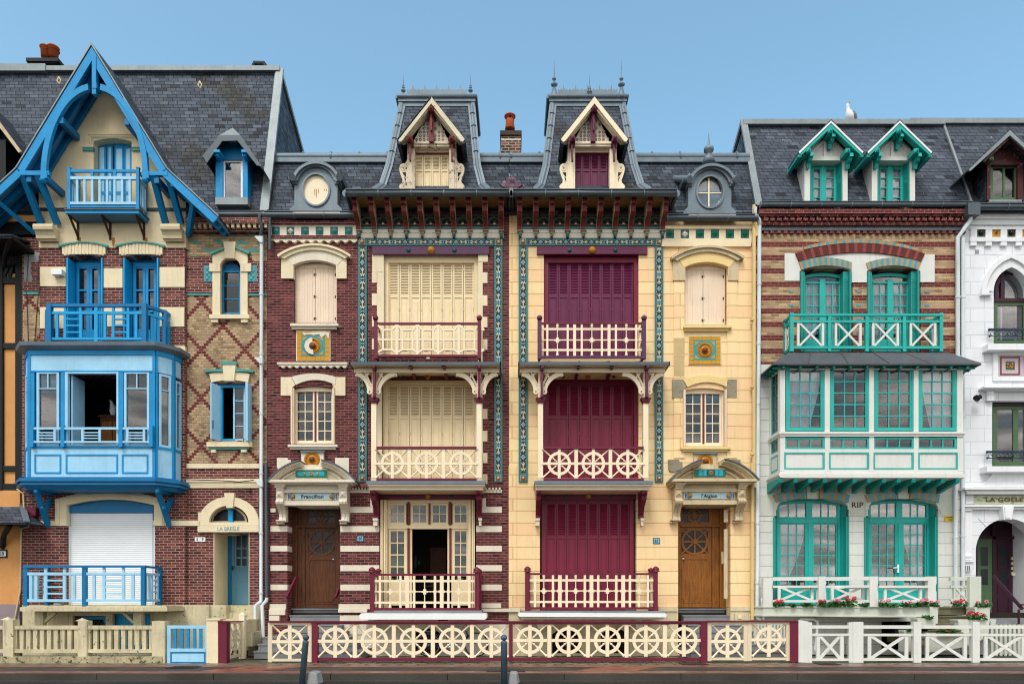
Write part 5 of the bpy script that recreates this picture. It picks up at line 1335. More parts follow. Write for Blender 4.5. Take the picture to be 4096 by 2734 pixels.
    for i in range(10):
        cb = 671+110.4*i; b = MB(); u = uz(cb,0,.02)[0]; w = .062
        pr = [(1098,.0),(1024,.58),(1064,.60),(1070,.52),(1084,.50),(1096,.49),(1120,.50),(1140,.42),(1160,.34),(1168,.3),(1172,.26),(1200,.18),(1225,.12),(1250,.1)]
        pts = [Vector((u-w,0,P(0,1084,.0).z)),Vector((u-w,-.6,P(0,1024,.6).z))]+[Vector((u-w,-dd,P(0,y,dd).z)) for y,dd in pr[2:]]+[Vector((u-w,0,P(0,1250,0).z))]
        b.prism(pts, 2*w, 0, Vector((1,0,0)))
        b.prism([p+Vector((-.004,.02,0)) for p in pts], .004, 1, Vector((1,0,0))); b.prism([p+Vector((2*w,.02,0)) for p in pts], .004, 1, Vector((1,0,0)))
        br = b.build('cornice_bracket', [m['redwood'], m['oldstone']], H)
        b = MB(); b.R(cb-20,1250,cb+20,1258,.13,.13,0); b.L([(cb-15,1258),(cb+15,1258),(cb+10,1300),(cb+8,1308),(cb-8,1308),(cb-10,1300)],.1,.1,0 if i%3 else 1); b.boss(cb,1275,9,.1,.03,0); b.boss(cb,1300,8,.1,.04,1)
        b.build('console_tile', [m['greystone'], m['teal_dk']], br)
    # eaves: soffit, fascia, gutter
    xl, xr = uz(600,0,.7)[0], uz(1705,0,.7)[0]; zs = P(0,1109,0).z
    b = MB(); b.wbox(xl+.05,xr-.05,-.66,.3,zs+.0,zs+.04,0)
    for k in range(5): b.wbox(xl+.06,xr-.06,-.62+k*.13,-.61+k*.13,zs-.006,zs,0)
    b.wbox(xl,xr,-.7,-.66,zs-.05,zs+.05,1); b.wbox(xl,xl+.05,-.66,.2,zs-.05,zs+.05,1); b.wbox(xr-.05,xr,-.66,.2,zs-.05,zs+.05,1)
    b.build('soffit', [m['soffit'], m['lead_dark']], H)
    zg = zs+.0; gutter(H, [Vector((xl-.06,-.0,zg)),Vector((xl-.06,-.74,zg)),Vector((xr+.06,-.74,zg)),Vector((xr+.06,.0,zg))], .085)
    return zs
m['brownclay'] = paint('dark_brown_clay', '#6b4a35', .7, .3, .3)
def tower(H, right, zs):
    xo = SHT if right else 0
    d0, d1 = .62, -.6
    use(Z4, xo)
    zT = P(0,365,d1).z; X = lambda x,d: uz(x,0,d)[0]
    bl, br, tl, tr = X(815,d0-.1), X(1545,d0-.1), X(978,d1), X(1455,d1)
    b = MB(); zm = zs+.75; zb = zs+.12
    def ringp(l, r, yf, yb, z): return [(l,yf,z),(r,yf,z),(r,yb,z),(l,yb,z)]
    R_ = [ringp(bl-.1,br+.1,-.66,3.2,zb), ringp(bl+.06,br-.06,-.38,3.0,zb+.3), ringp(bl+.2,br-.2,-.2,2.8,zm+.3), ringp(tl,tr,.6,2.0,zT)]
    vs = [p for r in R_ for p in r]; fs = []
    for k in range(3):
        for j in range(4): q = (j+1)%4; fs.append((k*4+j,k*4+q,k*4+4+q,k*4+4+j))
    fs.append((12,13,14,15)); b.add(vs, fs, 0)
    rf = b.build('mansard_tower', m['slate'], H)
    b = MB()
    for j in range(4):
        for k in range(3):
            p, q = Vector(R_[k][j]), Vector(R_[k+1][j]); b.bar3(p, q, .2, .07, ref=(0,1,0) if j<2 else None)
            b.tube([p, q], .06, 0, 8)
    for k in range(1,5):
        for j in (0,1):
            p, q = Vector(R_[2][j]), Vector(R_[3][j]); c = p.lerp(q, k/5); e = (q-p).normalized()*.01; b.tube([c-e,c+e], .085, 0, 8)
    c = ringp(tl-.1,tr+.1,.5,2.1,zT); b.wbox(tl-.12,tr+.12,.48,2.1,zT-.05,zT+.06)
    b.tube([(tl-.14,.48,zT+.08),(tr+.14,.48,zT+.08),(tr+.14,2.1,zT+.08)], .06, 0, 8); b.wbox(tl+.02,tr-.02,.52,.56,zT-.16,zT-.05); b.tube([(tl-.14,.48,zT+.08),(tl-.14,2.1,zT+.08)], .06, 0, 8)
    b.wbox(tl-.1,tl+.0,.5,.6,zT-.3,zT); b.wbox(tr,tr+.1,.5,.6,zT-.3,zT)
    # scalloped cresting
    n = 5; w = (tr-tl-.25)/n; pts = [(tl+.12,0)]; K = 1.0
    for i in range(n):
        x = tl+.12+w*i; pts += [(x,.2),(x+w*.15,.17),(x+w*.3,.2),(x+w*.42,.18),(x+w*.5,.29),(x+w*.58,.18),(x+w*.7,.2),(x+w*.85,.17)]
    pts += [(tr-.13,.2),(tr-.13,0)]
    b.prism([Vector((x,.56,zT+.04+z*1.55)) for x,z in pts], .02)
    b.build('lead_ridge', m['lead'], rf)
    zz = zT+.12
    for nm, x, s in ((0,tl+.02,1.5 if not right else 1.0),(1,tr-.02,1.5 if not right else 1.0)):
        b = MB(); c = Vector((x,.55,zz))
        if right:
            b.lathe(c, [(-.08,.13),(.03,.1),(.22,.05),(.24,.03),(.27,.03),(.29,.06),(.33,.1),(.37,.06),(.39,.02),(.45,.02),(.47,.05),(.5,.06),(.53,.025),(.56,.016),(1.02,.003)], n=14)
        else:
            b.lathe(c, [(-.08,.09),(.02,.04),(.1,.018),(.12,.018),(.14,.05),(.165,.07),(.19,.05),(.205,.02),(.23,.02),(.25,.045),(.27,.02),(.29,.02),(.31,.035),(.33,.014),(.62,.003)], n=14)
        b.build('finial', m['lead'], rf)
    if right:
        b = MB(); b.lathe(Vector(((tl+tr)/2+.05,.55,zz)), [(-.06,.07),(.04,.03),(.08,.02),(.11,.05),(.145,.068),(.18,.03),(.2,.02),(.22,.045),(.25,.02),(.28,.035),(.31,.015),(.6,.003)], n=14); b.build('finial', m['lead'], rf)
    # --- gabled dormer
    use(Z4, xo); d = .62; pt = 'cream' if right else 'peel'; rd = 'plum' if right else 'redwood'; sh = 'plum' if right else 'cream_s'
    b = MB()
    for x0, x1 in ((1008,1060),(1300,1350)): b.R(x0,640,x1,990,d,.35,0); b.R(x0+16,670,x1-14,975,d+.02,.05,0)
    b.R(1008,652,1350,672,d+.04,.2,0); b.R(1030,636,1325,652,d+.07,.25,0); b.R(1058,672,1302,712,d-.12,.2,0)
    dm = b.build('dormer', m[pt], H)
    b = MB(); b.L([(1052,640),(1178,385),(1298,640)], d+.0, .1, 0)
    rnd = random.Random(3)
    for r in range(9):
        for c_ in range(9):
            x = 1062+c_*26; y = 612-r*26; cy = y+12
            if abs(x+13-1177) < 18: continue
            if (y < 640-(1-abs(x+13-1177)/122)*245): continue
            mi = rnd.choice((1,1,2,2,3,0)); b.R(x,y,x+24,y+24,d+.004,.01,0)
            if mi: b.sector(x+12,y+12,5 if mi!=2 else 0,10,0,360,d+.008,.006,mi,n=8)
            if mi == 1: b.boss(x+12,y+12,3,d+.008,.004,3)
    b.build('gable_tile', [m['white_stone'], m['navy2'], m['ochre2'], m['brownclay']], dm)
    b = MB(); db = .95
    for s in (-1, 1):
        ex = 1175+s*234; 
        b.L([(1175,325),(ex,620),(ex-s*14,640),(ex-s*30,632),(1175,372)], db, .05, 0)
        b.L([(1175,350),(ex-s*12,625),(ex-s*44,628),(1175,398)], db-.06, .2, 0)
    b.build('barge_board', m['cream' if right else 'peel2'], dm)
    b = MB(); a = P(1175,318,db)
    for s in (-1, 1):
        e = P(1175+s*240,622,db); e2 = P(1175+s*232,626,db); B = Vector((0,1.7,0)); T = Vector((0,0,-.07))
        b.hexa([a,e,e+T,a+T,a+B,e+Vector((0,1.0,0)),e+T+Vector((0,1.0,0)),a+T+B], 0)
        p = e; q = p+Vector((0,.95,0)); b.hexa([p,p+Vector((-s*.05,0,-.05)),p+Vector((-s*.1,0,-.12)),p+Vector((-s*.02,0,-.1)),q,q+Vector((-s*.05,0,-.05)),q+Vector((-s*.1,0,-.12)),q+Vector((-s*.02,0,-.1))], 0)
        f1 = P(1175+s*170,640,d-.1); b.wbox(min(f1.x,f1.x-s*.06),max(f1.x,f1.x-s*.06),-d+.1,1.2,P(0,990,d).z,f1.z+.1,0)
    b.build('dormer_roof', m['slate_dark'], dm)
    b = MB()
    b.R(1160,388,1192,635,d+.16,.12,0)
    for x in (1174,1026,1318):
        y = 392 if x == 1174 else 600; w = 18
        b.R(x-w,y,x+w,y+34,d+.3,.3,0); c = P(x,y+17,d+.3); q = L_(w,d)
        b.add([c+Vector((-q,0,-q)),c+Vector((q,0,-q)),c+Vector((q,0,q)),c+Vector((-q,0,q)),c+Vector((0,-.07,0))],[(0,1,4),(1,2,4),(2,3,4),(3,0,4)],0)
        b.L([(x-10,y+34),(x+12,y+34),(x+10,y+60),(x+6,y+80),(x+10,y+100),(x+6,y+130),(x+8,y+165),(x-4,y+165),(x-5,y+100),(x-8,y+70)], d+.22, .1, 0)
    b.build('dormer_bracket', m[rd], dm)
    b = MB()   # pierced scroll wings
    for s in (-1, 1):
        c0 = 1180+s*170; pts = [(0,760),(8,775),(18,790),(34,790),(50,800),(58,825),(54,850),(44,880),(34,905),(38,925),(55,940),(60,955),(50,965),(56,985),(0,985)]
        b.L([(c0+s*x,y) for x,y in pts], d-.02, .06, 0, holes=[[(c0+s*x,y) for x,y in ((10,850),(40,850),(26,895),(12,930))]] )
        b.sector(c0+s*30, 820, 13, 18, 0, 360, d-.01, .02, 0, n=14); b.sector(c0+s*30, 820, 0, 6, 0, 360, d-.01, .02, 1, n=10)
        b.bar(c0+s*14,925,c0+s*36,855,5,d-.03,.03,0); b.bar(c0+s*12,890,c0+s*40,858,5,d-.035,.03,0)
    b.build('scroll_wing', [m[pt], m['soffit']], dm)
    use(Z4, xo)
    for i in range(4):
        w = 59.0; louvre_leaf(H, 1062+w*i, 722, 1062+w*(i+1), 988, 828, d-.2, sh, slats=9, yopen=738)
    b = MB(); b.R(1058,712,1302,722,d-.15,.08); b.build('dormer_lintel', m[rd], dm)
m['navy2'] = paint('faded_blue_glaze', '#5d6d92', .4, .2, .05); m['ochre2'] = paint('faded_ochre_glaze', '#8a6f4c', .4, .3, .05)
m['peel2'] = paint('mossy_white_paint', '#ddd2b6', .7, .2, .3, wear=.13, wearhex='#8a7a34')
def sidebay(H, right):
    xo = SHS if right else 0
    # top: arched shuttered window
    use(Z5, xo, -.05 if right else 0); pm = 'pink_s'
    for i in range(2):
        x0 = 222+147*i; plank_leaf(H, x0, 38, x0+144, 420, -.14, pm, boards=8)
    b = MB(); b.band(arc(220,40,515,40,3,10), arc(220,20,515,20,26,10), -.12, .05); b.R(218,20,224,425,-.12,.04); b.R(512,20,517,425,-.12,.04); b.build('shutter_frame', m[pm], H)
    use(Z4, xo, -.05 if right else 0); b = MB(); st = 1 if right else 0
    lo = arc(205,1500,520,1500,38,16); hi = arc(172,1452,560,1452,62,16); b.band(lo, hi, .07, .14, 0)
    hi2 = arc(120,1440,596,1440,74,16); b.band(arc(150,1452,572,1452,62,16), hi2, .12, .16, 1)
    b.band(arc(108,1440,608,1440,80,16), arc(100,1425,614,1425,80,16), .17, .2, 1)
    for x0, x1 in ((130,215),(512,585)): b.R(x0,1470,x1,1590 if x0 < 300 else 1590,.06,.12,1)
    b.L([(130,1472),(130,1440),(172,1418),(215,1470)],.062,.1,1); b.L([(585,1472),(585,1440),(545,1418),(505,1470)],.062,.1,1)
    use(Z5, xo, -.05 if right else 0)
    b.L([(215,-30),(215,70),(130,70),(130,-30)],.06,.12,1); b.L([(585,-30),(585,70),(512,70),(512,-30)],.06,.12,1)
    b.R(193,422,528,440,.14,.3,0); b.R(203,440,515,462,.08,.2,0)
    b.build('window_surround', [m['white_stone'] if not right else m['yellowb'], m['cream_stone'] if not right else m['oldstone']], H)
    if right: use(Z8, 0, 0)
    b = MB()
    x0,x1,y0,y1 = (240,467,478,680) if not right else (1318,1537,512,706)
    b.R(x0-6,y0-6,x1+6,y1+4,.02,.05,3)
    w = (x1-x0); h = y1-y0; q = .145
    for i in range(7):
        for j in range(7):
            if i in (0,6) or j in (0,6): b.R(x0+w*i/7+.8,y0+h*j/7+.8,x0+w*(i+1)/7-.8,y0+h*(j+1)/7-.8,.035+.002*((i+j)%2),.03,0)
    b.R(x0+w*q,y0+h*q,x1-w*q,y1-h*q,.036,.03,1)
    cx,cy = (x0+x1)/2-((3) if not right else -1),(y0+y1)/2
    for sx in (-1,1):
        for sy in (-1,1):
            a = (cx+sx*w*.31, cy+sy*h*.31); b.L([a,(a[0]-sx*w*.15,a[1]),(a[0],a[1]-sy*h*.15)], .042, .02, 0)
    b.sector(cx,cy,h*.29,h*.34,0,360,.04,.02,2,n=28)
    tp = b.build('tile_panel', [m['ochre_tile'], m['cyan_tile'], m['teal_tile'], m['white_stone']], H)
    sun_disc(H, cx, cy, h*.29, .045)
    if not right:
        b = MB(); b.L([(275,482),(310,490),(345,484),(430,480),(466,486),(460,530),(440,500),(410,520),(395,498),(355,505),(330,498),(290,505)], .05, .01); b.sector(cx,cy,h*.13,h*.29,95,275,.09,.01,0,n=14); b.build('broken_glaze_patch', m['white_stone'], tp)
    # string course
    if not right:
        use(Z5); b = MB(); b.R(100,694,590,706,.12,.2)
        b.L([(112,706),(588,706)]+[(588-11.9*i, 720+(12 if i%4 in (1,2) else 0)) for i in range(41)], .09, .15); b.build('string_course', m['white_stone'], H)
    # first floor window
    use(Z5, xo, -.06 if right else 0)
    d = -.14
    window(H, 232, 890, 362, 1250, d, cols=2, rows=5, fm='cream', rise=16, fw=.045, name='casement'); window(H, 376, 890, 492, 1250, d, cols=2, rows=5, fm='cream', rise=16, fw=.045, name='casement')
    b = MB(); b.R(362,890,374,1248,d+.02,.05,0); b.build('mullion', m['maroon' if not right else 'redwood'], H)
    b = MB(); b.band(arc(222,900,500,900,4,10), arc(222,875,500,875,22,10), d+.04, .08); b.R(222,900,232,1255,d+.04,.08); b.R(490,900,500,1255,d+.04,.08); b.R(222,1248,500,1262,d+.05,.1); b.build('window_frame', m['cream'], H)
    for x0, x1, s in ((198,218,1),(488,504,-1)):
        b = MB(); b.R(x0,866,x0+9,1262,.1,.3); b.R(x0+10,872,x1,1258,.06,.25); b.R(x0-2,880,x0,1250,.09,.25)
        b.build('shutter', m['pink_s'], H)
    b = MB(); c1, c2 = (1,0) if not right else (0,2)
    lo = arc(232,850,505,850,34,16); hi = arc(200,795,510,795,24,16); 
    for i in range(8): b.band(lo[2*i:2*i+3], hi[2*i:2*i+3], .05+.003*(i%2), .14, 1 if not right else 0)
    b.L([(127,796),(198,796),(228,850),(205,868),(205,925),(127,925)], .04, .12, 2 if right else 0); b.L([(577,796),(508,796),(485,850),(502,868),(502,925),(577,925)], .04, .12, 2 if right else 0)
    b.R(176,1265,522,1282,.13,.3,1 if not right else 0); b.R(190,1282,510,1300,.07,.2,1 if not right else 0)
    b.build('window_surround', [m['cream_stone'] if not right else m['yellowb'], m['white_stone'], m['greystone']], H)
    # flanking blocks and medallion over the door
    use(Z5, xo, -.05 if right else 0); b = MB(); gm = 2 if right else 0
    b.L([(100,1358),(172,1358),(178,1372),(197,1372),(197,1420),(150,1440),(110,1440),(100,1425)], .04, .1, gm); b.L([(505,1358),(602,1358),(602,1475),(560,1460),(505,1420)], .04, .1, gm)
    b.R(270,1318,425,1420,.1,.3,0 if not right else 1); b.R(264,1308,432,1318,.16,.35,3); 
    b.build('keystone_block', [m['white_stone'], m['oldstone'], m['greystone'], m['lead']], H)
    sun_disc(H, 345, 1370, 56, .11)
    # door portal
    use(Z6, xo, -.0)
    if right: use(Z6, xo, .02)
    mt = m['white_stone'] if not right else m['oldstone']
    b = MB(); cx, cy, r = circ((34,128),(347,-28),(660,128))
    a0 = math.degrees(math.atan2(cy-128, 34-cx)); a1 = math.degrees(math.atan2(cy-128, 660-cx))
    def am(x): return math.degrees(math.acos((x-cx)/r))
    for (s0, s1) in ((am(34),am(262)),(am(415),am(660))):
        b.sector(cx,cy,r-5,r+5,s0,s1,.62,.6,1,n=14); b.sector(cx,cy,r-18,r-5,s0,s1,.58,.6,0,n=14); b.sector(cx,cy,r-28,r-18,s0,s1,.52,.5,0,n=14); b.sector(cx,cy,r-44,r-28,s0,s1,.44,.4,0,n=14); b.sector(cx,cy,r-75,r-62,s0+1,s1-1,.32,.3,0,n=14)
    pd = [(90,118)]+[(cx+(r-40)*math.cos(math.radians(t)), cy-(r-40)*math.sin(math.radians(t))) for t in (am(90),am(140),am(200),am(260),am(345),am(430),am(490),am(550),am(605))]+[(600,118)]
    b.L(pd, .25, .25, 0)
    b.R(40,118,655,136,.6,.6,0); b.R(60,136,640,150,.5,.5,0)
    b.R(232,50-8,458,118,.36,.3,0)
    b.R(150,150,545,190,.3,.3,0); b.R(150,190,545,212,.34,.3,0); b.R(158,212,545,300,.26,.3,0); b.R(150,272,545,300,.33,.35,0); b.R(228,290,545,308,.2,.6,0)
    for (x0, x1) in ((92,152),(540,602)):
        b.R(x0-6,150,x1+6,158,.5,.5,0); b.R(x0,158,x1,172,.46,.46,0); b.R(x0+4,172,x1-4,188,.42,.42,0)
        b.R(x0+4,188,x1-4,262,.38,.38,0); c = P((x0+x1)/2,222,.38); q = .1
        b.add([c+Vector((-q,0,-q)),c+Vector((q,0,-q)),c+Vector((q,0,q)),c+Vector((-q,0,q)),c+Vector((0,-.08,0))],[(0,1,4),(1,2,4),(2,3,4),(3,0,4)],0)
        u0, u1 = uz(x0+4,0,.4)[0], uz(x1-4,0,.4)[0]
        pr = [(262,.42),(275,.45),(290,.43),(310,.34),(335,.24),(360,.17),(385,.15),(412,.2),(420,.18)]
        for (a,e,o) in ((u0,u1,0),(u0+.04,u0+.09,.02),(u0+.12,u0+.17,.02)):
            pts = [Vector((a,0,P(0,262,.4).z))]+[Vector((a,-dd-o,P(0,y,dd).z)) for y,dd in pr]+[Vector((a,0,P(0,420,0).z))]; b.prism(pts, e-a, 0, Vector((1,0,0)))
        for k in range(3): b.R(x0+8+k*16,420,x0+20+k*16,432,.16,.16,0)
        b.R(x0+2,404,x1-2,412,.24,.22,0)
    b.build('door_portal', [mt, m['lead_dark']], H)
    b = MB(); b.R(234,50,456,104,.39,.05,0); b.R(252,62,440,92,.396,.05,1) if not right else None
    if not right:
        for k in range(14): b.R(246+k*14,70,256+k*14,84,.4,.01,1)
        b.boss(299,77,10,.4,.03,2); b.boss(391,77,10,.4,.03,2)
        for k in range(8): a = PI*k/4; b.boss(345+10*math.cos(a),77+10*math.sin(a),6,.4,.02,2)
    else:
        for x0,x1 in ((262,290),(296,318),(380,402),(408,436)): b.R(x0,56,x1,98,.402,.02,1)
        b.R(322,56,374,98,.402,.02,3); 
        for k in range(6): b.R(324,60+k*7,372,62+k*7,.405,.02,1)
        for k in range(6): a = PI*k/3; b.boss(348+9*math.cos(a),77+9*math.sin(a),6,.41,.02,2)
        b.boss(348,77,5,.42,.02,4)
    b.build('tile_panel', [m['green_tile'], m['cyan_tile'], m['gold'], m['navy_tile'], m['petal3']], H)
    b = MB(); b.R(176,214,530,260,.29,.05,0); b.R(180,218,528,257,.296,.05,1)
    for k in range(1,7): b.R(180+50*k-.7,218,180+50*k+.7,257,.298,.05,3)
    for x in (217,489): b.boss(x,238,16,.3,.06,2); b.sector(x,238,20,26,90,270,.3,.01,4,n=10) if x<300 else b.sector(x,238,20,26,-90,90,.3,.01,4,n=10)
    b.R(181,219,190,256,.3,.05,4); b.R(518,219,527,256,.3,.05,4)
    np_ = b.build('name_panel', [m['white_stone'], m['bplate2'], m['gold'], m['cyan_tile2'], m['navy3']], H)
    o = text("Francillon" if not right else "l'Aiglon", 'house_name', 353, 240, 24, .305, m['text_dk'], H, ext=.004, bold=.018, spacing=1.05, sx=1.12 if not right else 1.05)
    # oak door
    use(Z6, xo, 0); dd = -.42; wd = m['wood_lt' if right else 'wood_dk']
    X = (lambda x: x) if not right else (lambda x: 775-x)
    def RX(b, x0, y0, x1, y1, d, t, mi=0):
        a, c = sorted((X(x0), X(x1))); b.R(a, y0, c, y1, d, t, mi)
    if right: use(Z6, xo+.015, .02)
    b = MB()
    RX(b,200,300,228,1034,dd-.012,.1); RX(b,547,300,556,1034,dd-.012,.1); RX(b,228,308,545,322,dd,.1); RX(b,228,322,248,1030,dd,.1); RX(b,530,322,547,1030,dd,.1); RX(b,248,442,530,458,dd+.03,.1); RX(b,283,458,300,1030,dd,.1)
    RX(b,248,322,322,442,dd-.03,.06); RX(b,512,322,530,442,dd-.03,.06); RX(b,322,322,512,334,dd-.03,.06); RX(b,322,425,512,442,dd-.03,.06)
    RX(b,248,458,283,1030,dd-.04,.05)
    for a,c in ((470,650),(665,760),(780,990)): RX(b,254,a,278,c,dd-.03,.02)
    dr = b.build('front_door', wd, H)
    b = MB(); RX(b,300,458,325,1030,dd-.04,.06); RX(b,515,458,532,1030,dd-.04,.06); RX(b,325,458,515,478,dd-.04,.06); RX(b,325,648,515,1030,dd-.045,.06)
    pts = [(325,695),(342,680),(500,680),(515,695),(515,960),(490,988),(350,988),(325,960)]; ins = [(333,700),(346,689),(496,689),(507,700),(507,956),(486,979),(354,979),(333,956)]
    b.L([(X(x),y) for x,y in pts], dd-.03, .02, 0, holes=[[(X(x),y) for x,y in ins]]); RX(b,300,990,530,1000,dd-.02,.02); RX(b,300,1000,530,1028,dd-.03,.02)
    cx = X(420); cy = 563
    b.sector(cx,cy,80,96,0,360,dd-.035,.03,0,n=32); b.R(cx-95,cy-6,cx+95,cy+6,dd-.03,.03); b.R(cx-6,cy-85,cx+6,cy+85,dd-.033,.03)
    for sx in (-1,1): b.bar(cx-sx*96,cy-88,cx+sx*96,cy+88,11,dd-.032-.004*sx,.025,0)
    b.sector(cx,cy,0,16,0,360,dd-.02,.03,0,n=16)
    b.build('door_leaf', wd, dr)
    b = MB(); cx = X(422); cy = 378; b.sector(cx,cy,38,50,0,360,dd-.04,.03,0,n=28); b.R(cx-96,cy-5,cx+92,cy+5,dd-.04,.03); b.R(cx-6,cy-48,cx+6,cy+48,dd-.042,.03); b.sector(cx,cy,0,20,0,360,dd-.035,.03,0,n=16)
    b.build('transom_tracery', wd, dr)
    b = MB(); RX(b,322,334,512,425,dd-.06,.01); RX(b,325,478,515,648,dd-.06,.01); b.build('door_pane', m['frost'], dr)
    b = MB(); b.boss(X(504),685,7,dd-.03,.06); b.R(X(504)-9,672,X(504)+9,700,dd-.035,.02,1); b.build('handle', [m['white_p'], m['iron']], dr)
    # steps
    b = MB(); y = 1032
    use(Z6, xo, 0)
    for k,(a,c,o,xa,xb) in enumerate(((1032,1080,-.38,215,548),(1080,1116,-.08,195,548),(1148,1185,.25,178,560),(1195,1232,.55,150,580),(1235,1285,.85,0,610),(1285,1335,1.05,-30,640),(1335,1375,1.25,-60,700))):
        if right: xa, xb = 775-xb, 775-xa
        z1 = P(0,a,o).z; u0, u1 = uz(xa,0,o)[0], uz(xb,0,o)[0]
        b.wbox(u0,u1,-o,.45,z1-.19,z1-.0,0)
        b.wbox(u0-.02,u1+.02,-o-.02,.3,z1-.03,z1+.003,0)
    b.build('front_steps', m['granite'], H)
    # sloping grab rails
    b = MB()
    if not right: b.bar3(P(238,815,-.25),P(172,955,.25),.05,.09); b.bar3(P(548,885,-.2),P(520,955,.0),.04,.09); b.build('handrail', m['maroon'], H)
    else:
        use(Z9); b.bar3(P(1576,630,-.2),P(1578,716,-.2),.05,.06); b.R(1590,470,1614,962,.01,.05); b.R(1590,330,1616,420,.01,.05); b.build('jamb_panel', m['oldstone'], H)
m['bplate2'] = paint('pale_blue_tile', '#a9cdd6', .25, .08, .05); m['navy3'] = paint('cobalt_tile', '#2a5f9a', .25, .2, .05)
def oculus(H, right):
    xo = 10.53 if right else 0
    use(Z4, xo, -.06 if right else 0); d = .18
    b = MB(); cx, cy = 371, 970
    def ell(rx, ry, n=28): return [(cx+rx*math.cos(2*PI*i/n), cy+ry*math.sin(2*PI*i/n)) for i in range(n)]
    body = [(190,1130),(190,1105),(222,1075),(222,905),(185,905),(178,880),(205,872),(235,835)]+[(cx+150*math.cos(math.radians(t)), 940-140*math.sin(math.radians(t))) for t in range(152,26,-9)]+[(505,835),(535,872),(562,880),(558,905),(522,905),(522,1075),(552,1105),(552,1130)]
    b.L(body, d, .9, 0, holes=[ell(96,114)])
    lo = [(cx+152*math.cos(math.radians(t)), 930-140*math.sin(math.radians(t))) for t in range(165,14,-10)]; hi = [(cx+172*math.cos(math.radians(t)), 930-158*math.sin(math.radians(t))) for t in range(165,14,-10)]
    b.band(lo, hi, d+.14, 1.0, 0)
    lo = [(cx+132*math.cos(math.radians(t)), 945-135*math.sin(math.radians(t))) for t in range(165,14,-10)]; b.band(lo,[(cx+154*math.cos(math.radians(t)), 932-142*math.sin(math.radians(t))) for t in range(165,14,-10)], d+.07, .3, 0)
    for s in (-1,1):
        x = cx+s*165; b.tube([P(x,885,d+.18),P(x,885,d-.6)], L_(24,d), 0, 12); b.R(min(x,x-s*30),888,max(x,x-s*30),915,d+.1,.3,0); b.R(min(x-s*4,x-s*34),915,max(x-s*4,x-s*34),930,d+.06,.3,0)
    o1 = ell(100,118); o2 = ell(88,106)
    n = len(o1); vs = [P(*p,d+.04) for p in o1]+[P(*p,d+.04) for p in o2]+[P(*p,d-.05) for p in o1]+[P(*p,d-.05) for p in o2]
    b.add(vs, [f for i in range(n) for f in ((i,(i+1)%n,n+(i+1)%n,n+i),(i,2*n+i,2*n+(i+1)%n,(i+1)%n),(n+i,n+(i+1)%n,3*n+(i+1)%n,3*n+i))], 0)
    b.R(210,1128,540,1136,d+.1,.3,1)
    oc = b.build('oculus_dormer', [m['lead'], m['white_stone']], H)
    if right:
        b = MB(); b.lathe(P(cx+8,782,d-.1), [(0,.2),(.25,.09),(.28,.05),(.3,.05),(.36,.13),(.44,.13),(.5,.04),(.54,.03),(.85,.004)]); b.build('finial', m['lead'], oc)
        b = MB(); b.L(ell(90,108), d-.06, .01); b.build('oculus_pane', m['glass_sky'], oc)
        b = MB(); b.R(cx-5,cy-104,cx+5,cy+104,d-.04,.03); b.R(cx-88,cy+6,cx+88,cy+14,d-.042,.03); b.build('oculus_bar', m['cream'], oc)
        b = MB(); b.L(ell(86,104)[14:]+[(cx+86,cy)], d-.12, .01); b.build('oculus_blind', m['cream_s'], oc)
        b = MB(); b.L(ell(96,114), d-.4, .02); b.build('oculus_back', m['dark'], oc)
    else:
        b = MB(); b.L(ell(92,110), d-.03, .03); b.build('oculus_shutter', m['cream'], oc)
        b = MB()
        for x,l in ((364,45),(376,60),(390,30),(432,14),(447,16)): b.L([(x-3,968),(x+3,968),(x+2,968+l),(x-2,968+l)], d-.028, .003); 
        b.build('rust_stain', m['rustlt'], oc)
m['rustlt'] = paint('orange_rust', '#c58a3f', .8, .3, .1)
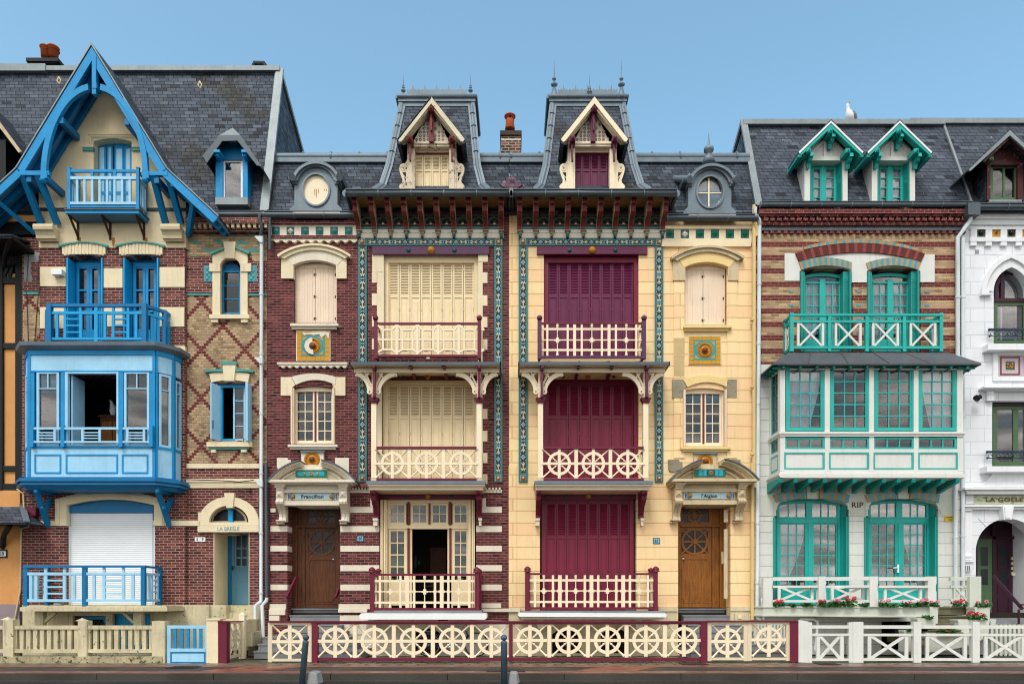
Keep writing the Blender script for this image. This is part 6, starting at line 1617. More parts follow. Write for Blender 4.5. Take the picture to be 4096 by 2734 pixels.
def twin(right):
    if not right: H = thing('row_house', (-3.3,0,0), 'dark red brick house with cream banding, cream shutters and tile friezes', 'house', 'seaside terraced houses')
    else: H = thing('row_house', (3.3,0,0), 'yellow block house with maroon shutters and ship wheel balconies', 'house', 'seaside terraced houses')
    use(O)
    XL = uz(612,0,0)[0] if not right else uz(1168,0,0)[0]; XR = uz(1168,0,0)[0] if not right else uz(1733,0,0)[0]
    shell(H, XL, XR, .1, 11.9)
    # ---- wall with openings
    use(O); xo = SHB if right else 0; wm = m['yellow'] if right else m['brick60']
    def hz(pts, o, dz=0): # shift by metres
        return [(x+o*85, y-dz*85) for x, y in pts]
    sb = SHS if right else 0
    ZL = lambda f, x0, y0, x1, y1: (f.ox+f.s*x0, f.oy+f.s*y0, f.ox+f.s*x1, f.oy+f.s*y1)
    holes = []
    for f, x0, y0, x1, y1, r, o, dz in ((Z5,842,-108,1503,660,0,xo,0),(Z5,832,812,1503,1500,0,xo,0),(Z6,830,215,1515,1046,0,xo,0),
                                 (Z5,218,15,517,424,9,sb,-.05*right),(Z5,205,878,502,1265,7,sb,-.06*right),(Z6,176,300,548,1355,0,sb,0)):
        a = ZL(f,x0,y0,x1,y1); h = archhole(a[0],a[2],a[1],a[3],r) if r else [(a[0],a[3]),(a[0],a[1]),(a[2],a[1]),(a[2],a[3])]
        holes.append(hz(h, o, dz))
    # cellar arches
    for cx in ((1170,) if not right else (470,815)):
        f = Z6 if not right else Z9; w = 100; a = ZL(f,cx-w,1215,cx+w,1350); holes.append(archhole(a[0],a[2],a[1],a[3],14))
    x0, x1 = (612,1168) if not right else (1168,1733)
    b = MB(); b.L([(x0,1505),(x0,480),(x1,480),(x1,1505)], 0, .42, 0, holes=holes)
    b.build('wall', wm, H)
    b = MB(); f = Z6
    if not right:
        use(Z6); b.R(1575,1078,1745,1120,.004,.02,1); b.L([(548,1495),(548,1080),(1745,1120),(1745,1495)], .03, .2, 0, holes=[archhole(1070,1270,1215,1350,40)])
        b.R(575,1080,735,1215,.05,.1,0); b.R(50,1000,165,1038,.06,.1,0); b.R(45,1038,158,1078,.09,.1,0); b.R(45,1082,118,1118,.1,.1,0); b.R(540,1000,760,1036,.06,.1,0); b.R(536,1036,740,1060,.09,.1,0); b.R(1548,995,1693,1028,.06,.1,0); b.R(1548,1032,1825,1056,.09,.1,0)
        bands = (312,448,587,725,862)
        for y in bands:
            b.R(605 if y == 312 else 552,y,785 if y == 312 else 828,y+42,.022,.05,0)
            b.R(1555 if y==312 else 1515,y,1698,y+42,.022,.05,0)
            if y > 400: b.R(56,y,176,y+40,.022,.05,0); b.wbox(uz(175,0,0)[0],uz(228,0,0)[0],.0,.02,0,0,0) if 0 else None
            else: b.R(56,y+10,92,y+38,.022,.05,0)
        b.build('stone_band', [m['white_stone'], m['brick60']], H)
        # bands returning into the door reveal
        b = MB(); u = uz(176,0,0)[0]
        for y in bands[1:]: b.wbox(u-.004,u+.006,.0,.4,P(0,y+40,0).z,P(0,y,0).z)
        b.build('reveal_band', m['white_stone'], H)
        b = MB(); use(Z6); b.R(670,516,718,558,.02,.02,0); b.R(674,520,714,554,.024,.02,1); b.build('number_plate', [m['text_dk'], m['bplate']], H); text('60','house_number',694,537,24,.028,m['text_dk'],H,ext=.002,bold=.03,sx=.85)
        # quoins
        use(Z5); b = MB()
        for y0,y1 in ((65,140),(215,297),(375,445),(530,605)): b.R(762,y0,800,y1,.02,.05)
        for y0,y1 in ((68,142),(227,300),(378,450),(533,607),(1018,1088),(1170,1243),(1325,1395),(1472,1540)): b.R(1532,y0,1567,y1,.02,.05)
        b.R(798,-60,845,660,.015,.05); b.R(1502,-60,1534,1520,.015,.05); b.R(793,830,832,1500,.015,.05)
        use(Z4); b.R(764,1408,842,1545,.022,.06); b.R(1502,1412,1570,1475,.022,.06)
        b.build('quoin', m['cream_stone'], H)
        use(Z6); b = MB(); b.R(648,140,765,172,.15,.15,1); 
        for k in range(9): b.R(612+k*22,172,624+k*22,192,.1,.1,0)
        b.R(605,190,790,212,.05,.05,0); b.R(1565,190,1698,212,.05,.05,0)
        for k in range(5): b.R(1580+k*24,176,1592+k*24,192,.1,.1,0)
        b.R(765,255,785,312,.03,.05,0); b.R(1560,250,1585,318,.03,.05,0)
        b.build('dentil_band', [m['white_stone'], m['brick60']], H)
        # tile strip frieze of the side bay
        use(Z4); b = MB(); b.R(62,1188,655,1205,.15,.2,2); b.R(62,1205,655,1290,.06,.1,0)
        for i in range(6):
            x = 66+i*101.5; b.R(x,1228,x+54,1231,.066,.02,0)
        b.build('frieze', [m['white_stone'], m['teal_dk'], m['brick60']], H)
        fx = [(66+i*101.5,1230) for i in range(6)]
        b = MB()
        for i,(x,y) in enumerate(fx):
            b.R(x,y,x+54,y+58,.062+.0,.01,0); c = P(x+27,y+30,.07); q=.085
            b.add([c+Vector((-q,0,0)),c+Vector((0,0,-q)),c+Vector((q,0,0)),c+Vector((0,0,q)),c+Vector((0,-.06,0))],[(0,1,4),(1,2,4),(2,3,4),(3,0,4)],1 if i!=1 else 2)
        b.build('frieze_tile', [m['teal_dk'], m['teal_tile'], m['white_stone']], H)
        b = MB(); b.R(62,1290,660,1312,.1,.1,1); b.L([(62,1312),(660,1312)]+[(660-14.95*i,1325+(14 if i%4 in (1,2) else 0)) for i in range(41)], .08, .1, 0); b.build('zigzag_course', [m['white_stone'], m['brick60']], H)
    else:
        use(Z9); b = MB(); b.R(62,1030,150,1050,.08,.1,0); b.L([(62,1495),(62,1060),(1225,1095),(1225,1495)],.03,.2,0,holes=[archhole(370,570,1215,1350,40),archhole(715,915,1215,1350,40)])
        b.R(1125,1018,1258,1052,.07,.1,0); b.R(1635,1018,1780,1048,.07,.1,0); b.R(1060,1095,1222,1232,.05,.1,0); b.R(1668,1068,1730,1168,.1,.12,0); b.R(1140,1050,1255,1495,.035,.1,0); b.R(1635,1048,1800,1420,.035,.1,0)
        b.build('plinth', m['cream_dirty2'], H)
        b = MB(); b.R(1088,532,1134,573,.02,.02,0); b.R(1092,536,1130,569,.024,.02,1); b.build('number_plate', [m['text_dk'], m['bplate']], H); text('61','house_number',1111,553,23,.028,m['text_dk'],H,ext=.002,bold=.03,sx=.85)
        b = MB(); b.R(1690,1078,1714,1104,.13,.03); b.build('meter_cover', m['cream_s'], H)
        use(Z7); b = MB(); b.R(1128,1225,1755,1245,.09,.1,0); b.R(1128,1245,1755,1322,.05,.1,0); b.R(1128,1322,1755,1342,.06,.1,0); b.R(1128,1342,1750,1366,.08,.1,0)
        b.build('frieze', m['white_stone2'], H)
        b = MB()
        for i in range(6):
            x = 1155+i*104.5; b.R(x,1252,x+58,1310,.054,.01,0); c = P(x+29,1281,.06); q=.09
            b.add([c+Vector((-q,0,0)),c+Vector((0,0,-q)),c+Vector((q,0,0)),c+Vector((0,0,q)),c+Vector((0,-.05,0))],[(0,1,4),(1,2,4),(2,3,4),(3,0,4)],1 if i not in (1,) else 2)
            b.sector(x+29,1281,18,22,0,360,.058,.01,1,n=12)
        b.build('frieze_tile', [m['teal_dk'], m['green_tile'], m['white_stone']], H)
        # raised piers either side of the side bay windows
        use(Z8); b = MB()
        for x0,x1 in ((1212,1285),(1583,1652)):
            b.L([(x0,1360),(x0,90),(x1,90),(x1,1360)], .03, .05, 0)
        b.build('pier', m['yellow'], H)
        b = MB(); b.R(1212,525,1285,655,.036,.01); b.R(1212,655,1282,790,.034,.01); b.build('weathered_patch', m['oldy'], H)
        use(Z9); b = MB(); b.R(62,20,118,1030,.025,.05,0); b.build('pier', m['yellow'], H)
    # cellar window void + bars
    b = MB()
    for cx in ((1170,) if not right else (470,815)):
        use(Z6 if not right else Z9); b.R(cx-110,1160,cx+110,1360,-.25,.03,0)
        for i in range(14): b.R(cx-98+i*15,1180,cx-95+i*15,1350,-.05,.01,1)
        for i in range(9): b.R(cx-98,1185+i*19,cx+98,1187+i*19,-.055,.01,1)
    b.build('cellar_grille', [m['blackhole'], m['rust']], H)
    b = MB()
    for x in ((770,1540) if not right else (290,985)):
        use(Z6 if not right else Z9); b.tube([P(x-25,1160,.5),P(x+25,1160,.5)], .09); b.R(x-22,1110,x+22,1165,.55,.6)
    b.build('corbel', m['white_stone'], H)
    bay(H, right); zs = P(0,0,0).z
    use(Z4); zs = P(0,1109,0).z
    tower(H, right, zs); 
    # ---- main low mansard
    use(O); zE = uz(0,492,0)[1]; zR = uz(0,366,-.55)[1]
    b = MB(); roofplane(b, XL+.01, XR-.01, XR-.01, XL+.01, zE, zR, -.12, .55, 0)
    b.slab((XL+.01,.55,zR),(XR-.01,.55,zR),(XR-.01,6,zR-.2),(XL+.01,6,zR-.2), .1, 0)
    rf = b.build('roof', m['slate_dark'], H)
    b = MB(); b.tube([(XL+.01,.5,zR+.04),(XR-.01,.5,zR+.04)], .1, 0, 10); b.wbox(XL+.01,XR-.01,.42,.5,zR-.14,zR+.04)
    n = int((XR-XL)/.78)
    for i in range(n+1):
        x = XL+.05+i*.78; b.tube([(x-.02,.5,zR+.04),(x+.02,.5,zR+.04)], .125, 0, 10) if i%2==0 else None
        b.lathe((x,.5,zR+.12), [(0,.05),(.04,.04),(.08,.01)], n=6)
    b.build('ridge_roll', m['lead'], rf)
    if not right:
        use(O); z0 = zE; c = P(1174,415,-.0); b = MB(); s = .3; sl = (.67)/(zR-zE)
        cz = c.z+.02; cy = -.12+(cz-zE)*sl
        pts = [Vector((-.02+a*s, -.12+(cz+q*s*1.1-zE)*sl-.035, cz+q*s*1.1)) for a,q in ((0,-1),(1,0),(0,1),(-1,0))]
        b.prism([p for p in pts], .02, 0, Vector((0,1,0))); b.build('roof_lozenge', m['slate_purple'], H)
    # tile on the main roof eave gutters
    use(Z4); zg = P(0,1150,.2).z
    if not right: gutter(H, [Vector((XL+.02,-.2,zg)),Vector((uz(640,0,.2)[0],-.2,zg))], .085)
    else:
        use(Z7); zg = P(0,1170,.2).z; gutter(H, [Vector((uz(1165,0,.2)[0],-.2,zg)),Vector((XR-.02,-.2,zg))], .085)
        use(Z7); b = MB(); b.tube([P(1778,1200,.2),P(1788,1260,.12),P(1788,1300,.12)], .05); 
        use(Z8); b.tube([P(1770,-400,.12),P(1770,1568,.12)], .052)
        use(Z9); b.tube([P(1790,0,.12),P(1790,1110,.12)], .052)
        for k in (.8,2.6,4.4,6.2,8.0): 
            c = P(1790,1110,.12)+Vector((0,0,k)); b.tube([c,c+Vector((0,0,.05))], .065)
        b.build('downpipe', m['pipe_c'], H)
    oculus(H, right); sidebay(H, right)
    return H
m['cream_dirty2'] = paint('pale_plinth_render', '#d8cba8', .85, .2, .3, streak=.35); m['white_stone2'] = paint('cream_frieze_render', '#ead9b6', .8, .08, .1, streak=.1); m['oldy'] = paint('greyed_yellow_render', '#cdb684', .9, .2, .3)
def gf_window(H):
    """open French window behind the left twin's ground floor balcony"""
    use(Z6); d = -.16
    cs = 'cream_s'
    for (x0,x1) in ((893,1020),(1348,1462)):
        window(H, x0, 285, x1, 437, d, 2, 2, cs, fw=.06, name='transom_light', gm='glass'); window(H, x0, 468, x1, 1010, d, 2, 1, cs, fw=.06, name='side_light', gm='glass')
        b = MB()
        for i in range(1,4): b.R(x0+12,480+i*84,x1-12,487+i*84,d-.01,.03)
        b.R(x0+10,830,x1-10,1010,d-.005,.04); b.build('side_light_panel', m[cs], H)
    window(H, 1050, 285, 1175, 437, d, 2, 2, cs, fw=.06, name='transom_light'); window(H, 1192, 285, 1318, 437, d, 2, 2, cs, fw=.06, name='transom_light')
    b = MB(); b.R(885,262,1470,285,d+.03,.1,0); b.R(885,437,1470,468,d+.03,.1,0); b.R(1018,468,1028,1045,d,.08,0); b.R(1043,460,1060,1045,d,.08,0); b.R(1312,460,1325,1045,d,.08,0); b.R(1340,468,1350,1045,d,.08,0); b.R(1060,462,1312,470,d,.08,0)
    b.R(885,285,895,1045,d+.0,.08,0); b.R(1460,285,1470,1045,d,.08,0); b.R(1174,285,1178,437,d,.06,0); b.R(1190,285,1193,437,d,.06,0)
    b.build('window_frame', m[cs], H)
    b = MB()
    for (x0,x1,y0,y1) in ((1028,1044,275,442),(1323,1340,275,442),(1177,1191,288,437),(1027,1043,462,785),(1325,1340,462,785)): b.R(x0,y0,x1,y1,d+.045,.04)
    b.build('window_mullion', m['redwood'], H)
    for (x0, s) in ((836,1),(1462,-1)):
        for k in range(2):
            b = MB(); xa = x0+k*24; b.R(xa,262,xa+9,1045,.04,.3); b.R(xa+10,262,xa+20,1045,.0,.26); b.build('shutter', m[cs], H)
    b = MB()   # room seen through the open leaf: picture rail, cupboard, spot lamps
    use(Z6); b.R(1075,660,1092,745,-2.2,.03,0); b.R(1100,690,1118,720,-2.2,.03,0); b.R(1190,600,1300,1000,-2.3,.3,1); b.R(1140,870,1210,880,-1.4,.6,0)
    b.build('room_furniture', [m['iron'], m['wood_dk']], H)
H59 = house_blue(); H60 = twin(False); H61 = twin(True); gf_window(H60)
# ================================================================== ground floor shutters of the yellow house, chimney
use(Z9); shutter_row(H61, 325, 272, 920, 1042, 515, 8, -.16, 'maroon_s', slats=19, yopen=292)
b = MB(); b.R(295,250,948,272,-.1,.12); b.R(295,272,325,1046,-.1,.12); b.R(920,272,948,1046,-.1,.12); b.build('shutter_frame', m['maroon_s'], H61)
b = MB()
for i in range(9):
    for yy in (305, 535, 762): b.R(325+i*74.4-6, yy-12, 325+i*74.4+6, yy+12, -.15, .02)
b.build('shutter_hinge', m['maroon'], H61)
use(Z9); b = MB(); b.ball(P(925,1045,.4), .16, sy=.7, sz=.5); o = b.build('loose_stone', m['granite']); tag(o, 'smooth grey stone lying behind the wide grid railing of the yellow house', 'stone')
use(Z4); b = MB(); b.R(1662,590,1800,760,-1.6,.7,0); b.R(1655,560,1806,590,-1.55,.8,1); b.R(1662,618,1800,628,-1.595,.7,2)
ch = b.build('chimney', [m['chimbrick'], m['oldchim'] if 'oldchim' in m else paint('sooty_cap','#4f463c',.9,.4,.4), m['white_stone']], H60)
b = MB(); c = P(1724,556,-1.9); b.lathe(c, [(0,.14),(.02,.15),(.2,.12),(.26,.13),(.28,.11),(.36,.09),(.38,.17),(.4,.17),(.45,.1),(.5,.02)], n=16); b.ball(c+Vector((0,-.09,.33)), .035, 1, sz=1.2); b.build('chimney_pot', [m['terracotta'], m['blackhole']], ch)
# ================================================================== bow-fronted jade and white house
def house_jade():
    H = thing('row_house', (9.3,0,0), 'striped brick house with jade green windows, white oriel and crossed balcony rail', 'house', 'seaside terraced houses')
    use(O); XL = uz(1733,0,0)[0]; XR = uz(2203,0,0)[0]; shell(H, XL, XR, .1, 12.0)
    a1 = archhole(1836,1956,624,806,10); a2 = archhole(1990,2112,624,806,10)
    g1 = archhole(1776,1948,1156,1388,14); g2 = archhole(1986,2152,1156,1388,14)
    b = MB(); b.L([(1733,835),(1733,486),(2203,486),(2203,835)],0,.42,0,holes=[a1,a2])
    b.L([(1733,1500),(1733,835),(2203,835),(2203,1500)],0,.42,1,holes=[g1,g2,[(1800,1080),(1800,850),(2190,850),(2190,1080)],[(2022,1490),(2022,1424),(2095,1424),(2095,1490)]])
    b.build('wall', [m['stripes'], m['whiteblk62']], H)
    # brick cornice
    use(Z10); b = MB()
    b.R(262,868,1848,905,.24,.5,0); b.R(270,905,1838,925,.2,.5,0); b.R(275,925,1830,962,.1,.3,0); b.R(278,962,1825,995,.13,.3,0); b.R(282,998,1815,1032,.06,.2,2); b.R(284,1032,1812,1056,.02,.1,0)
    for i in range(31): 
        x = 300+i*50.5; b.L([(x,930),(x+34,938),(x+30,962),(x-2,958)],.2,.12,0)
        b.L([(x,1034),(x+26,1038),(x+26,1056),(x,1056)],.08,.08,0)
    for i in range(90):
        x = 292+i*16.9; c = P(x+8,1015,.062); q=.028; b.add([c+Vector((-q,0,0)),c+Vector((0,0,-q)),c+Vector((q,0,0)),c+Vector((0,0,q)),c+Vector((0,-.03,0))],[(0,1,4),(1,2,4),(2,3,4),(3,0,4)],3)
    b.build('cornice', [m['brick62'], m['stripes'], m['lead'], m['zinc']], H)
    # arches over the second floor doors
    b = MB(); wt = [(457,1210),(570,1210)]+arc(570,1238,1500,1240,72,16)[1:-1]+[(1500,1218),(1604,1218),(1604,1430),(1495,1430),(1495,1345)]+arc(1085,1345,1495,1345,38,12)[::-1][1:-1]+[(1085,1345),(1085,1432),(970,1432),(970,1345)]+arc(570,1345,970,1345,38,12)[::-1][1:-1]+[(570,1345),(570,1420),(457,1420)]
    b.L(wt, .02, .06, 0); b.build('white_lintel', m['offwhite'], H)
    def vous(b, x0,y0,x1,y1,r0, X0,Y0,X1,Y1,r1, n, d, mats):
        lo = arc(x0,y0,x1,y1,r0,n*2); hi = arc(X0,Y0,X1,Y1,r1,n*2)
        for i in range(n): b.band(lo[2*i:2*i+3], hi[2*i:2*i+3], d+.002*(i%2), .1, mats[i%len(mats)])
    b = MB()
    vous(b,568,1272,1500,1274,72, 540,1208,1530,1212,76, 44, .06, (0,0,1))
    vous(b,605,1182,1450,1186,54, 605,1160,1452,1164,60, 40, .05, (2,2,3))
    vous(b,585,1335,968,1335,32, 565,1272,972,1280,36, 19, .05, (2,3)); vous(b,1098,1335,1478,1335,32, 1082,1282,1502,1276,36, 19, .05, (2,3))
    b.build('window_arch', [m['brick62a'], m['mort62'], m['tanb'], m['tealb']], H)
    b = MB()
    use(Z11)
    for y in (22,122,224,324):
        for x in (380,880,1382): b.R(x,y,x+33,y+14,.012,.03)
    b.build('teal_brick', m['tealb'], H)
    # french doors second floor
    for k,(x0,x1) in enumerate(((1838,1954),(1992,2110))):
        use(O)
        fx = x1-22
        w_ = window(H, x0+4, 632, fx, 806, -.2, cols=1, rows=1, fm='teal', rise=6, fw=.07, name='french_door', gm='glass')
        b = MB(); mid = (x0+4+fx)/2; b.R(mid-6,640,mid+6,806,-.17,.05); b.R(x0+10,646,fx-4,650,-.19,.04)
        for a,c in ((x0+10,mid-5),(mid+5,fx-5)):
            w = (c-a); b.R(a,652,a+2.5,806,-.19,.04); b.R(c-2.5,652,c,806,-.19,.04); b.R(a+w/2-1.2,652,a+w/2+1.2,780,-.2,.02)
            for y in (676,702,728,754): b.R(a,y-1.2,c,y+1.2,-.202,.02)
            b.R(a,778,c,806,-.195,.03)
        b.build('glazing_bar', m['teal'], w_)
        curtain(w_, x0+10, 650, x0+4+(fx-x0)*.47, 800, -.32, tie=(x0+8, x0+26)); curtain(w_, mid+4, 650, fx-4, 800, -.32, tie=(mid+22 if k else mid+4, fx-8))
        for (a,c,dd) in ((x0-1,x0+5,.05),(fx+2,fx+16,-.02)):
            b = MB(); b.R(a,622,c,806,dd,.2)
            if c-a > 8:
                b.R(c+1,620,c+5,806,.07,.25)
                for y in range(640,760,4): b.R(a+3,y,c-3,y+2,dd+.01,.02)
            else: b.R(c+.5,624,c+3,806,.02,.2)
            b.build('shutter', m['teal_sh'], H)
    # balcony rail
    use(Z11); d = .5; b = MB()
    for y0,y1,o in ((190,208,.02),(240,258,0),(430,450,0)): b.R(390,y0,1518,y1,d+o,.07,0)
    for x0,x1 in ((390,415),(669,692),(945,969),(1222,1245),(1495,1518)): b.R(x0,184 if x0 in (390,1495) else 208,x1,470,d+.012,.1,0)
    for X in (uz(402,0,d)[0], uz(1506,0,d)[0]):
        for y0,y1 in ((190,208),(240,258),(430,450)): b.wbox(X-.035,X+.035,-d+.09,-.02,P(0,y1,d).z,P(0,y0,d).z,0)
        b.wbox(X-.035,X+.035,-.08,-.01,P(0,468,d).z,P(0,186,d).z,0)
        z0,z1 = P(0,430,d).z,P(0,258,d).z
        b.wbox(X-.03,X+.03,-.4,-.36,z0,z1,1); b.wbox(X-.03,X+.03,-.14,-.1,z0,z1,1); b.bar3((X,-.37,z0),(X,-.13,z1),.04,.05,1); b.bar3((X,-.37,z1),(X,-.13,z0),.04,.05,1)
    for x0,x1 in ((441,640),(719,917),(994,1192),(1272,1468)): xpanel(b,x0,258,x1,428,17,d-.01,.045,1)
    b.build('balcony_railing', [m['teal'], m['offwhite']], H)
    # ---- oriel
    d = .78; X = lambda x: uz(x,0,d)[0]; Z = lambda y: uz(0,y,d)[1]; xl, xr = X(315), X(1665)
    b = MB()
    for x0,x1 in ((315,352),(645,682),(973,1008),(1302,1336),(1622,1665)): b.R(x0,560,x1,1062,d,.1); b.R(x0,1095,x1,1350,d,.1)
    b.R(352,558,1622,580,d-.005,.09); b.R(308,1060,1685,1078,d+.06,.8); b.R(312,1078,1675,1096,d+.03,.8)
    b.R(345,1190,1630,1213,d-.004,.09); b.R(345,1338,1630,1352,d-.004,.09); b.R(352,1213,1622,1338,d-.02,.05)
    b.R(312,1352,1662,1372,d+.03,.85); b.R(304,1372,1698,1380,d+.1,.9); b.L([(304,1380),(1698,1380),(1680,1400),(318,1400)],d+.1,.9)
    z0, z1 = Z(1350), Z(560)
    for xs,s in ((xl,1),(xr,-1)):   # side returns
        a, c = (xs, xs+.08) if s > 0 else (xs-.08, xs)
        b.wbox(a,c,-d+.1,-d+.17,z0,z1); b.wbox(a,c,-.1,0,z0,z1); b.wbox(a,c,-d+.17,-.1,z0,Z(1195)); b.wbox(a,c,-d+.17,-.1,Z(1100),Z(1050)); b.wbox(a,c,-d+.17,-.1,Z(585),z1)
    oriel = b.build('oriel_window', m['offwhite'], H)
    b = MB()   # jade lines round the white panels
    for x0,x1 in ((345,642),(676,970),(1004,1299),(1334,1627)):
        b.L([(x0,1338),(x0,1213),(x1,1213),(x1,1338)],d+.006,.02,0,holes=[[(x0+12,1329),(x0+12,1222),(x1-12,1222),(x1-12,1329)]])
    b.wbox(xl-.006,xl+.01,-d+.16,-d+.19,Z(1338),Z(1220)); b.wbox(xl-.006,xl+.01,-.16,-.13,Z(1338),Z(1220)); b.wbox(xl-.006,xl+.01,-d+.19,-.16,Z(1338),Z(1325)); b.wbox(xl-.006,xl+.01,-d+.19,-.16,Z(1232),Z(1220))
    b.build('panel_moulding', m['teal'], oriel)
    for i,(x0,x1) in enumerate(((358,642),(684,972),(1010,1300),(1337,1616))):
        wn = window(H, x0, 582, x1, 1055, d-.03, cols=1, rows=1, fm='teal', fw=.055, name='oriel_casement', pane=False)
        w2 = window(H, x0+14, 594, x1-14, 1045, d-.045, cols=3, rows=5, fm='teal', fw=.05, mw=.028, name='casement_leaf', gm='glass', th=.04)
        window(H, x0-10, 1103, x1, 1190, d-.01, cols=3, rows=1, fm='teal', fw=.05, mw=.035, name='oriel_toplight', gm='glass')
        if i == 0: curtain(wn, x0+26, 605, x1-24, 1035, d-.2, tie=(x0+20,x0+165))
        if i == 3: curtain(wn, x0+15, 605, x1-24, 1035, d-.2, tie=(x0+85,x1-30))
    sw = MB(); 
    for z0_,z1_,n in ((Z(1050),Z(585),5),(Z(1195),Z(1100),1)):
        for xs in (xl+.02, xr-.06):
            sw.wbox(xs,xs+.04,-d+.17,-d+.23,z0_,z1_); sw.wbox(xs,xs+.04,-.16,-.1,z0_,z1_); sw.wbox(xs,xs+.04,-d+.23,-.16,z0_,z0_+.05); sw.wbox(xs,xs+.04,-d+.23,-.16,z1_-.05,z1_)
            sw.wbox(xs+.01,xs+.03,-.4,-.37,z0_,z1_)
            for k in range(1,n): z=z0_+(z1_-z0_)*k/n; sw.wbox(xs+.01,xs+.03,-d+.23,-.16,z-.012,z+.012)
    so_ = sw.build('side_casement', m['teal_sh'], H)
    sw = MB()
    for z0_,z1_ in ((Z(1050),Z(585)),(Z(1195),Z(1100))):
        for xs in (xl+.036, xr-.042): sw.wbox(xs,xs+.006,-d+.2,-.12,z0_+.03,z1_-.03)
    sw.build('pane', m['glass_dk'], so_)
    b = MB(); b.wbox(xl+.1,xr-.1,-d+.1,.0,Z(1350),Z(1330)); b.build('oriel_floor', m['room'], oriel)
    b = MB(); b.wbox(xl+.1,xr-.1,-d+.1,.0,z1-.02,z1+.06); b.build('oriel_ceiling', m['room'], oriel)
    # pent roof of the oriel
    b = MB(); de = 1.0; ze = P(0,556,de).z; a0, a1 = uz(262,0,de)[0], uz(1800,0,de)[0]; t0, t1 = uz(372,0,.52)[0], uz(1562,0,.52)[0]; zt = P(0,480,.52).z
    q = [Vector((a0,-de,ze)),Vector((a1,-de,ze)),Vector((t1,-.52,zt)),Vector((t0,-.52,zt)),Vector((a0,0,ze)),Vector((a1,0,ze)),Vector((t0,0,zt)),Vector((t1,0,zt))]
    T = Vector((0,0,-.045)); b.add(q+[v+T for v in q], [(0,1,2,3),(4,0,3,6),(1,5,7,2),(3,2,7,6),(8,9,10,11),(12,8,11,14),(9,13,15,10),(11,10,15,14),(0,8,9,1),(0,4,12,8),(1,9,13,5),(4,6,14,12),(5,13,15,7)], 0)
    for k,(f0) in enumerate((.17,.36,.555,.75)):
        u0 = a0+(a1-a0)*(f0); u1 = t0+(t1-t0)*(f0-.03); b.bar3((u0,-de,ze+.008),(u1,-.52,zt+.008),.025,.02,1)
    b.build('oriel_roof', [m['slate_roofpent'], m['lead_dark']], H)
    b = MB(); n = 12; zr = ze-.1
    for i in range(n): x = a0+.3+(a1-a0-.6)*i/(n-1); b.wbox(x-.03,x+.03,-de+.06,-.6,zr,zr+.07)
    for i in range(4): b.wbox(a0+.06,a0+.5,-.85+i*.22,-.8+i*.22,zr,zr+.07)
    for i in range(4): b.wbox(a1-.5,a1-.06,-.85+i*.22,-.8+i*.22,zr,zr+.07)
    b.build('rafter_end', m['teal_sh'], H)
    b = MB(); b.wbox(a0+.25,a1-.25,-.8,-.0,zr+.0,zr+.03); b.build('oriel_soffit', m['offwhite'], H)
    use(Z12); 
    for i in range(13):
        x = 318+i*108.5; b = MB(); u = uz(x,0,.85)[0]; zt_ = P(0,60,.85).z; h = .15
        b.prism([Vector((u-.05,-.86,zt_-.03)),Vector((u-.05,-.84,zt_)),Vector((u-.05,0,zt_)),Vector((u-.05,0,zt_-.27)),Vector((u-.05,-.5,zt_-.16)),Vector((u-.05,-.84,zt_-.1))],.1,0,Vector((1,0,0)))
        b.build('joist_end', m['teal_sh'], H)
    b = MB(); b.wbox(xl+.05,xr-.05,-.85,0,P(0,60,.85).z+.0,P(0,60,.85).z+.04); b.build('oriel_base', m['offwhite'], H)
    # ---- ground floor
    b = MB()
    for x0,x1,xm in ((285,815,545),(958,1478,1215)):
        lo = arc(x0,235,x1,237,32,40); hi = arc(x0-20,180,x1+10,180,50,40)
        for i in range(20):
            if i in (8,9,10,11): continue
            b.band(lo[2*i:2*i+3], hi[2*i:2*i+3], .06+.003*(i%2), .12, 1 if i%2 else 0)
        b.L([(xm-36,118),(xm+36,118),(xm+36,208),(xm-32,206)], .09, .15, 2)
    for (x0,x1) in ((160,285),(818,958),(1480,1600)):
        b.L([(x0,335),(x0,180),(x1,180),(x1,335)] , .015, .05, 3)
    for x, s in ((285,1),(818,-1),(958,1),(1480,-1)):
        b.L([(x,190),(x+s*-2,190),(x-s*0,335),(x+s*0,335)],.0,.0,3) if 0 else None
        b.L([(x-s*18,200),(x+s*8,205),(x+s*24,240),(x+s*8,262),(x+s*6,285),(x-s*12,300),(x-s*18,325)], .03, .3, 3)
    b.build('window_arch', [m['tanb'], m['tealb'], m['mint'], m['mint']], H)
    text('RIP','carved_letters',880,256,40,.018,m['text_br'],H,ext=.004,bold=.02,sx=1.1,spacing=1.05)
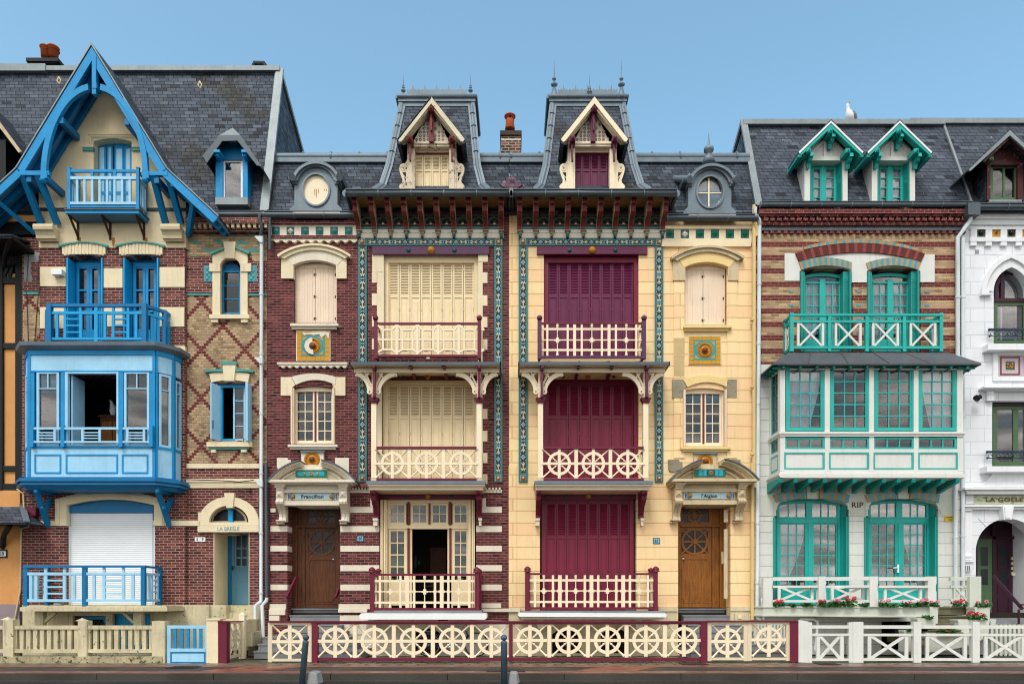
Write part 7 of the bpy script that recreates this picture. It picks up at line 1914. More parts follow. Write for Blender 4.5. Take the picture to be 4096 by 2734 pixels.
    for k,(x0,x1) in enumerate(((290,752),(960,1405))):
        dd = -.2; mid = (x0+x1)/2+6
        fr_ = window(H, x0, 238, x1, 985, dd, cols=1, rows=1, fm='teal', rise=22, fw=.07, name='french_door', gm='glass_sky')
        b = MB(); b.R(x0+10,342,x1-10,352,dd+.03,.06); b.R(x0+10,352,x1-10,376,dd+.01,.06); b.R(x0+10,376,x1-10,384,dd+.02,.06); b.R(mid-22,232,mid+22,985,dd+.015,.06); b.R(mid-6,384,mid+6,985,dd+.04,.06)
        for a,c in ((x0+14,mid-20),(mid+20,x1-16)):
            b.R(a,384,a+12,985,dd,.05); b.R(c-12,384,c,985,dd,.05); b.R(a,384,c,396,dd,.05); b.R(a,848,c,985,dd,.05); b.L([(a+24,960),(a+24,878),(c-24,878),(c-24,960)],dd+.015,.02,0,holes=[[(a+32,950),(a+32,888),(c-32,888),(c-32,950)]])
            w = (c-a-24)/3
            for i in (1,2): b.R(a+12+w*i-3,236,a+12+w*i+3,342,dd-.01,.03); b.R(a+12+w*i-3,396,a+12+w*i+3,848,dd-.01,.03)
            for j in range(1,6): y = 396+75.5*j; b.R(a+12,y-3,c-12,y+3,dd-.013,.03)
        b.build('glazing_bar', m['teal'], fr_)
        if k == 0: curtain(fr_, x0+15, 396, mid-25, 840, dd-.1, tie=(x0+5,x0+60)); curtain(fr_, x1-60, 700, x1-10, 850, dd-.1)
        else: curtain(fr_, mid+22, 396, x1-15, 848, dd-.1, tie=(x1-90,x1-15))
        b = MB(); b.R(x0-24,342,x0-14,985,.05,.3); b.R(x0-12,345,x0-4,985,.03,.26); b.build('shutter', m['teal_sh'], H)
        b = MB(); b.hexa([P(x1+1,982,-.2),P(x1+48,982,.0),P(x1+48,262,.0),P(x1+1,262,-.2)]+[v+Vector((.02,.04,0)) for v in (P(x1+1,982,-.2),P(x1+48,982,.0),P(x1+48,262,.0),P(x1+1,262,-.2))])
        b.R(x1+46,340,x1+56,985,.06,.2); b.R(x1+58,338,x1+66,985,.05,.24); b.build('shutter', m['teal_sh'], H)
        if k: b = MB(); b.R(mid-14,690,mid-2,750,dd+.08,.03); b.bar3(P(mid-8,712,dd+.1),P(mid-52,716,dd+.1),.02,.025); b.ball(P(mid-52,716,dd+.1),.02,1); b.build('handle', [m['white_p'], m['iron']], fr_)
    b = MB(); b.R(1522,335,1586,375,.02,.015); b.build('enamel_plaque', m['yplate'], H)
    text('J.DUPONT','plaque_lettering',1554,345,7.5,.022,m['text_dk'],H,ext=.001,bold=.03); text('Architecte','plaque_lettering',1562,357,4.5,.022,m['text_dk'],H,ext=.001); text('a MERS','plaque_lettering',1562,368,6,.022,m['text_dk'],H,ext=.001,bold=.02)
    # ---- roof
    use(Z10); zE = P(0,845,.15).z; zR = P(0,238,-1.1).z; xR2 = XR+.2
    b = MB(); cz = P(0,500,.17).z; k2 = 522*Z10.s/FOC*18.6; ca, cb = P(615,0,.17).x, P(930,0,.17).x; roofcut(b, XL, xR2, zE, zR, -.15, 1.1, [(ca, cb, cz), (ca+k2, cb+k2, cz)], 0)
    b.prism([(XL,-.15,zE),(XL,1.1,zR),(XL,6,zR-2.5),(XL,6,zE-1)], .1, 1, Vector((1,0,0)))
    b.slab((XL,1.1,zR),(xR2,1.1,zR),(xR2,6,zR-2.3),(XL,6,zR-2.3), .1, 0)
    rf = b.build('roof', [m['slate62'], m['slate_dark']], H)
    b = MB(); b.bar3((XL,1.05,zR+.05),(xR2,1.05,zR+.05),.16,.14); b.bar3((XL+.05,-.18,zE-.02),(XL+.05,1.06,zR+.1),.05,.14,ref=(1,0,0)); b.bar3((XL,-.16,zE),(XL,1.06,zR+.1),.12,.06,ref=(0,1,0)); b.bar3((XL,1.06,zR+.15),(XL,6,zR-2.4),.08,.12)
    b.bar3((xR2,-.18,zE),(xR2,1.06,zR),.05,.06,ref=(1,0,0)); b.build('roof_flashing', m['zinc'], rf)
    gutter(H, [Vector((XL+.05,-.24,zE-.03)),Vector((XR+.15,-.24,zE-.03))], .07)
    # ---- two gabled dormers
    for xo_ in (0, 522*Z10.s/FOC*18.6):
        use(Z10, xo_); d = .17
        b = MB(); b.R(608,480,650,838,d,.5,0); b.R(900,480,938,838,d,.5,0); b.R(650,470,905,500,d+.02,.3,0); b.L([(640,482),(640,430),(790,290),(920,430),(920,482)],d-.02,.1,0)
        b.bar(660,445,765,345,18,d+.02,.06,0); b.bar(905,445,815,345,18,d+.02,.06,0); b.R(755,330,770,470,d+.02,.06,0); b.R(650,500,905,535,d-.2,.1,0)
        zc0 = P(0,838,d).z; zc1 = P(0,480,d).z
        dm = b.build('dormer', m['offwhite'], H)
        b = MB(); xa, xb = P(608,0,d).x, P(938,0,d).x; b.wbox(xa+.01,xa+.05,-d+.1,1.0,zc0,zc1); b.wbox(xb-.05,xb-.01,-d+.1,1.0,zc0,zc1); b.build('dormer_cheek', m['slate_dark'], dm)
        b = MB(); db = .52; ap = P(812,185,db)
        for s in (-1,1):
            e = P(812+s*250,432,db); T = Vector((0,0,-.05)); B0 = Vector((0,1.9,0)); B1 = Vector((0,.7,0))
            b.hexa([ap,e,e+T,ap+T,ap+B0,e+B1,e+B1+T,ap+B0+T],0)
        rf2 = b.build('dormer_roof', m['slate_dark'], dm)
        b = MB()
        for s in (-1,1):
            b.L([(812,196),(812+s*248,434),(812+s*240,446),(812,212)],db+.02,.04,1)
            b.L([(812,212),(812+s*244,440),(812+s*230,462),(812,250)],db,.05,0); b.L([(812,240),(812+s*225,446),(812+s*215,462),(812,262)],db-.12,.12,0)
            e = P(812+s*236,440,db); b.bar3(e+Vector((0,.02,-.05)), e+Vector((0,.75,-.05)), .09, .1, 0); f_ = P(812+s*205,452,db-.1); b.bar3(f_, f_+Vector((0,.6,0)), .06,.08,0)
        b.build('barge_board', [m['teal'], m['white_p']], dm)
        b = MB()
        for x,y0 in ((805,256),(640,405),(940,408)):
            b.R(x-18,y0,x+18,y0+34,d+.34,.34,0); c = P(x,y0+17,d+.34); q = L_(17,d)
            b.add([c+Vector((-q,0,-q)),c+Vector((q,0,-q)),c+Vector((q,0,q)),c+Vector((-q,0,q)),c+Vector((0,-.05,0))],[(0,1,4),(1,2,4),(2,3,4),(3,0,4)],0)
            u = P(x,0,d+.1).x; pr = [(y0+34,.3),(y0+60,.32),(y0+70,.26),(y0+95,.22),(y0+120,.12),(y0+158,.08)]
            b.prism([Vector((u-.045,-d+.02,P(0,y0+34,d).z))]+[Vector((u-.045,-d-o,P(0,y,d+o).z)) for y,o in pr]+[Vector((u-.045,-d+.02,P(0,y0+158,d).z))],.09,0,Vector((1,0,0)))
        b.build('dormer_bracket', m['teal'], dm)
        w_ = window(H, 660, 535, 852, 850, d-.22, cols=1, rows=1, fm='teal', fw=.05, name='dormer_window', gm='glass')
        b = MB(); b.R(735,540,765,850,d-.2,.05); 
        for a,c in ((672,735),(765,842)):
            b.R(a,555,a+9,850,d-.21,.04); b.R(c-9,555,c,850,d-.21,.04); b.R(a,555,c,565,d-.21,.04)
            for y in (635,710,784): b.R(a,y-3,c,y+3,d-.215,.03)
        b.build('glazing_bar', m['teal'], w_)
        curtain(w_, 668, 565, 735, 840, d-.34, tie=(664,690)); curtain(w_, 765, 565, 845, 840, d-.34, tie=(765,800))
        b = MB(); b.R(640,490,660,838,d-.04,.3); b.hexa([P(852,838,d-.2),P(892,838,d-.04),P(892,490,d-.04),P(852,510,d-.2)]+[v+Vector((.02,.03,0)) for v in (P(852,838,d-.2),P(892,838,d-.04),P(892,490,d-.04),P(852,510,d-.2))])
        for y in range(530,830,8):
            if 640 < y < 660: continue
            b.bar3(P(860,y,d-.165),P(884,y,d-.07),.012,.014)
        b.build('shutter', m['teal_sh'], H)
        b = MB(); b.R(640,490,905,850,d-.8,.03); b.build('dormer_back', m['dark'], H)
    # pipes
    use(Z10); b = MB(); b.tube([P(232,860,.25),P(230,910,.25),P(262,955,.2),P(265,1000,.12)], .05, 1); b.build('downpipe', [m['lead_dark'], m['pipe_w']], H)
    q = [P(263,990,.12)]; use(Z12); downpipe(H, q+[P(143,1060,.12),P(150,1085,.16),P(180,1095,.25)], .055)
    use(O); b = MB(); b.tube([P(2226,488,.25),P(2226,505,.25),P(2197,545,.14),P(2197,620,.12)], .055); b.build('downpipe', m['pipe_w'], H)
    downpipe(H, [P(2197,545,.12), P(2197,835,.12)], .055); downpipe(H, [P(2192,1095,.12), P(2192,1350,.12)], .05); downpipe(H, [P(2209,545,.12), P(2209,1330,.12)], .05)
    # ---- raised terrace with balustrade and planter trough
    use(Z12); d = 1.25; b = MB()
    pts = [(190,1000),(600,1000),(600,1008),(1475,1002),(1475,1082),(640,1085),(560,1070),(205,1080)]
    u = lambda x,dd: uz(x,0,dd)[0]
    zt = P(0,1000,d).z; zb = P(0,1078,d).z
    plan = [(u(190,.4),-.4),(u(560,.5),-.5),(u(610,.62),-.62),(u(730,.9),-.9),(u(900,1.15),-1.15),(u(1405,1.28),-1.3),(u(1405,1.28),0),(u(190,1.0),0)]
    def lay(b, off, z0, z1, mi=0):
        n = len(plan); pp = [(x+(off if 3<i<7 else -off if i in (0,7) else 0), y-(off if i<6 else 0)) for i,(x,y) in enumerate(plan)]
        b.add([(x,y,z0) for x,y in pp]+[(x,y,z1) for x,y in pp],[tuple(reversed(range(n))),tuple(range(n,2*n))]+[(i,(i+1)%n,n+(i+1)%n,n+i) for i in range(n)],mi)
    lay(b,0,zt-.22,zt-.02); lay(b,.03,zt-.03,zt+.0); lay(b,.02,zb,zt-.22); lay(b,.04,zt-.26,zt-.23)
    ter = b.build('terrace', m['mint'], H)
    b = MB(); de = 1.05
    for x0,x1,dd in ((190,258,.42),(596,652,.68),(972,1034,1.24),(1400,1462,1.28)):
        b.L([(x0,1000),(x0,790 if x0<500 else 778),(x1,790 if x0<500 else 778),(x1,830),(x1-5,840),(x1-5,880),(x1,895),(x1,1000)],dd,.16,0)
    for (xa,xb,da,db_) in ((258,600,.38,.6),(652,972,.66,1.18),(1034,1400,1.22,1.24)):
        for y0,y1 in ((783,810),(845,862),(950,968)):
            p0,p1 = P(xa,(y0+y1)/2,da),P(xb,(y0+y1)/2,db_); p1.z = p0.z; b.bar3(p0,p1,.09,L_(y1-y0,1.1),0)
        xm = (xa+xb)/2; w = (xb-xa); dm_ = (da+db_)/2
        xpanel(b, xm-w*.38, 858, xm+w*.38, 952, 18, dm_+.0, .06, 0); b.R(xm-w*.38,858,xm+w*.38,866,dm_-.01,.06,0)
    b.build('balustrade', m['offwhite'], ter)
    # stair, cheeks and planter boxes
    b = MB(); ya = 1.0
    for k,(y0,x0,x1,dd) in enumerate(((1003,1475,1745,.75),(1068,1475,1745,1.0),(1122,1450,1700,1.25),(1170,1395,1640,1.5),(1225,1350,1400,1.6))):
        z = P(0,y0,dd).z; b.wbox(u(x0,dd),u(x1,dd),-dd,0,z-.2,z,0); b.wbox(u(x0,dd),u(x1,dd),-dd-.03,0,z-.03,z+.004,0)
    b.build('terrace_steps', m['mossstep'], ter)
    b = MB(); 
    for (x0,y0,x1,y1,dd,t) in ((1412,1000,1478,1125,1.4,.3),(1320,1085,1460,1150,1.55,.3),(1222,1172,1290,1330,1.6,.25),(1742,1003,1858,1120,1.2,.35),(1620,1095,1852,1210,1.45,.35),(1855,1092,1900,1160,1.0,.2),(1565,995,1705,1003,.8,.3)):
        b.L([(x0,y1),(x0+4,y0+14),(x0,y0+12),(x0,y0),(x1,y0),(x1,y0+12),(x1-4,y0+14),(x1-6,y1)],dd,t,0)
    b.L([(1380,1190),(1680,1190),(1850,1150),(1835,1215),(1760,1265),(1640,1300),(1500,1325),(1400,1335)],1.5,.12,0)
    b.build('planter_box', m['mint'], ter)
    b = MB(); b.R(1705,778,1790,1005,.95,.18,0); b.R(1565,782,1705,808,.85,.08,0); b.R(1568,845,1700,860,.85,.06,0); b.R(1568,945,1700,960,.85,.06,0); xpanel(b,1588,860,1692,945,14,.84,.05,0)
    b.build('stair_balustrade', m['mint'], ter)
    # dark basement under the terrace
    b = MB(); b.R(1068,1100,1290,1320,-.3,.03,0); b.R(1140,1095,1150,1310,.0,.05,1); b.R(560,1090,600,1110,.1,.1,2)
    b.build('basement_opening', [m['blackhole'], m['iron'], m['white_p']], H)
    b = MB(); b.tube([P(455,1092,.3),P(560,1092,.3),P(588,1115,.3),P(572,1320,.3)],.04); b.tube([P(190,1095,.3),P(188,985,.3),P(176,940,.3)],.03); b.build('downpipe', m['white_p'], H)
    return H
def R_(): pass
m['brick62'] = brick('red_brick_pink_joints', None, mort='#a06a66', c1='#6c302c', c2='#552321', c3='#7c4038', h=.072)
m['brick62a'] = paint('red_arch_brick', '#6e312c', .85, .4, .5); m['mort62'] = paint('pink_mortar', '#8a4a46', .9, .2, .3)
m['tanb'] = paint('tan_brick', '#b59a72', .85, .3, .5); m['tealb'] = paint('glazed_blue_brick', '#4d9bab', .35, .25, .1)
m['slate62'] = slate('slate_grey_regular', w=.27, h=.125, c1='#444b56', c2='#3a404a', c3='#505763', lichen=.15)
m['slate_roofpent'] = paint('large_dark_slates', '#545a61', .5, .35, .5, streak=.5); m['mossstep'] = paint('mossy_concrete_steps', '#77735a', .9, .4, .5, streak=.5, wear=.1, wearhex='#4a5028')
H62 = house_jade()
# ================================================================== white house with pointed arch (cut by the picture edge)
def house_white():
    H = thing('row_house', (14.6,0,0), 'white rendered house with pointed arch window and round arched doorway', 'house', 'seaside terraced houses')
    use(O); XL = uz(2206,0,0)[0]; XR = XL+5.6; shell(H, XL, XR, .1, 11.9)
    use(ZB); cx = 572
    def goth(w, ys, yp, n=9):
        pts = []
        R = ((ys-yp)**2+w*w)/(2*w)
        for i in range(n+1):
            y = ys+(yp-ys)*i/n; pts.append((cx-w+R-math.sqrt(max(R*R-(ys-y)**2,0)), y))
        return pts
    gl = goth(118,1180,1020); full = gl+[(2*cx-x,y) for x,y in gl[::-1][1:]]
    hole1 = [(ZB.ox+ZB.s*x, ZB.oy+ZB.s*y) for x,y in [(cx-118,1525)]+full+[(cx+118,1525)]]
    hole2 = [(2276,1072),(2276,919),(2375,919),(2375,1072)]
    acx, acy, ar = 2150.6+.27445*590, 1061+.27445*735, .27445*270
    hole3 = [(acx-ar,1418)]+[(acx-ar*math.cos(PI*i/20), acy-ar*math.sin(PI*i/20)) for i in range(21)]+[(acx+ar,1418)]
    use(O); b = MB(); b.L([(2206,1500),(2206,486),(2206+475,486),(2206+475,1500)],0,.42,0,holes=[hole1,hole2,hole3]); b.build('wall', m['whiteb'], H)
    use(ZB); b = MB()
    gh = goth(196,1195,928); gi = goth(172,1180,945)
    for s in (0,1):
        f = (lambda p: p) if not s else (lambda p: (2*cx-p[0],p[1]))
        b.band([f(p) for p in goth(165,1185,958)], [f(p) for p in gh], .09, .12, 0)
        b.band([f(p) for p in gl], [f(p) for p in goth(165,1185,958)], .03, .1, 0)
        a, c = (375,445) if not s else (2*cx-445, 2*cx-375); b.R(a,1180,c,1203,.1,.12,0); x = 432 if not s else 2*cx-432; b.boss(x,1178,9,.1,.04,0)
    b.R(300,756,800,770,.06,.1,0); b.R(300,822,800,850,.08,.1,0); b.R(285,700,800,740,.05,.1,0); b.R(285,668,800,700,.1,.2,0)
    for i in range(8):
        x = 302+i*99.8; b.R(x,770,x+42,822,.05,.1,0); b.R(x,850,x+40,878,.07,.1,0)
    use(Z11); b.R(1850,412,2500,458,.25,.3,0)
    b.L([(1888,686),(1888,466),(2160,466),(2160,686)],.05,.08,0,holes=[[(1925,655),(1925,496),(2120,496),(2120,655)]])
    b.R(1820,725,2500,738,.25,.3,0); b.R(1835,738,2500,752,.18,.3,0); b.R(1845,752,1895,832,.1,.15,0); b.R(1855,775,1862,815,.11,.1,0); b.R(1870,775,1877,815,.11,.1,0)
    b.R(1840,1316,2500,1356,.3,.35,0)
    b.L([(1890,1356),(2400,1356),(2400,1470),(1740,1470),(1790,1450),(1840,1420),(1868,1390)],.06,.1,0)
    use(ZA); b.R(228,205,1100,222,.3,.35,0); b.L([(236,222),(1100,222),(1100,258),(250,258)],.22,.3,0)
    b.R(236,270,302,340,.05,.1,0); b.R(228,350,1100,365,.16,.2,0); b.R(232,365,1100,388,.1,.2,0); b.R(228,388,292,400,.09,.15,0)
    b.L([(545,355),(640,355),(622,474),(556,474)],.2,.3,0); b.L([(562,368),(626,368),(612,462),(570,462)],.23,.1,0)
    b.R(222,400,288,770,.05,.1,0); b.R(218,770,296,788,.1,.15,0); b.R(224,788,290,808,.08,.13,0); b.R(220,812,308,828,.12,.15,0); b.L([(222,828),(306,828),(280,905),(222,905)],.07,.1,0)
    for x in (236,254,270): b.R(x-5,858,x+4,900,.08,.1,1)
    for i in range(9):   # radiating joints of the door arch
        a = PI*(i+.5)/9.5; x0,y0 = 590-272*math.cos(a), 735-272*math.sin(a); x1,y1 = 590-370*math.cos(a), 735-370*math.sin(a)
        if y1 > 400 and x1 > 290: b.bar(x0,y0,x1,y1,3,.004,.01,1)
    b.build('stone_moulding', [m['white'], m['lead']], H)
    b = MB(); use(ZB)
    for i in range(6):
        x = 345+i*99.8; b.R(x,764,x+57,821,.012,.02,0 if i%2==0 else 1); b.sector(x+28,793,0,22,0,360,.016,.02,2 if i%2==0 else 3,n=16); b.boss(x+28,793,16 if i%2==0 else 7,.03,.05,2 if i%2==0 else 0)
    b.build('frieze_tile', [m['greenbrown'], m['ochre_tile'], m['text_dk'], m['gold']], H)
    use(Z11); b = MB(); b.R(1926,497,2119,654,.01,.02,0); b.L([(1938,645),(1938,508),(2086,508),(2086,645)],.016,.02,1,holes=[[(1950,634),(1950,520),(2074,520),(2074,634)]]); b.R(1980,545,2046,605,.016,.02,2)
    rr = random.Random(5)
    for k in range(22): b.boss(2013+rr.uniform(-22,22),572+rr.uniform(-18,18),5,.018,.012,3+k%3)
    b.build('flower_tile_panel', [m['pinktile'], m['redtile'], m['leaf'], m['petal3'], m['ochre_tile'], m['petal2']], H)
    use(ZA); b = MB(); b.R(304,274,900,346,.03,.05,0)
    for k in range(60):
        x = 315+(k*47)%570; y = 290+(k*29)%50; a = rr.uniform(0,PI); b.bar(x,y,x+18*math.cos(a),y-18*math.sin(a),4,.034,.005,1); b.bar(x,y,x-10*math.cos(a),y-14*math.sin(a),3,.034,.005,1)
    b.build('name_panel', [m['ivory'], m['leaf_tile']], H)
    text('LA GOELETTE','house_name',620,309,36,.038,m['redtile'],H,ext=.004,bold=.04,sx=1.25,spacing=1.12)
    # windows
    use(ZB); b = MB(); gl2 = goth(112,1180,1030); f2 = gl2+[(2*cx-x,y) for x,y in gl2[::-1][1:]]; gin = goth(90,1180,1062); fi = gin+[(2*cx-x,y) for x,y in gin[::-1][1:]]
    b.L([(cx-112,1245)]+f2+[(cx+112,1245)],-.2,.06,0,holes=[[(cx-90,1225)]+fi+[(cx+90,1225)]]); b.R(cx-70,1070,cx-45,1228,-.19,.05,0); b.R(cx-118,1228,cx+118,1250,-.17,.08,0); b.R(cx+100,1250,cx+118,1525,-.18,.06,0)
    wa = b.build('arched_window', m['purple_dk'], H); b = MB(); b.L([(cx-100,1235)]+goth(100,1180,1050)+[(2*cx-x,y) for x,y in goth(100,1180,1050)[::-1][1:]]+[(cx+100,1235)],-.24,.006); b.build('pane', m['glass'], wa)
    window(H, 457, 1250, 672, 1525, -.2, 1, 1, 'olive', fw=.09, name='lower_window', gm='glass'); b = MB(); b.R(500,1278,510,1510,-.3,.02); b.build('window_bar', m['white_p'], H)
    use(Z11); window(H, 1885, 865, 2220, 1315, -.2, 2, 1, 'olive', fw=.12, mw=.14, name='casement_window'); b = MB(); b.R(1885,852,2230,868,-.15,.1); b.build('window_head', m['purple_dk'], H)
    # wrought iron guards
    for (f,x0,y0,y1,x1) in ((Z11,1858,300,360,2200),(Z11,1842,1202,1258,2200)):
        use(f); b = MB(); d = .2; b.R(x0,y0,x1,y0+16,d,.05); b.tube([P(x0,y0+8,d-.02),P(x0,y0+8,-.05)],.02); b.tube([P(x0+4,y1-2,d-.02),P(x1,y1-2,d-.02)],.012); b.boss(x0,y0+8,9,d,.03); b.boss(x0+2,y1-2,9,d,.03)
        n = 5
        for k in range(n):
            c0 = x0+40+k*62
            for s in (-1,1):
                p = []
                for i in range(13):
                    t = i/12*PI*1.6; r = 20*(1-i/16); p.append(P(c0+s*(22-r*math.cos(t)*.9), (y0+y1)/2+12-r*math.sin(t)*.9, d-.02))
                b.tube(p, .009, 0, 5)
        b.build('iron_guard', m['iron'], H)
    # doorway
    use(ZA); dd = -1.1; b = MB()
    xa, xb = uz(320,0,0)[0], uz(860,0,0)[0]; za = P(0,1320,0).z; zt = P(0,455,0).z
    b.wbox(xa-.06,xa,.4,1.15,za,zt+.1); b.wbox(xb,xb+.06,.4,1.15,za,zt+.1); b.wbox(xa,xb,.4,1.15,zt+.04,zt+.1); b.build('porch_reveal', m['white'], H)
    b = MB(); X0 = uz(315,0,-1.1)[0]; X1 = uz(645,0,-1.1)[0]; k = lambda f: X0+(X1-X0)*f; Y = 1.1
    b.wbox(X1,xb+.1,Y-.1,Y+.04,za,zt+.05,0); b.wbox(xa-.3,X0,Y-.1,Y+.04,za,zt+.05,0)
    zd0 = za+.05; z1 = P(0,610,0).z
    b.wbox(k(0),k(.37),Y-.1,Y,zd0,z1,1); b.wbox(k(.0),k(1),Y-.02,Y+.04,zd0,zt+.05,0)
    b.wbox(k(.37),k(.46),Y-.12,Y,zd0,zt,0); b.wbox(k(.0),k(1),Y-.12,Y,z1,z1+.08,0); b.wbox(k(.46),k(.9),Y-.08,Y,zd0,z1,0)
    for (a,c) in ((.08,.25),(.3,.5),(.6,.95)): b.wbox(k(.52),k(.54),Y-.1,Y,zd0+(z1-zd0)*a,zd0+(z1-zd0)*c,0); b.wbox(k(.78),k(.8),Y-.1,Y,zd0+(z1-zd0)*a,zd0+(z1-zd0)*c,0)
    b.wbox(k(.93),k(1),Y-.14,Y,zd0,zt,0)
    dr = b.build('front_door', [m['purple_dk'], m['olive']], H)
    b = MB()
    for a,c in ((.42,.62),(.66,.9)): b.wbox(k(.08),k(.26),Y-.105,Y-.1,zd0+(z1-zd0)*a,zd0+(z1-zd0)*c); b.wbox(k(.55),k(.77),Y-.09,Y-.08,zd0+(z1-zd0)*a,zd0+(z1-zd0)*c)
    b.build('door_pane', m['frost'], dr)
    b = MB()
    for i in range(4): b.wbox(k(.85),k(.89),Y-.12,Y-.08,zd0+1.65-i*.14,zd0+1.73-i*.14)
    b.wbox(k(.86),k(.92),Y-.14,Y-.1,zd0+1.2,zd0+1.28); b.build('bell_push', m['brass'], dr)
    b = MB(); b.R(180,1298,960,1310,.1,1.3); b.R(440,1310,960,1345,.3,1.3); b.R(160,1345,960,1420,.6,1.2); b.build('front_steps', m['granite'], H)
    b = MB(); p0, p1 = P(465,945,.2), P(712,1222,.75); b.bar3(p0,p1,.05,.08); b.tube([p1+Vector((-.1,0,0)),Vector((p1.x-.1,p1.y,.1))],.03); b.tube([p1+Vector((-.1,0,.12)),p1+Vector((.8,0,.12))],.02); b.build('handrail', m['purple_dk'], H)
    use(Z11); b = MB(); b.tube([P(1775,800,.02),P(1780,810,.1)],.03); b.tube([P(1762,815,.2),P(1800,800,.26)],.06); b.tube([P(1758,808,.25),P(1772,822,.2)],.075); b.build('wall_spotlight', m['text_dk'], H)
    use(ZB); b = MB(); b.R(332,906,357,930,.012,.02); b.build('air_vent', m['concrete'], H)
    # roof with red painted dormer
    use(ZB); zE = P(0,625,.2).z; zR = P(0,78,-1.1).z; XL2 = XL+.15
    b = MB(); xt = XL-.1
    b.slab((XL2,-.2,zE),(XR,-.2,zE),(XR,.18,zE+.55),(XL2-.0,.18,zE+.55),.1,0); b.slab((XL2,.18,zE+.55),(XR,.18,zE+.55),(XR,1.1,zR),(xt+.1,1.1,zR),.1,0)
    b.slab((xt-.6,1.1,zR),(XR,1.1,zR),(XR,6,zR-2.3),(xt-.6,6,zR-2.3),.1,0); rf = b.build('roof', m['slate62'], H)
    b = MB(); b.bar3((xt-.7,1.1,zR+.06),(XR,1.1,zR+.06),.16,.14); b.build('roof_flashing', m['zinc'], rf)
    gutter(H, [Vector((XL+.25,-.3,zE-.05)),Vector((XR,-.3,zE-.05))], .08)
    b = MB(); p = Vector((XL+.12,-.26,zE-.1)); b.wbox(p.x-.2,p.x+.12,-.4,-.1,p.z-.2,p.z+.12); b.build('rainwater_head', m['lead_dark'], H)
    d = .3; b = MB(); b.R(410,330,432,580,d,.7,0); b.R(614,330,650,580,d,.7,0); b.L([(405,340),(440,270),(560,170),(690,270),(720,340)],d-.02,.1,0); b.R(405,318,660,345,d+.02,.2,0)
    dm = b.build('dormer', m['redpeel'], H)
    b = MB(); db = .65; ap = P(562,108,db)
    for s in (-1,1):
        e = P(562+s*280,378,db); T=Vector((0,0,-.05)); b.hexa([ap,e,e+T,ap+T,ap+Vector((0,1.6,0)),e+Vector((0,.9,0)),e+Vector((0,.9,0))+T,ap+Vector((0,1.6,0))+T],0)
        b.L([(562,116),(562+s*274,376),(562+s*262,386),(562,150)],db+.02,.05,1); b.L([(562,150),(562+s*180,318),(562+s*170,330),(562,172)],db-.05,.08,2)
    xa_ = P(408,0,d).x; b.wbox(xa_,xa_+.05,-d+.05,.9,P(0,580,d).z,P(0,350,d).z,0)
    b.build('dormer_roof', [m['slate_dark'], m['zinc'], m['redpeel']], dm)
    b = MB(); b.R(542,178,566,202,d+.2,.2); b.R(425,288,455,312,d+.2,.2); b.build('dormer_bracket', m['olive'], dm)
    window(H, 430, 346, 614, 580, d-.08, 2, 1, 'olive', fw=.08, mw=.05, name='dormer_window', gm='glass_sky'); b = MB(); b.R(425,575,640,590,d+.02,.2); b.build('dormer_sill', m['zinc'], H)
    b = MB(); b.R(410,330,640,590,d-.5,.02); b.build('dormer_back', m['dark'], H)
    return H
m['greenbrown'] = paint('mottled_green_tile','#4f6a44',.3,.5,.05); m['pinktile'] = paint('pale_mauve_tile','#c9b2c0',.3,.15,.05); m['leaf_tile'] = paint('painted_leaf_green','#6f9a6a',.3,.2,.05)
m['brass'] = paint('brass_button','#d9d3b4',.3,.1,0); m['redpeel'] = paint('peeling_dark_red_paint','#4f2228',.6,.3,.3,wear=.12,wearhex='#9b8a80')
H63 = house_white()
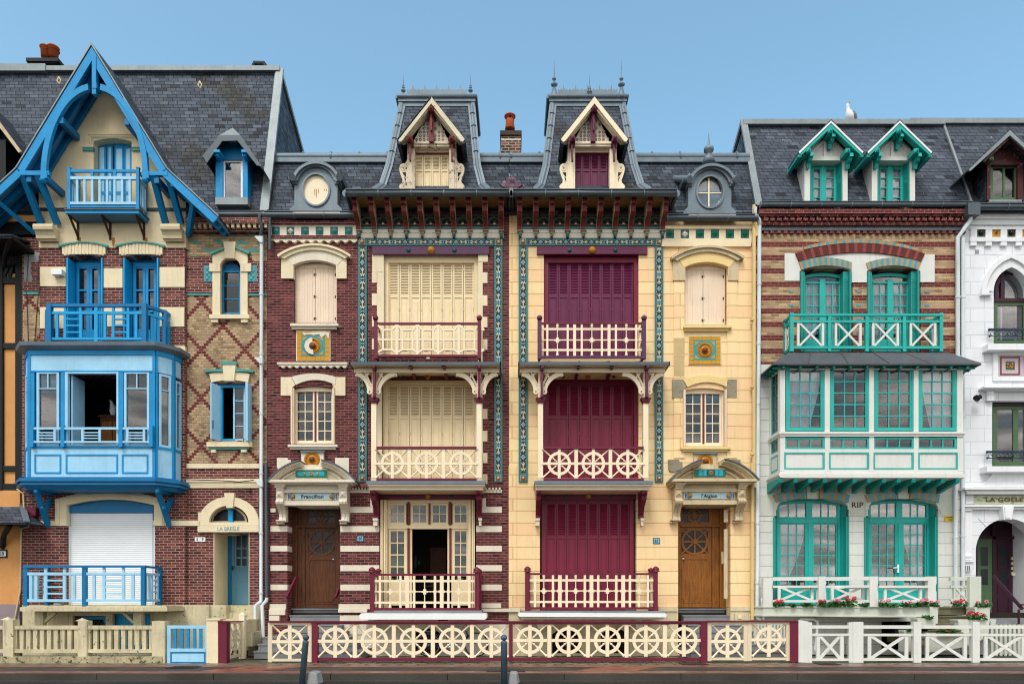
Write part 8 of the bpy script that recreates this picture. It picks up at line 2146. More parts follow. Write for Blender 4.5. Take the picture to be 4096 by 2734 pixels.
# ================================================================== half-timbered house on the left (cut by the picture edge)
def house_timber():
    H = thing('row_house', (-15.3,0,0), 'half timbered house with black beams and orange roughcast walls', 'house', 'seaside terraced houses')
    use(O); XR = uz(50,0,0)[0]; XL = XR-5.5; shell(H, XL, XR, .1, 11.8)
    b = MB(); b.wbox(XL,XR-.01,-.0,.36,P(0,1122,0).z,10.3,0); b.wbox(XL,XR-.01,-.06,.36,P(0,1385,0).z,P(0,1122,0).z,0); b.wbox(XL,XR-.01,-.08,.36,0,P(0,1385,0).z,1)
    b.build('wall', [m['orange'], m['plumgrey']], H)
    use(Z2); b = MB(); d = .07
    for x0,x1 in ((95,143),(-40,15),(-230,-190)): b.R(x0,150,x1,1660,d,.1)
    b.R(-1200,325,95,364,d-.01,.1); b.R(-1200,738,95,772,d-.01,.1); b.R(-1200,1508,95,1540,d-.01,.1); b.R(-1200,1620,143,1662,d-.01,.1)
    b.bar(20,322,85,165,22,d-.02,.08); b.bar(55,325,92,200,20,d-.022,.08)
    for k in range(5): x = -420-k*170; b.R(x,150,x+45,1660,d,.1)
    b.R(-1200,30,250,60,.06,.1); b.R(175,130,240,168,.1,.15)
    use(ZF); b.R(-1500,735,470,905,.05,.1); b.R(355,1040,488,1115,.06,.1)
    b.build('timber_frame', m['black'], H)
    b = MB(); b.R(-1500,660,450,738,.09,.12); b.build('cornice_board', m['orange'], H)
    # eaves canopy, porch roof
    b = MB(); p = [P(-300,870,1.0),P(150,900,1.0),P(350,1060,.3),P(-300,1060,.3)]; 
    b.L([(-1200,905),(150,905),(150,935),(-1200,935)],.95,.06,0); pa, pb = P(150,905,.95), P(350,1055,.05); 
    b.hexa([pa,P(-1200,905,.95),P(-1200,935,.95),pa+Vector((0,0,-.09)),Vector((pa.x,0,pa.z)),Vector((P(-1200,905,.95).x,0,pa.z)),Vector((P(-1200,905,.95).x,0,pa.z-.09)),Vector((pa.x,0,pa.z-.09))],0)
    q = [Vector((P(-1200,905,.97).x,-.98,pa.z+.0)),Vector((pa.x+.03,-.98,pa.z+.0)),Vector((pa.x-.15,-.0,pa.z+.3)),Vector((P(-1200,905,.97).x,-.0,pa.z+.3))]; b.slab(q[0],q[1],q[2],q[3],.05,1)
    b.tube([P(60,1300,.1),P(60,1150,.45),P(110,1000,.8),P(140,950,.9)],.05,0,6)
    b.build('window_canopy', [m['black'], m['slate_dark']], H)
    use(Z3); b = MB(); dd = 1.0; a, c = P(-900,425,dd), P(172,425,dd)
    c = P(190,425,.9); a = Vector((XL+.3,-.9,c.z)); zt = P(0,300,.1).z
    b.add([a,c,Vector((c.x-.0,0,c.z)),Vector((a.x,0,a.z)),Vector((c.x-.75,0,zt)),Vector((a.x,0,zt))],[(0,1,4,5),(1,2,4),(0,1,2,3),(0,5,3)],0)
    b.bar3(c+Vector((0,0,.03)),Vector((c.x-.75,0,zt+.03)),.14,.03,1); b.bar3(a+Vector((0,0,-.02)),c+Vector((0,0,-.02)),.06,.05,2)
    b.tube([P(20,600,.05),P(25,520,.3),P(70,440,.7)],.07,2,6); b.build('porch_roof', [m['slate_dark'], m['lead'], m['black']], H)
    b = MB(); b.R(-25,612,46,672,.1,.06,0); b.R(-18,626,40,662,.11,.04,1); b.build('number_plate', [m['text_dk'], m['white_p']], H); text('58','house_number',11,645,25,.112,m['text_dk'],H,ext=.002,bold=.03)
    b = MB(); b.tube([P(120,185,.15),P(165,220,.15),P(172,370,.15),P(222,420,.15),P(200,455,.12),P(150,465,.12),P(145,900,.12),P(105,1110,.12)],.022); b.build('cable', m['oldstone'], H)
    # roof
    use(O); zE = uz(0,490,0)[1]; zR = uz(0,165,-1.1)[1]
    b = MB(); roofplane(b, XL, XR, XR, XL, zE, zR, -.15, 1.1, 0); b.slab((XL,1.1,zR),(XR,1.1,zR),(XR,6,zR-2.3),(XL,6,zR-2.3),.1,0); rf = b.build('roof', m['slate'], H)
    b = MB(); b.bar3((XL,1.05,zR+.02),(XR,1.05,zR+.02),.22,.2); b.build('roof_flashing', m['zinc'], rf)
    use(Z1); b = MB(); ap = P(-150,470,.6); e = P(152,888,.6); T = Vector((0,0,-.06)); e2 = P(-452,888,.6)
    for q in (e,e2): b.hexa([ap,q,q+T,ap+T,ap+Vector((0,1.6,0)),q+Vector((0,.9,0)),q+Vector((0,.9,0))+T,ap+Vector((0,1.6,0))+T],0)
    b.L([(-150,475),(148,880),(130,890),(-150,520)],.62,.05,1)
    b.R(-300,800,40,1240,.3,1,2); b.build('dormer', [m['slate_dark'], m['oldstone'], m['black']], H)
    return H
m['plumgrey'] = paint('mauve_grey_plinth','#94858a',.85,.15,.2)
H58 = house_timber()
# extra patches on the blue-gabled house (left edge strip)
use(Z2); b = MB(); b.R(145,440,248,750,.112,.02,0); b.R(145,355,246,412,.14,.06,1); b.R(145,418,243,434,.13,.05,2); b.build('tan_brick_strip', [m['diamond'], m['brick59'], m['teal_tile']], H59)
b = MB(); b.L([(150,165),(250,170),(240,230),(195,235),(190,300),(205,340),(195,355),(150,350)],.106,.01); b.build('mortar_patch', m['concrete'], H59)
# ================================================================== front fences
FD = 2.1
m['peelgate'] = paint('chalky_cream_gate','#dccdae',.6,.12,.2,wear=.05,wearhex='#a07a62')
def wheelfence():
    T = thing('wheel_fence', (0,-FD,0), 'long cream ship wheel fence with maroon top rail and maroon posts', 'fence')
    use(Z6); b = MB(); x9 = lambda x: (Z9.ox+Z9.s*x-Z6.ox)/Z6.s
    b.R(40,1121,x9(1472),1130,FD+.06,.16,0); b.R(346,1130,x9(1470),1144,FD+.03,.1,0); b.R(388,1382,x9(1426),1404,FD+.02,.08,0)
    use(Z9); b.R(1472,1118,1765,1127,FD+.06,.16,0); b.R(1765,1117,1880,1126,FD+.061,.15,0); use(Z12); b.R(50,1101,448,1111,FD+.058,.17,0)
    b.build('rail', m['maroon'], T)
    for f,x0,x1,y1 in ((Z6,350,389,1422),(Z6,1749,1775,1404),(Z9,1426,1470,1416),(Z12,388,447,1407)):
        use(f); b = MB(); b.R(x0,1124 if f is not Z12 else 1108,x1,y1,FD+.04,.14); b.build('post', m['maroon'], T)
    use(Z6)
    for cx in (515,793,1070,1347,1623):
        b = MB(); wheel(b, cx, 1263, 124, 116, 98, FD, tv=25); b.build('wheel_panel', m['cream'], T)
    for cx in (654,931,1208,1485): b = MB(); b.R(cx-14,1144,cx+14,1382,FD+.01,.07); b.build('baluster', m['cream'], T)
    b = MB()
    for x in (795,1070,1347): b.R(x-13,1404,x+13,1424,FD,.06)
    b.R(1750,1404,1775,1420,FD+.01,.06)
    use(Z9)
    for x in (485,760,1030): b.R(x-13,1400,x+13,1420,FD,.06)
    b.build('foot', m['bollard'], T)
    for cx in (212,487,762,1035,1305):
        b = MB(); wheel(b, cx, 1258, 122, 114, 97, FD, tv=25); b.build('wheel_panel', m['cream'], T)
    for cx in (350,624,898,1170): b = MB(); b.R(cx-14,1142,cx+14,1378,FD+.01,.07); b.build('baluster', m['cream'], T)
def wgate(f, x0, y0, x1, y1, label, cy):
    use(f); T = thing('wheel_gate', (P((x0+x1)/2,0,FD).x,-FD,0), label, 'gate', 'cream wheel gates of the long fence')
    b = MB(); w = 28; b.R(x0,y0,x0+w,y1,FD,.07); b.R(x1-w,y0,x1,y1,FD,.07); b.R(x0+w,y0,x1-w,y0+16,FD-.004,.06); b.R(x0+w,y1-24,x1-w,y1-6,FD-.004,.06); b.build('gate_frame', m['peelgate'], T)
    b = MB(); wheel(b,(x0+x1)/2,cy,(x1-x0)/2-w,(y1-y0)/2-18,95,FD-.008,tv=25); b.build('wheel_panel', m['cream'], T)
wheelfence()
wgate(Z6,38,1132,348,1412,'cream wheel gate at the left end of the long fence before the brick house steps',1267)
wgate(Z9,1472,1128,1757,1404,'cream wheel gate before the yellow house steps, stained brown at its right post',1265)
wgate(Z12,76,1112,386,1398,'cream wheel gate beside the crossed white fence and maroon end post',1243)
# gate folded back beside the steps + board fence
T = thing('wheel_gate', (-6.85,-1.7,0), 'narrow looking open cream wheel gate standing end-on by the maroon pillar', 'gate', 'cream wheel gates of the long fence')
f = Face(-6.855,-1.98,-6.84,-1.25); b = MB(); L = f.len; z0, z1 = .09, .98
b.fbox(f,0,z0,.07,z1,-.03,.03); b.fbox(f,L-.07,z0,L,z1,-.03,.03); b.fbox(f,.07,z0,L-.07,z0+.07,-.03,.03); b.fbox(f,.07,z1-.06,L-.07,z1,-.03,.03); b.fbox(f,L/2-.03,z0,L/2+.03,z1,-.02,.035); b.fbox(f,0,.5,L,.55,-.02,.03)
b.build('gate_frame', m['peelgate'], T); b = MB(); pts = [f.pt(L/2+.26*math.cos(2*PI*i/24),.53+.26*math.sin(2*PI*i/24),0) for i in range(25)]; b.tube(pts,.035,0,6)
for sx in (-1,1):
    b.tube([f.pt(L/2-sx*.32,.13,0),f.pt(L/2+sx*.32,.93,0)],.022,0,6)
b.build('wheel_panel', m['cream'], T)
T = thing('board_fence', (-6.82,-.6,0), 'cream board fence running back to the wall beside the open wheel gate', 'fence')
b = MB(); b.wbox(-6.9,-6.76,-1.22,-1.08,.02,1.12); b.add([(-6.91,-1.23,1.12),(-6.75,-1.23,1.12),(-6.75,-1.07,1.12),(-6.91,-1.07,1.12),(-6.83,-1.15,1.2)],[(0,1,4),(1,2,4),(2,3,4),(3,0,4)]); b.build('post', m['cream'], T)
b = MB()
for i in range(9): y = -1.06+i*.118; b.wbox(-6.84+.004*(i%2),-6.81,y,y+.112,.2+.01*i,.98)
b.wbox(-6.87,-6.8,-1.08,0,.94,1.0); b.wbox(-6.86,-6.8,-1.08,0,.3,.36); b.build('board', m['cream_dirty2'], T)
use(Z3); T = thing('gate_pillar', (P(1512,0,FD).x,-FD,0), 'plain cream gate pillar between the blue gate and a maroon post', 'pillar')
b = MB(); b.R(1465,1108,1546,1424,FD+.1,.3); b.build('pillar_shaft', m['cream_stone'], T); b = MB(); b.R(1462,1104,1562,1116,FD+.12,.34); b.build('cap', m['cream_stone'], T)
b = MB(); b.R(1546,1128,1607,1424,FD+.08,.2); b.R(1543,1122,1702,1130,FD+.1,.24)
tag(b.build('gate_post', m['maroon']), 'plain maroon gate post standing right of the cream pillar by the blue gate', 'post')
# blue gate
T = thing('garden_gate', (P(1325,0,FD).x,-FD,0), 'light blue wooden garden gate with darker blue upright slats', 'gate')
b = MB(); b.L([(1183,1424),(1183,1152),(1465,1152),(1465,1424)],FD,.06,0,holes=[[(1210,1318),(1210,1174),(1452,1174),(1452,1318)]]); b.R(1208,1316,1455,1338,FD+.01,.05,0); b.build('gate_frame', m['blue_lt'], T)
b = MB()
for x in (1241,1288,1333,1379,1422): b.R(x-10,1174,x+10,1316,FD-.01,.04)
b.build('slat', m['blue'], T)
b = MB(); b.L([(1208,1418),(1208,1340),(1456,1340),(1456,1418)],FD+.012,.02,0,holes=[[(1216,1410),(1216,1348),(1448,1348),(1448,1410)]]); b.build('panel_moulding', m['blue_dk'], T)
# weathered concrete balustrade, left
T = thing('concrete_fence', (-9.8,-FD,0), 'weathered cream concrete baluster fence with mossy foot and pointed posts', 'fence')
b = MB(); b.R(-900,1372,1150,1432,FD+.08,.3); b.build('plinth', m['cream_moss'], T)
b = MB()
for x in (-230,40,): pass
for x0,x1,y0 in ((-500,-435,1110),(22,92,1112),(552,614,1120),(1078,1168,1122)):
    b = MB(); b.R(x0,y0,x1,1372 if x0<1000 else 1428,FD+.06,.24); c = P((x0+x1)/2,y0,FD-.06); w = L_((x1-x0)/2,FD); b.add([c+Vector((-w,-.12,0)),c+Vector((w,-.12,0)),c+Vector((w,.12,0)),c+Vector((-w,.12,0)),c+Vector((0,0,.07 if x0<1000 else .01))],[(0,1,4),(1,2,4),(2,3,4),(3,0,4)]); b.build('post', m['cream_dirty'], T)
for y0,y1 in ((1154,1180),(1322,1346)):
    b = MB(); b.R(-435,y0,22,y1,FD+.02,.14); b.R(92,y0,552,y1,FD+.02,.14); b.R(614,y0,1078,y1,FD+.02,.14); b.build('rail', m['cream_dirty'], T)
for i,x in enumerate([-70,-20]+[103+k*48.5 for k in range(10)]+[625+k*49.5 for k in range(10)]):
    b = MB(); b.L([(x-14,1180),(x+16,1180),(x+14,1322),(x-12,1322)],FD-.01,.09); b.build('baluster', m['cream_dirty'], T)

# pickets seen beyond the gates
def pickets(f, x0, x1, y0, y1, d, pitch, label, mt='mint'):
    use(f); T = thing('picket_fence', (P((x0+x1)/2,0,d).x,-d,0), label, 'fence', 'grey picket fences in the front yards'); n = int((x1-x0)/pitch)
    b = MB()
    for i in range(n): b.R(x0+i*pitch,y0,x0+i*pitch+pitch*.55,y1,d,.03)
    b.build('picket', m[mt], T); b = MB(); b.R(x0,y0+14,x1,y0+24,d-.03,.04); b.R(x0,y1-30,x1,y1-20,d-.03,.04); b.build('rail', m[mt], T)
pickets(Z12,1862,2250,1130,1360,1.2,33,'grey slatted picket fence behind the crossed fence by the aubergine door')
pickets(Z12,122,368,1112,1352,.9,24,'grey picket fence seen through the right hand wheel gate')
# white crossed fence
T = thing('crossed_fence', (10.5,-FD,0), 'white timber fence with crossed panels running to the right edge', 'fence')
use(Z12)
for x0,x1,y0 in ((850,925,1112),(1297,1350,1112),(1728,1780,1112),(2155,2208,1112),(2585,2640,1112)): b = MB(); b.R(x0,y0,x1,1410,FD+.05,.13); b.R(x0+22,y0+.5,x0+25,1405,FD+.053,.01) if x0 == 850 else None; b.build('post', m['offwhite'], T)
for xa,xb in ((925,1297),(1350,1728),(1780,2155),(2208,2585)):
    b = MB()
    for y0,y1 in ((1137,1161),(1198,1216),(1378,1397)): b.R(xa,y0,xb,y1,FD,.06)
    b.build('rail', m['offwhite'], T); b = MB(); xpanel(b,xa+33,1216,xb-42,1378,25,FD-.008,.045); b.build('cross_panel', m['offwhite'], T)
T = thing('crossed_gate', (P(683,0,FD).x,-FD,0), 'white timber gate with one crossed panel beside a tall white post', 'gate')
b = MB(); b.R(520,1115,548,1410,FD+.02,.08); b.R(820,1115,848,1410,FD+.02,.08)
for y0,y1 in ((1137,1160),(1197,1214),(1380,1398)): b.R(548,y0,820,y1,FD,.06)
b.build('gate_frame', m['offwhite'], T); b = MB(); xpanel(b,580,1214,781,1380,26,FD-.008,.045); b.build('cross_panel', m['offwhite'], T)
b = MB(); b.L([(448,1408),(448,1105),(470,1100),(521,1108),(521,1410)],FD+.03,.16); b.R(493,1112,497,1408,FD+.034,.01)
tag(b.build('gate_post', m['offwhite']), 'broad white timber post joined to the maroon end post of the wheel fence', 'post')
# ================================================================== bollards and blocks
def bollard(x_top, y_top, x_bot, y_bot, r, dist, label):
    d = DIST-dist; use(O); t = P(x_top,y_top,d); g = P(x_bot,y_bot,d); ax = (g-t).normalized(); zlen = (t.z+.13)/-ax.z; base = t+ax*zlen
    T = thing('bollard', base, label, 'bollard', 'grey blue iron bollards at the roadside')
    up = -ax; H = zlen
    b = MB(); b.lathe(base, [(0,r*1.05),(H-.19,r),(H-.17,r*1.12),(H-.15,r*.8),(H-.14,r*.8)], up, n=18); b.build('shaft', m['bollard'], T)
    b = MB(); b.lathe(base+up*(H-.14), [(r*(1-math.cos(PI*i/8))*.98, max(r*1.02*math.sin(PI*i/8),.01)) for i in range(9)], up, n=18); b.build('ball_top', m['bollard'], T)
bollard(703,1451,693,1566,.058,13.6,'leaning grey blue bollard before the cream wheel gate on the left')
bollard(1156,1452,1157,1566,.062,13.6,'upright grey blue bollard before the middle of the long fence')
def block(x0,y0,x1,dist,label):
    d = DIST-dist; use(O); a = P(x0,y0,d); c = P(x1,y0,d); T = MB(); w = (c.x-a.x)
    T.hexa([(a.x,-d,-.13),(c.x,-d,-.13),(c.x-.02,-d+.02,a.z-.02),(a.x+.04,-d+.03,a.z),(a.x,-d+.3,-.13),(c.x+.05,-d+.3,-.13),(c.x,-d+.28,a.z),(a.x+.05,-d+.3,a.z+.01)])
    o = T.build('stone_block', m['concrete'], None, bevel=.02); tag(o, label, 'stone', 'rough stone blocks beside the bollards')
block(701,1540,728,13.65,'rough grey stone block beside the leaning bollard'); block(1165,1541,1188,13.65,'rough grey stone block beside the upright middle bollard')
# ================================================================== bicycle
def bicycle():
    use(Z6); d = .5; T = thing('bicycle', (P(1350,0,d).x,-d,P(0,1370,d).z), 'dark blue bicycle parked behind the wheel fence against the brick house', 'bicycle')
    R = L_(82,d); W1 = P(1178,1287,d); W2 = P(1517,1287,d)
    for c in (W1, W2):
        b = MB(); pts = [c+Vector((R*math.cos(2*PI*i/32),0,R*math.sin(2*PI*i/32))) for i in range(33)]; b.tube(pts,.018,0,8); wh = b.build('wheel', m['rubber'], T)
        b = MB(); pts = [c+Vector((R*.93*math.cos(2*PI*i/32),0,R*.93*math.sin(2*PI*i/32))) for i in range(33)]; b.tube(pts,.009,0,6)
        for i in range(20):
            a = 2*PI*i/20; b.tube([c,c+Vector((R*.93*math.cos(a),0,R*.93*math.sin(a)))],.0018,0,3)
        b.tube([c+Vector((0,-.05,0)),c+Vector((0,.05,0))],.018); b.build('rim', m['chrome'], wh)
    bb = P(1330,1310,d); st = P(1290,1180,d); hd = P(1445,1190,d); hb = P(1455,1225,d); sd = P(1280,1118,d); hs = P(1432,1150,d)
    b = MB(); 
    for p,q,r in ((bb,st,.016),(st,hd,.014),(bb,hb,.018),(bb,W1,.01),(st,W1,.009),(hd,hb,.018),(hb,W2,.012)): b.tube([p,q],r)
    b.build('frame', m['bikeblue'], T)
    b = MB(); b.tube([st,sd],.013); b.tube([hd,hs],.013); b.tube([hs+Vector((.02,-.27,.04)),hs+Vector((.06,-.15,.02)),hs,hs+Vector((.06,.15,.02)),hs+Vector((.02,.27,.04))],.011); b.tube([W1+Vector((-.1,0,R+.05)),W1+Vector((.2,0,R+.04))],.008)
    b.build('handlebar', m['chrome'], T)
    b = MB(); b.ball(sd+Vector((-.02,0,.02)),.12,sy=.6,sz=.3); b.ball(sd+Vector((.08,0,.015)),.07,sy=.5,sz=.35); b.build('saddle', m['rubber'], T)
    b = MB(); b.lathe(bb+Vector((0,-.03,0)),[(0,.085),(.008,.085)],Vector((0,-1,0)),n=20); b.tube([bb+Vector((0,-.06,0)),bb+Vector((.1,-.06,-.12))],.01); b.tube([bb+Vector((0,.06,0)),bb+Vector((-.1,.06,.12))],.01); b.wbox(bb.x+.06,bb.x+.15,bb.y-.15,bb.y-.06,bb.z-.135,bb.z-.115); b.build('crank', m['chrome'], T)
    b = MB(); pts = [W1+Vector((R*1.08*math.cos(a),0,R*1.08*math.sin(a))) for a in [PI*.15+PI*.9*i/12 for i in range(13)]]; b.tube(pts,.016,0,5); b.build('mudguard', m['bikeblue'], T)
bicycle()
# ================================================================== gull on the ridge
def gull():
    use(Z10); base = P(955,212,-1.05); T = thing('gull', base, 'white gull with grey wings standing on the slate roof ridge looking up', 'gull')
    bx = base.x; y = base.y; z = base.z
    b = MB()
    path = [(-.02,.0,.40,.03),(0,0,.385,.05),(.012,0,.34,.052),(.02,0,.28,.055),(.0,0,.22,.085),(.01,.0,.15,.115),(.05,.02,.09,.115),(.13,.05,.05,.075),(.2,.08,.02,.035)]
    path = [(-.075,-.01,.50,.03),(-.07,-.01,.475,.05),(-.065,0,.42,.045),(-.055,0,.34,.05),(-.03,0,.26,.09),(-.01,0,.17,.125),(.04,.03,.1,.12),(.1,.06,.05,.08),(.15,.09,.015,.03)]
    b.tube([Vector((bx+p[0],y+p[1],z+p[2]+.03)) for p in path],[p[3] for p in path],0,14); b.build('body', m['feather'], T)
    b = MB(); b.ball((bx+.1,y+.0,z+.17),.05,0,10,sy=1.4,sz=2.4); b.tube([Vector((bx+.06,y-.08,z+.27)),Vector((bx+.11,y-.07,z+.17)),Vector((bx+.17,y-.0,z+.05)),Vector((bx+.2,y+.05,z+.0))],[.03,.055,.045,.01],0,10); b.build('wing', m['feather_g'], T)
    b = MB(); b.tube([Vector((bx-.06,y-.04,z+.52)),Vector((bx-.03,y-.06,z+.56)),Vector((bx-.015,y-.07,z+.575))],[.017,.013,.003],0,6); b.build('beak', m['beak'], T)
    b = MB(); b.ball((bx-.055,y-.055,z+.5),.008); b.build('eye', m['text_dk'], T)
    b = MB()
    for s in (-1,1): b.tube([Vector((bx+s*.03,y,z+.1)),Vector((bx+s*.03,y,z-.01))],.009,0,6); b.wbox(bx+s*.03-.02,bx+s*.03+.02,y-.05,y+.01,z-.012,z-.002)
    b.build('leg', m['beak'], T)
gull()
# ================================================================== geraniums
def geranium(f, x, y, d, w, h, nf, pt, label, seed):
    use(f); c = P(x,y,d); T = thing('geranium', c, label, 'plant', 'geraniums in the terrace planters'); r = random.Random(seed); W = L_(w,d); Hh = L_(h,d)*1.2
    b = MB()
    for i in range(int(60+W*120)):
        p = c+Vector((r.uniform(-W,W),r.uniform(-.1,.1),Hh*r.uniform(0,.75)*(1-.3*r.random())))
        s = r.uniform(.024,.042); n = Vector((r.uniform(-1,1),r.uniform(-1,.2),r.uniform(0,1.2))).normalized(); ax = n.orthogonal().normalized(); ay = n.cross(ax)
        b.add([p]+[p+ax*s*math.cos(2*PI*k/6)*(1 if k%2 else .8)+ay*s*math.sin(2*PI*k/6)+n*.006 for k in range(6)],[(0,k+1,(k+1)%6+1) for k in range(6)],0)
    b.build('leaves', m['leaf'], T)
    if nf:
        b = MB()
        for i in range(nf):
            q = c+Vector((r.uniform(-W*.8,W*.8) if nf>1 else 0,r.uniform(-.08,.04),Hh*r.uniform(.65,1.0))); R = r.uniform(.035,.055)
            b.tube([q-Vector((0,0,Hh*.5)),q],.004,1,4)
            for k in range(12):
                v = Vector((r.gauss(0,1),r.gauss(0,1),r.gauss(0,1))).normalized()*R; b.ball(q+v,.022,0,5,sz=.7)
        b.build('flower_head', [m[pt], m['leaf']], T)
for a in ((Z12,300,1000,.45,38,40,4,'petal','large coral geranium at the left end of the terrace trough',1),
          (Z12,405,1000,.47,18,22,0,'petal','small leafy flowerless plant right of the large coral geranium',2),
          (Z12,510,1000,.5,36,30,0,'petal','low green leafy clump before the second terrace post',3),
          (Z12,615,1000,.72,22,48,2,'petal','coral geranium spilling in front of the second terrace post',4),
          (Z12,685,1000,.85,26,38,0,'petal','bushy green leaves under the middle crossed panel left side',5),
          (Z12,745,1000,.95,34,44,3,'petal2','pink coral geranium under the middle crossed panel',6),
          (Z12,830,1000,1.08,44,54,5,'petal','tallest bushy coral geranium in the middle of the trough',7),
          (Z12,925,1000,1.18,26,26,0,'petal','low green leaves beside the third terrace post',8),
          (Z12,1075,1000,1.3,36,36,2,'petal2','pale pink geranium right of the third terrace post',9),
          (Z12,1155,1000,1.3,32,24,0,'petal','low leafy plant under the right crossed panel',10),
          (Z12,1240,1000,1.3,28,34,2,'petal2','small pink geranium under the right crossed panel centre',11),
          (Z12,1300,1000,1.3,18,24,0,'petal','tiny leafy sprig between two pink geraniums',12),
          (Z12,1358,1000,1.3,36,44,4,'petal2','full pink geranium beside the fourth terrace post',13),
          (Z12,1443,1000,1.35,24,34,2,'petal2','pink geranium in the upper left stair box',14),
          (Z12,1395,1088,1.55,26,22,0,'petal','green sprig in the lower left stair box',15),
          (Z12,1635,1000,.8,60,38,5,'petal','red and green geraniums behind the small stair balustrade',16),
          (Z12,1800,1003,1.15,48,34,2,'petal2','bright green plant with few flowers in the right hand stair box',17),
          (Z12,1750,1095,1.42,68,40,6,'petal3','mixed red and pink geraniums in the broad stair planter',18),
          (Z12,1545,1192,1.6,60,36,4,'petal3','red geraniums in the lowest planter behind the crossed fence',19),
          (Z12,1260,1175,1.6,20,16,0,'petal','tiny green sprig on the lowest left stair box',20)): geranium(*a)
use(Z12); T = MB(); T.R(1480,1188,1660,1204,1.62,.25); tag(T.build('planter_trough', m['mossstep']), 'low mossy trough on the stair holding red geraniums', 'planter')
# moss and weeds at the foot of the fences
b = MB(); r = random.Random(9)
for i in range(900):
    x = r.uniform(-13,13); y = -FD-.02+r.choice((-.1,.05,.3,1.4))*r.random()
    if not (math.sin(x*2.3)+math.sin(x*5.1+1) > .6): continue
    h = r.uniform(.01,.05); b.add([(x,y,.0),(x+.012,y,.0),(x+r.uniform(-.02,.03),y+r.uniform(-.02,.02),h)],[(0,1,2)])
o = b.build('grass', m['leaf']); o['kind'] = 'stuff'
b = MB()
for i in range(60):
    x = r.uniform(-6.5,6.8); y = r.uniform(-.45,-.05); 
    n = 9; R_2 = r.uniform(.1,.35); b.add([(x,y,.006)]+[(x+R_2*math.cos(2*PI*k/n)*r.uniform(.6,1),y+.12*math.sin(2*PI*k/n)*r.uniform(.6,1),.004) for k in range(n)],[(0,k+1,(k+1)%n+1) for k in range(n)])
o = b.build('moss', m['moss']); o['kind'] = 'stuff'
# ================================================================== camera, light, sky
cam = bpy.data.cameras.new('camera'); co = bpy.data.objects.new('camera', cam); COL.objects.link(co)
co.location = (0, -DIST, EYE); co.rotation_euler = (PI/2, 0, 0)
cam.sensor_fit = 'HORIZONTAL'; cam.sensor_width = 36; cam.lens = FOC/2349*36; cam.shift_y = (VY-784)/2349
cam.clip_start = .1; cam.clip_end = 1500; SC.camera = co
EL, AZ = math.radians(52), math.radians(200)     # sun high behind the camera, a little to the left, veiled
w = bpy.data.worlds.new('World'); SC.world = w; w.use_nodes = True; nt = w.node_tree; nt.nodes.clear()
out = nt.nodes.new('ShaderNodeOutputWorld'); bg = nt.nodes.new('ShaderNodeBackground'); sky = nt.nodes.new('ShaderNodeTexSky')
sky.sky_type = 'NISHITA'; sky.sun_disc = False; sky.sun_elevation = EL; sky.sun_rotation = AZ; sky.air_density = 1.0; sky.dust_density = 2.0; sky.ozone_density = 1.0
tc = nt.nodes.new('ShaderNodeTexCoord'); sep = nt.nodes.new('ShaderNodeSeparateXYZ'); nt.links.new(tc.outputs['Generated'], sep.inputs[0])
def mth(o, a, b=None):
    n = nt.nodes.new('ShaderNodeMath'); n.operation = o
    for i, v in enumerate((a, b)):
        if v is None: continue
        if hasattr(v, 'links'): nt.links.new(v, n.inputs[i])
        else: n.inputs[i].default_value = v
    return n.outputs[0]
def mpr(v, a, b, lo=0.0, hi=1.0):
    n = nt.nodes.new('ShaderNodeMapRange'); nt.links.new(v, n.inputs[0]); n.inputs[1].default_value = a; n.inputs[2].default_value = b; n.inputs[3].default_value = lo; n.inputs[4].default_value = hi; return n.outputs[0]
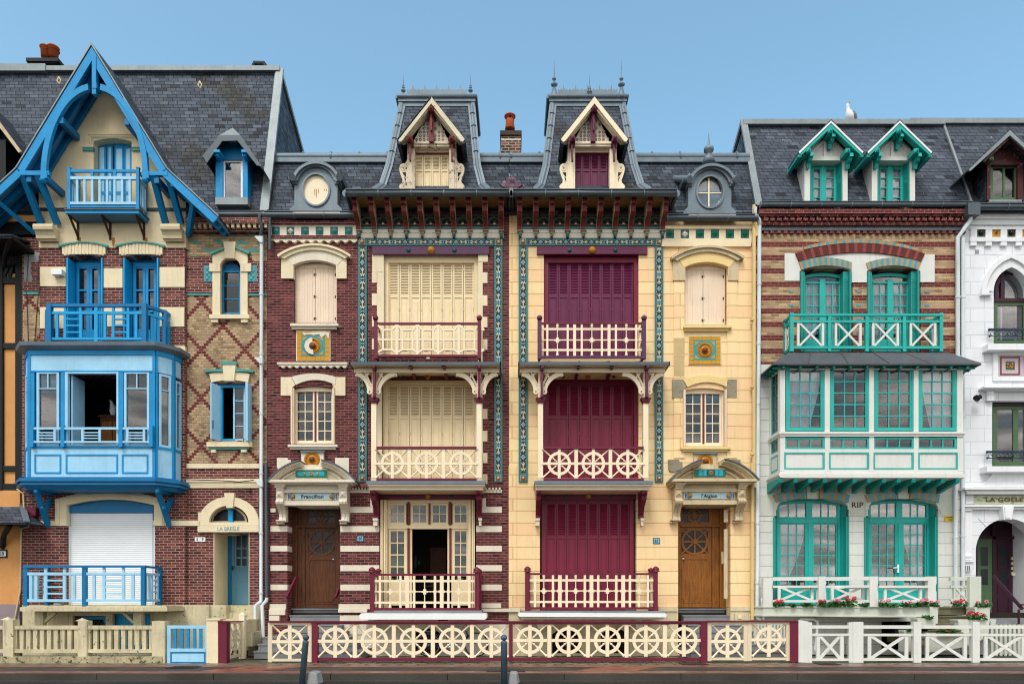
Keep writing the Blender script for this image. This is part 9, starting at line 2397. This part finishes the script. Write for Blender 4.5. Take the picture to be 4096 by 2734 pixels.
# cloud bank over the sea (south half of the sky, behind the photographer)
ns = nt.nodes.new('ShaderNodeTexNoise'); ns.inputs['Scale'].default_value = 7.0; ns.inputs['Detail'].default_value = 8; ns.inputs['Roughness'].default_value = .6
cmb = nt.nodes.new('ShaderNodeCombineXYZ'); nt.links.new(sep.outputs[0], cmb.inputs[0]); nt.links.new(sep.outputs[1], cmb.inputs[1]); nt.links.new(mth('MULTIPLY', sep.outputs[2], 4.5), cmb.inputs[2])
nt.links.new(cmb.outputs[0], ns.inputs['Vector'])
cover = mth('MULTIPLY', mpr(sep.outputs[1], .15, -.25), mpr(ns.outputs[0], .3, .5))
cl = nt.nodes.new('ShaderNodeMix'); cl.data_type = 'RGBA'; nt.links.new(mpr(ns.outputs[0], .42, .62), cl.inputs[0]); cl.inputs[6].default_value = (1.7, 1.8, 2.1, 1); cl.inputs[7].default_value = (10.5, 9.9, 9.2, 1)
mx = nt.nodes.new('ShaderNodeMix'); mx.data_type = 'RGBA'; nt.links.new(cover, mx.inputs[0]); nt.links.new(sky.outputs[0], mx.inputs[6]); nt.links.new(cl.outputs[2], mx.inputs[7])
tn = nt.nodes.new('ShaderNodeMix'); tn.data_type = 'RGBA'; tn.blend_type = 'MULTIPLY'; tn.inputs[0].default_value = 1; tn.inputs[7].default_value = (1.1, 1.34, 1.18, 1); nt.links.new(sky.outputs[0], tn.inputs[6]); nt.links.new(tn.outputs[2], mx.inputs[6])
nt.links.new(mx.outputs[2], bg.inputs[0]); bg.inputs[1].default_value = .15; nt.links.new(bg.outputs[0], out.inputs[0])
sd = bpy.data.lights.new('sun', 'SUN'); sd.energy = 1.25; sd.angle = math.radians(20); sd.color = (1, .97, .95)
so = bpy.data.objects.new('sun', sd); COL.objects.link(so)
dirv = Vector((math.sin(AZ)*math.cos(EL), math.cos(AZ)*math.cos(EL), math.sin(EL)))
so.rotation_euler = dirv.to_track_quat('Z', 'Y').to_euler(); so.location = (-6, -12, 16)
vs = SC.view_settings; vs.view_transform = 'Standard'; vs.look = 'None'; vs.exposure = 0.68; vs.gamma = 1
SC.cycles.filter_width = 1.1; SC.cycles.max_bounces = 6; SC.cycles.transparent_max_bounces = 12; SC.cycles.use_denoising = True
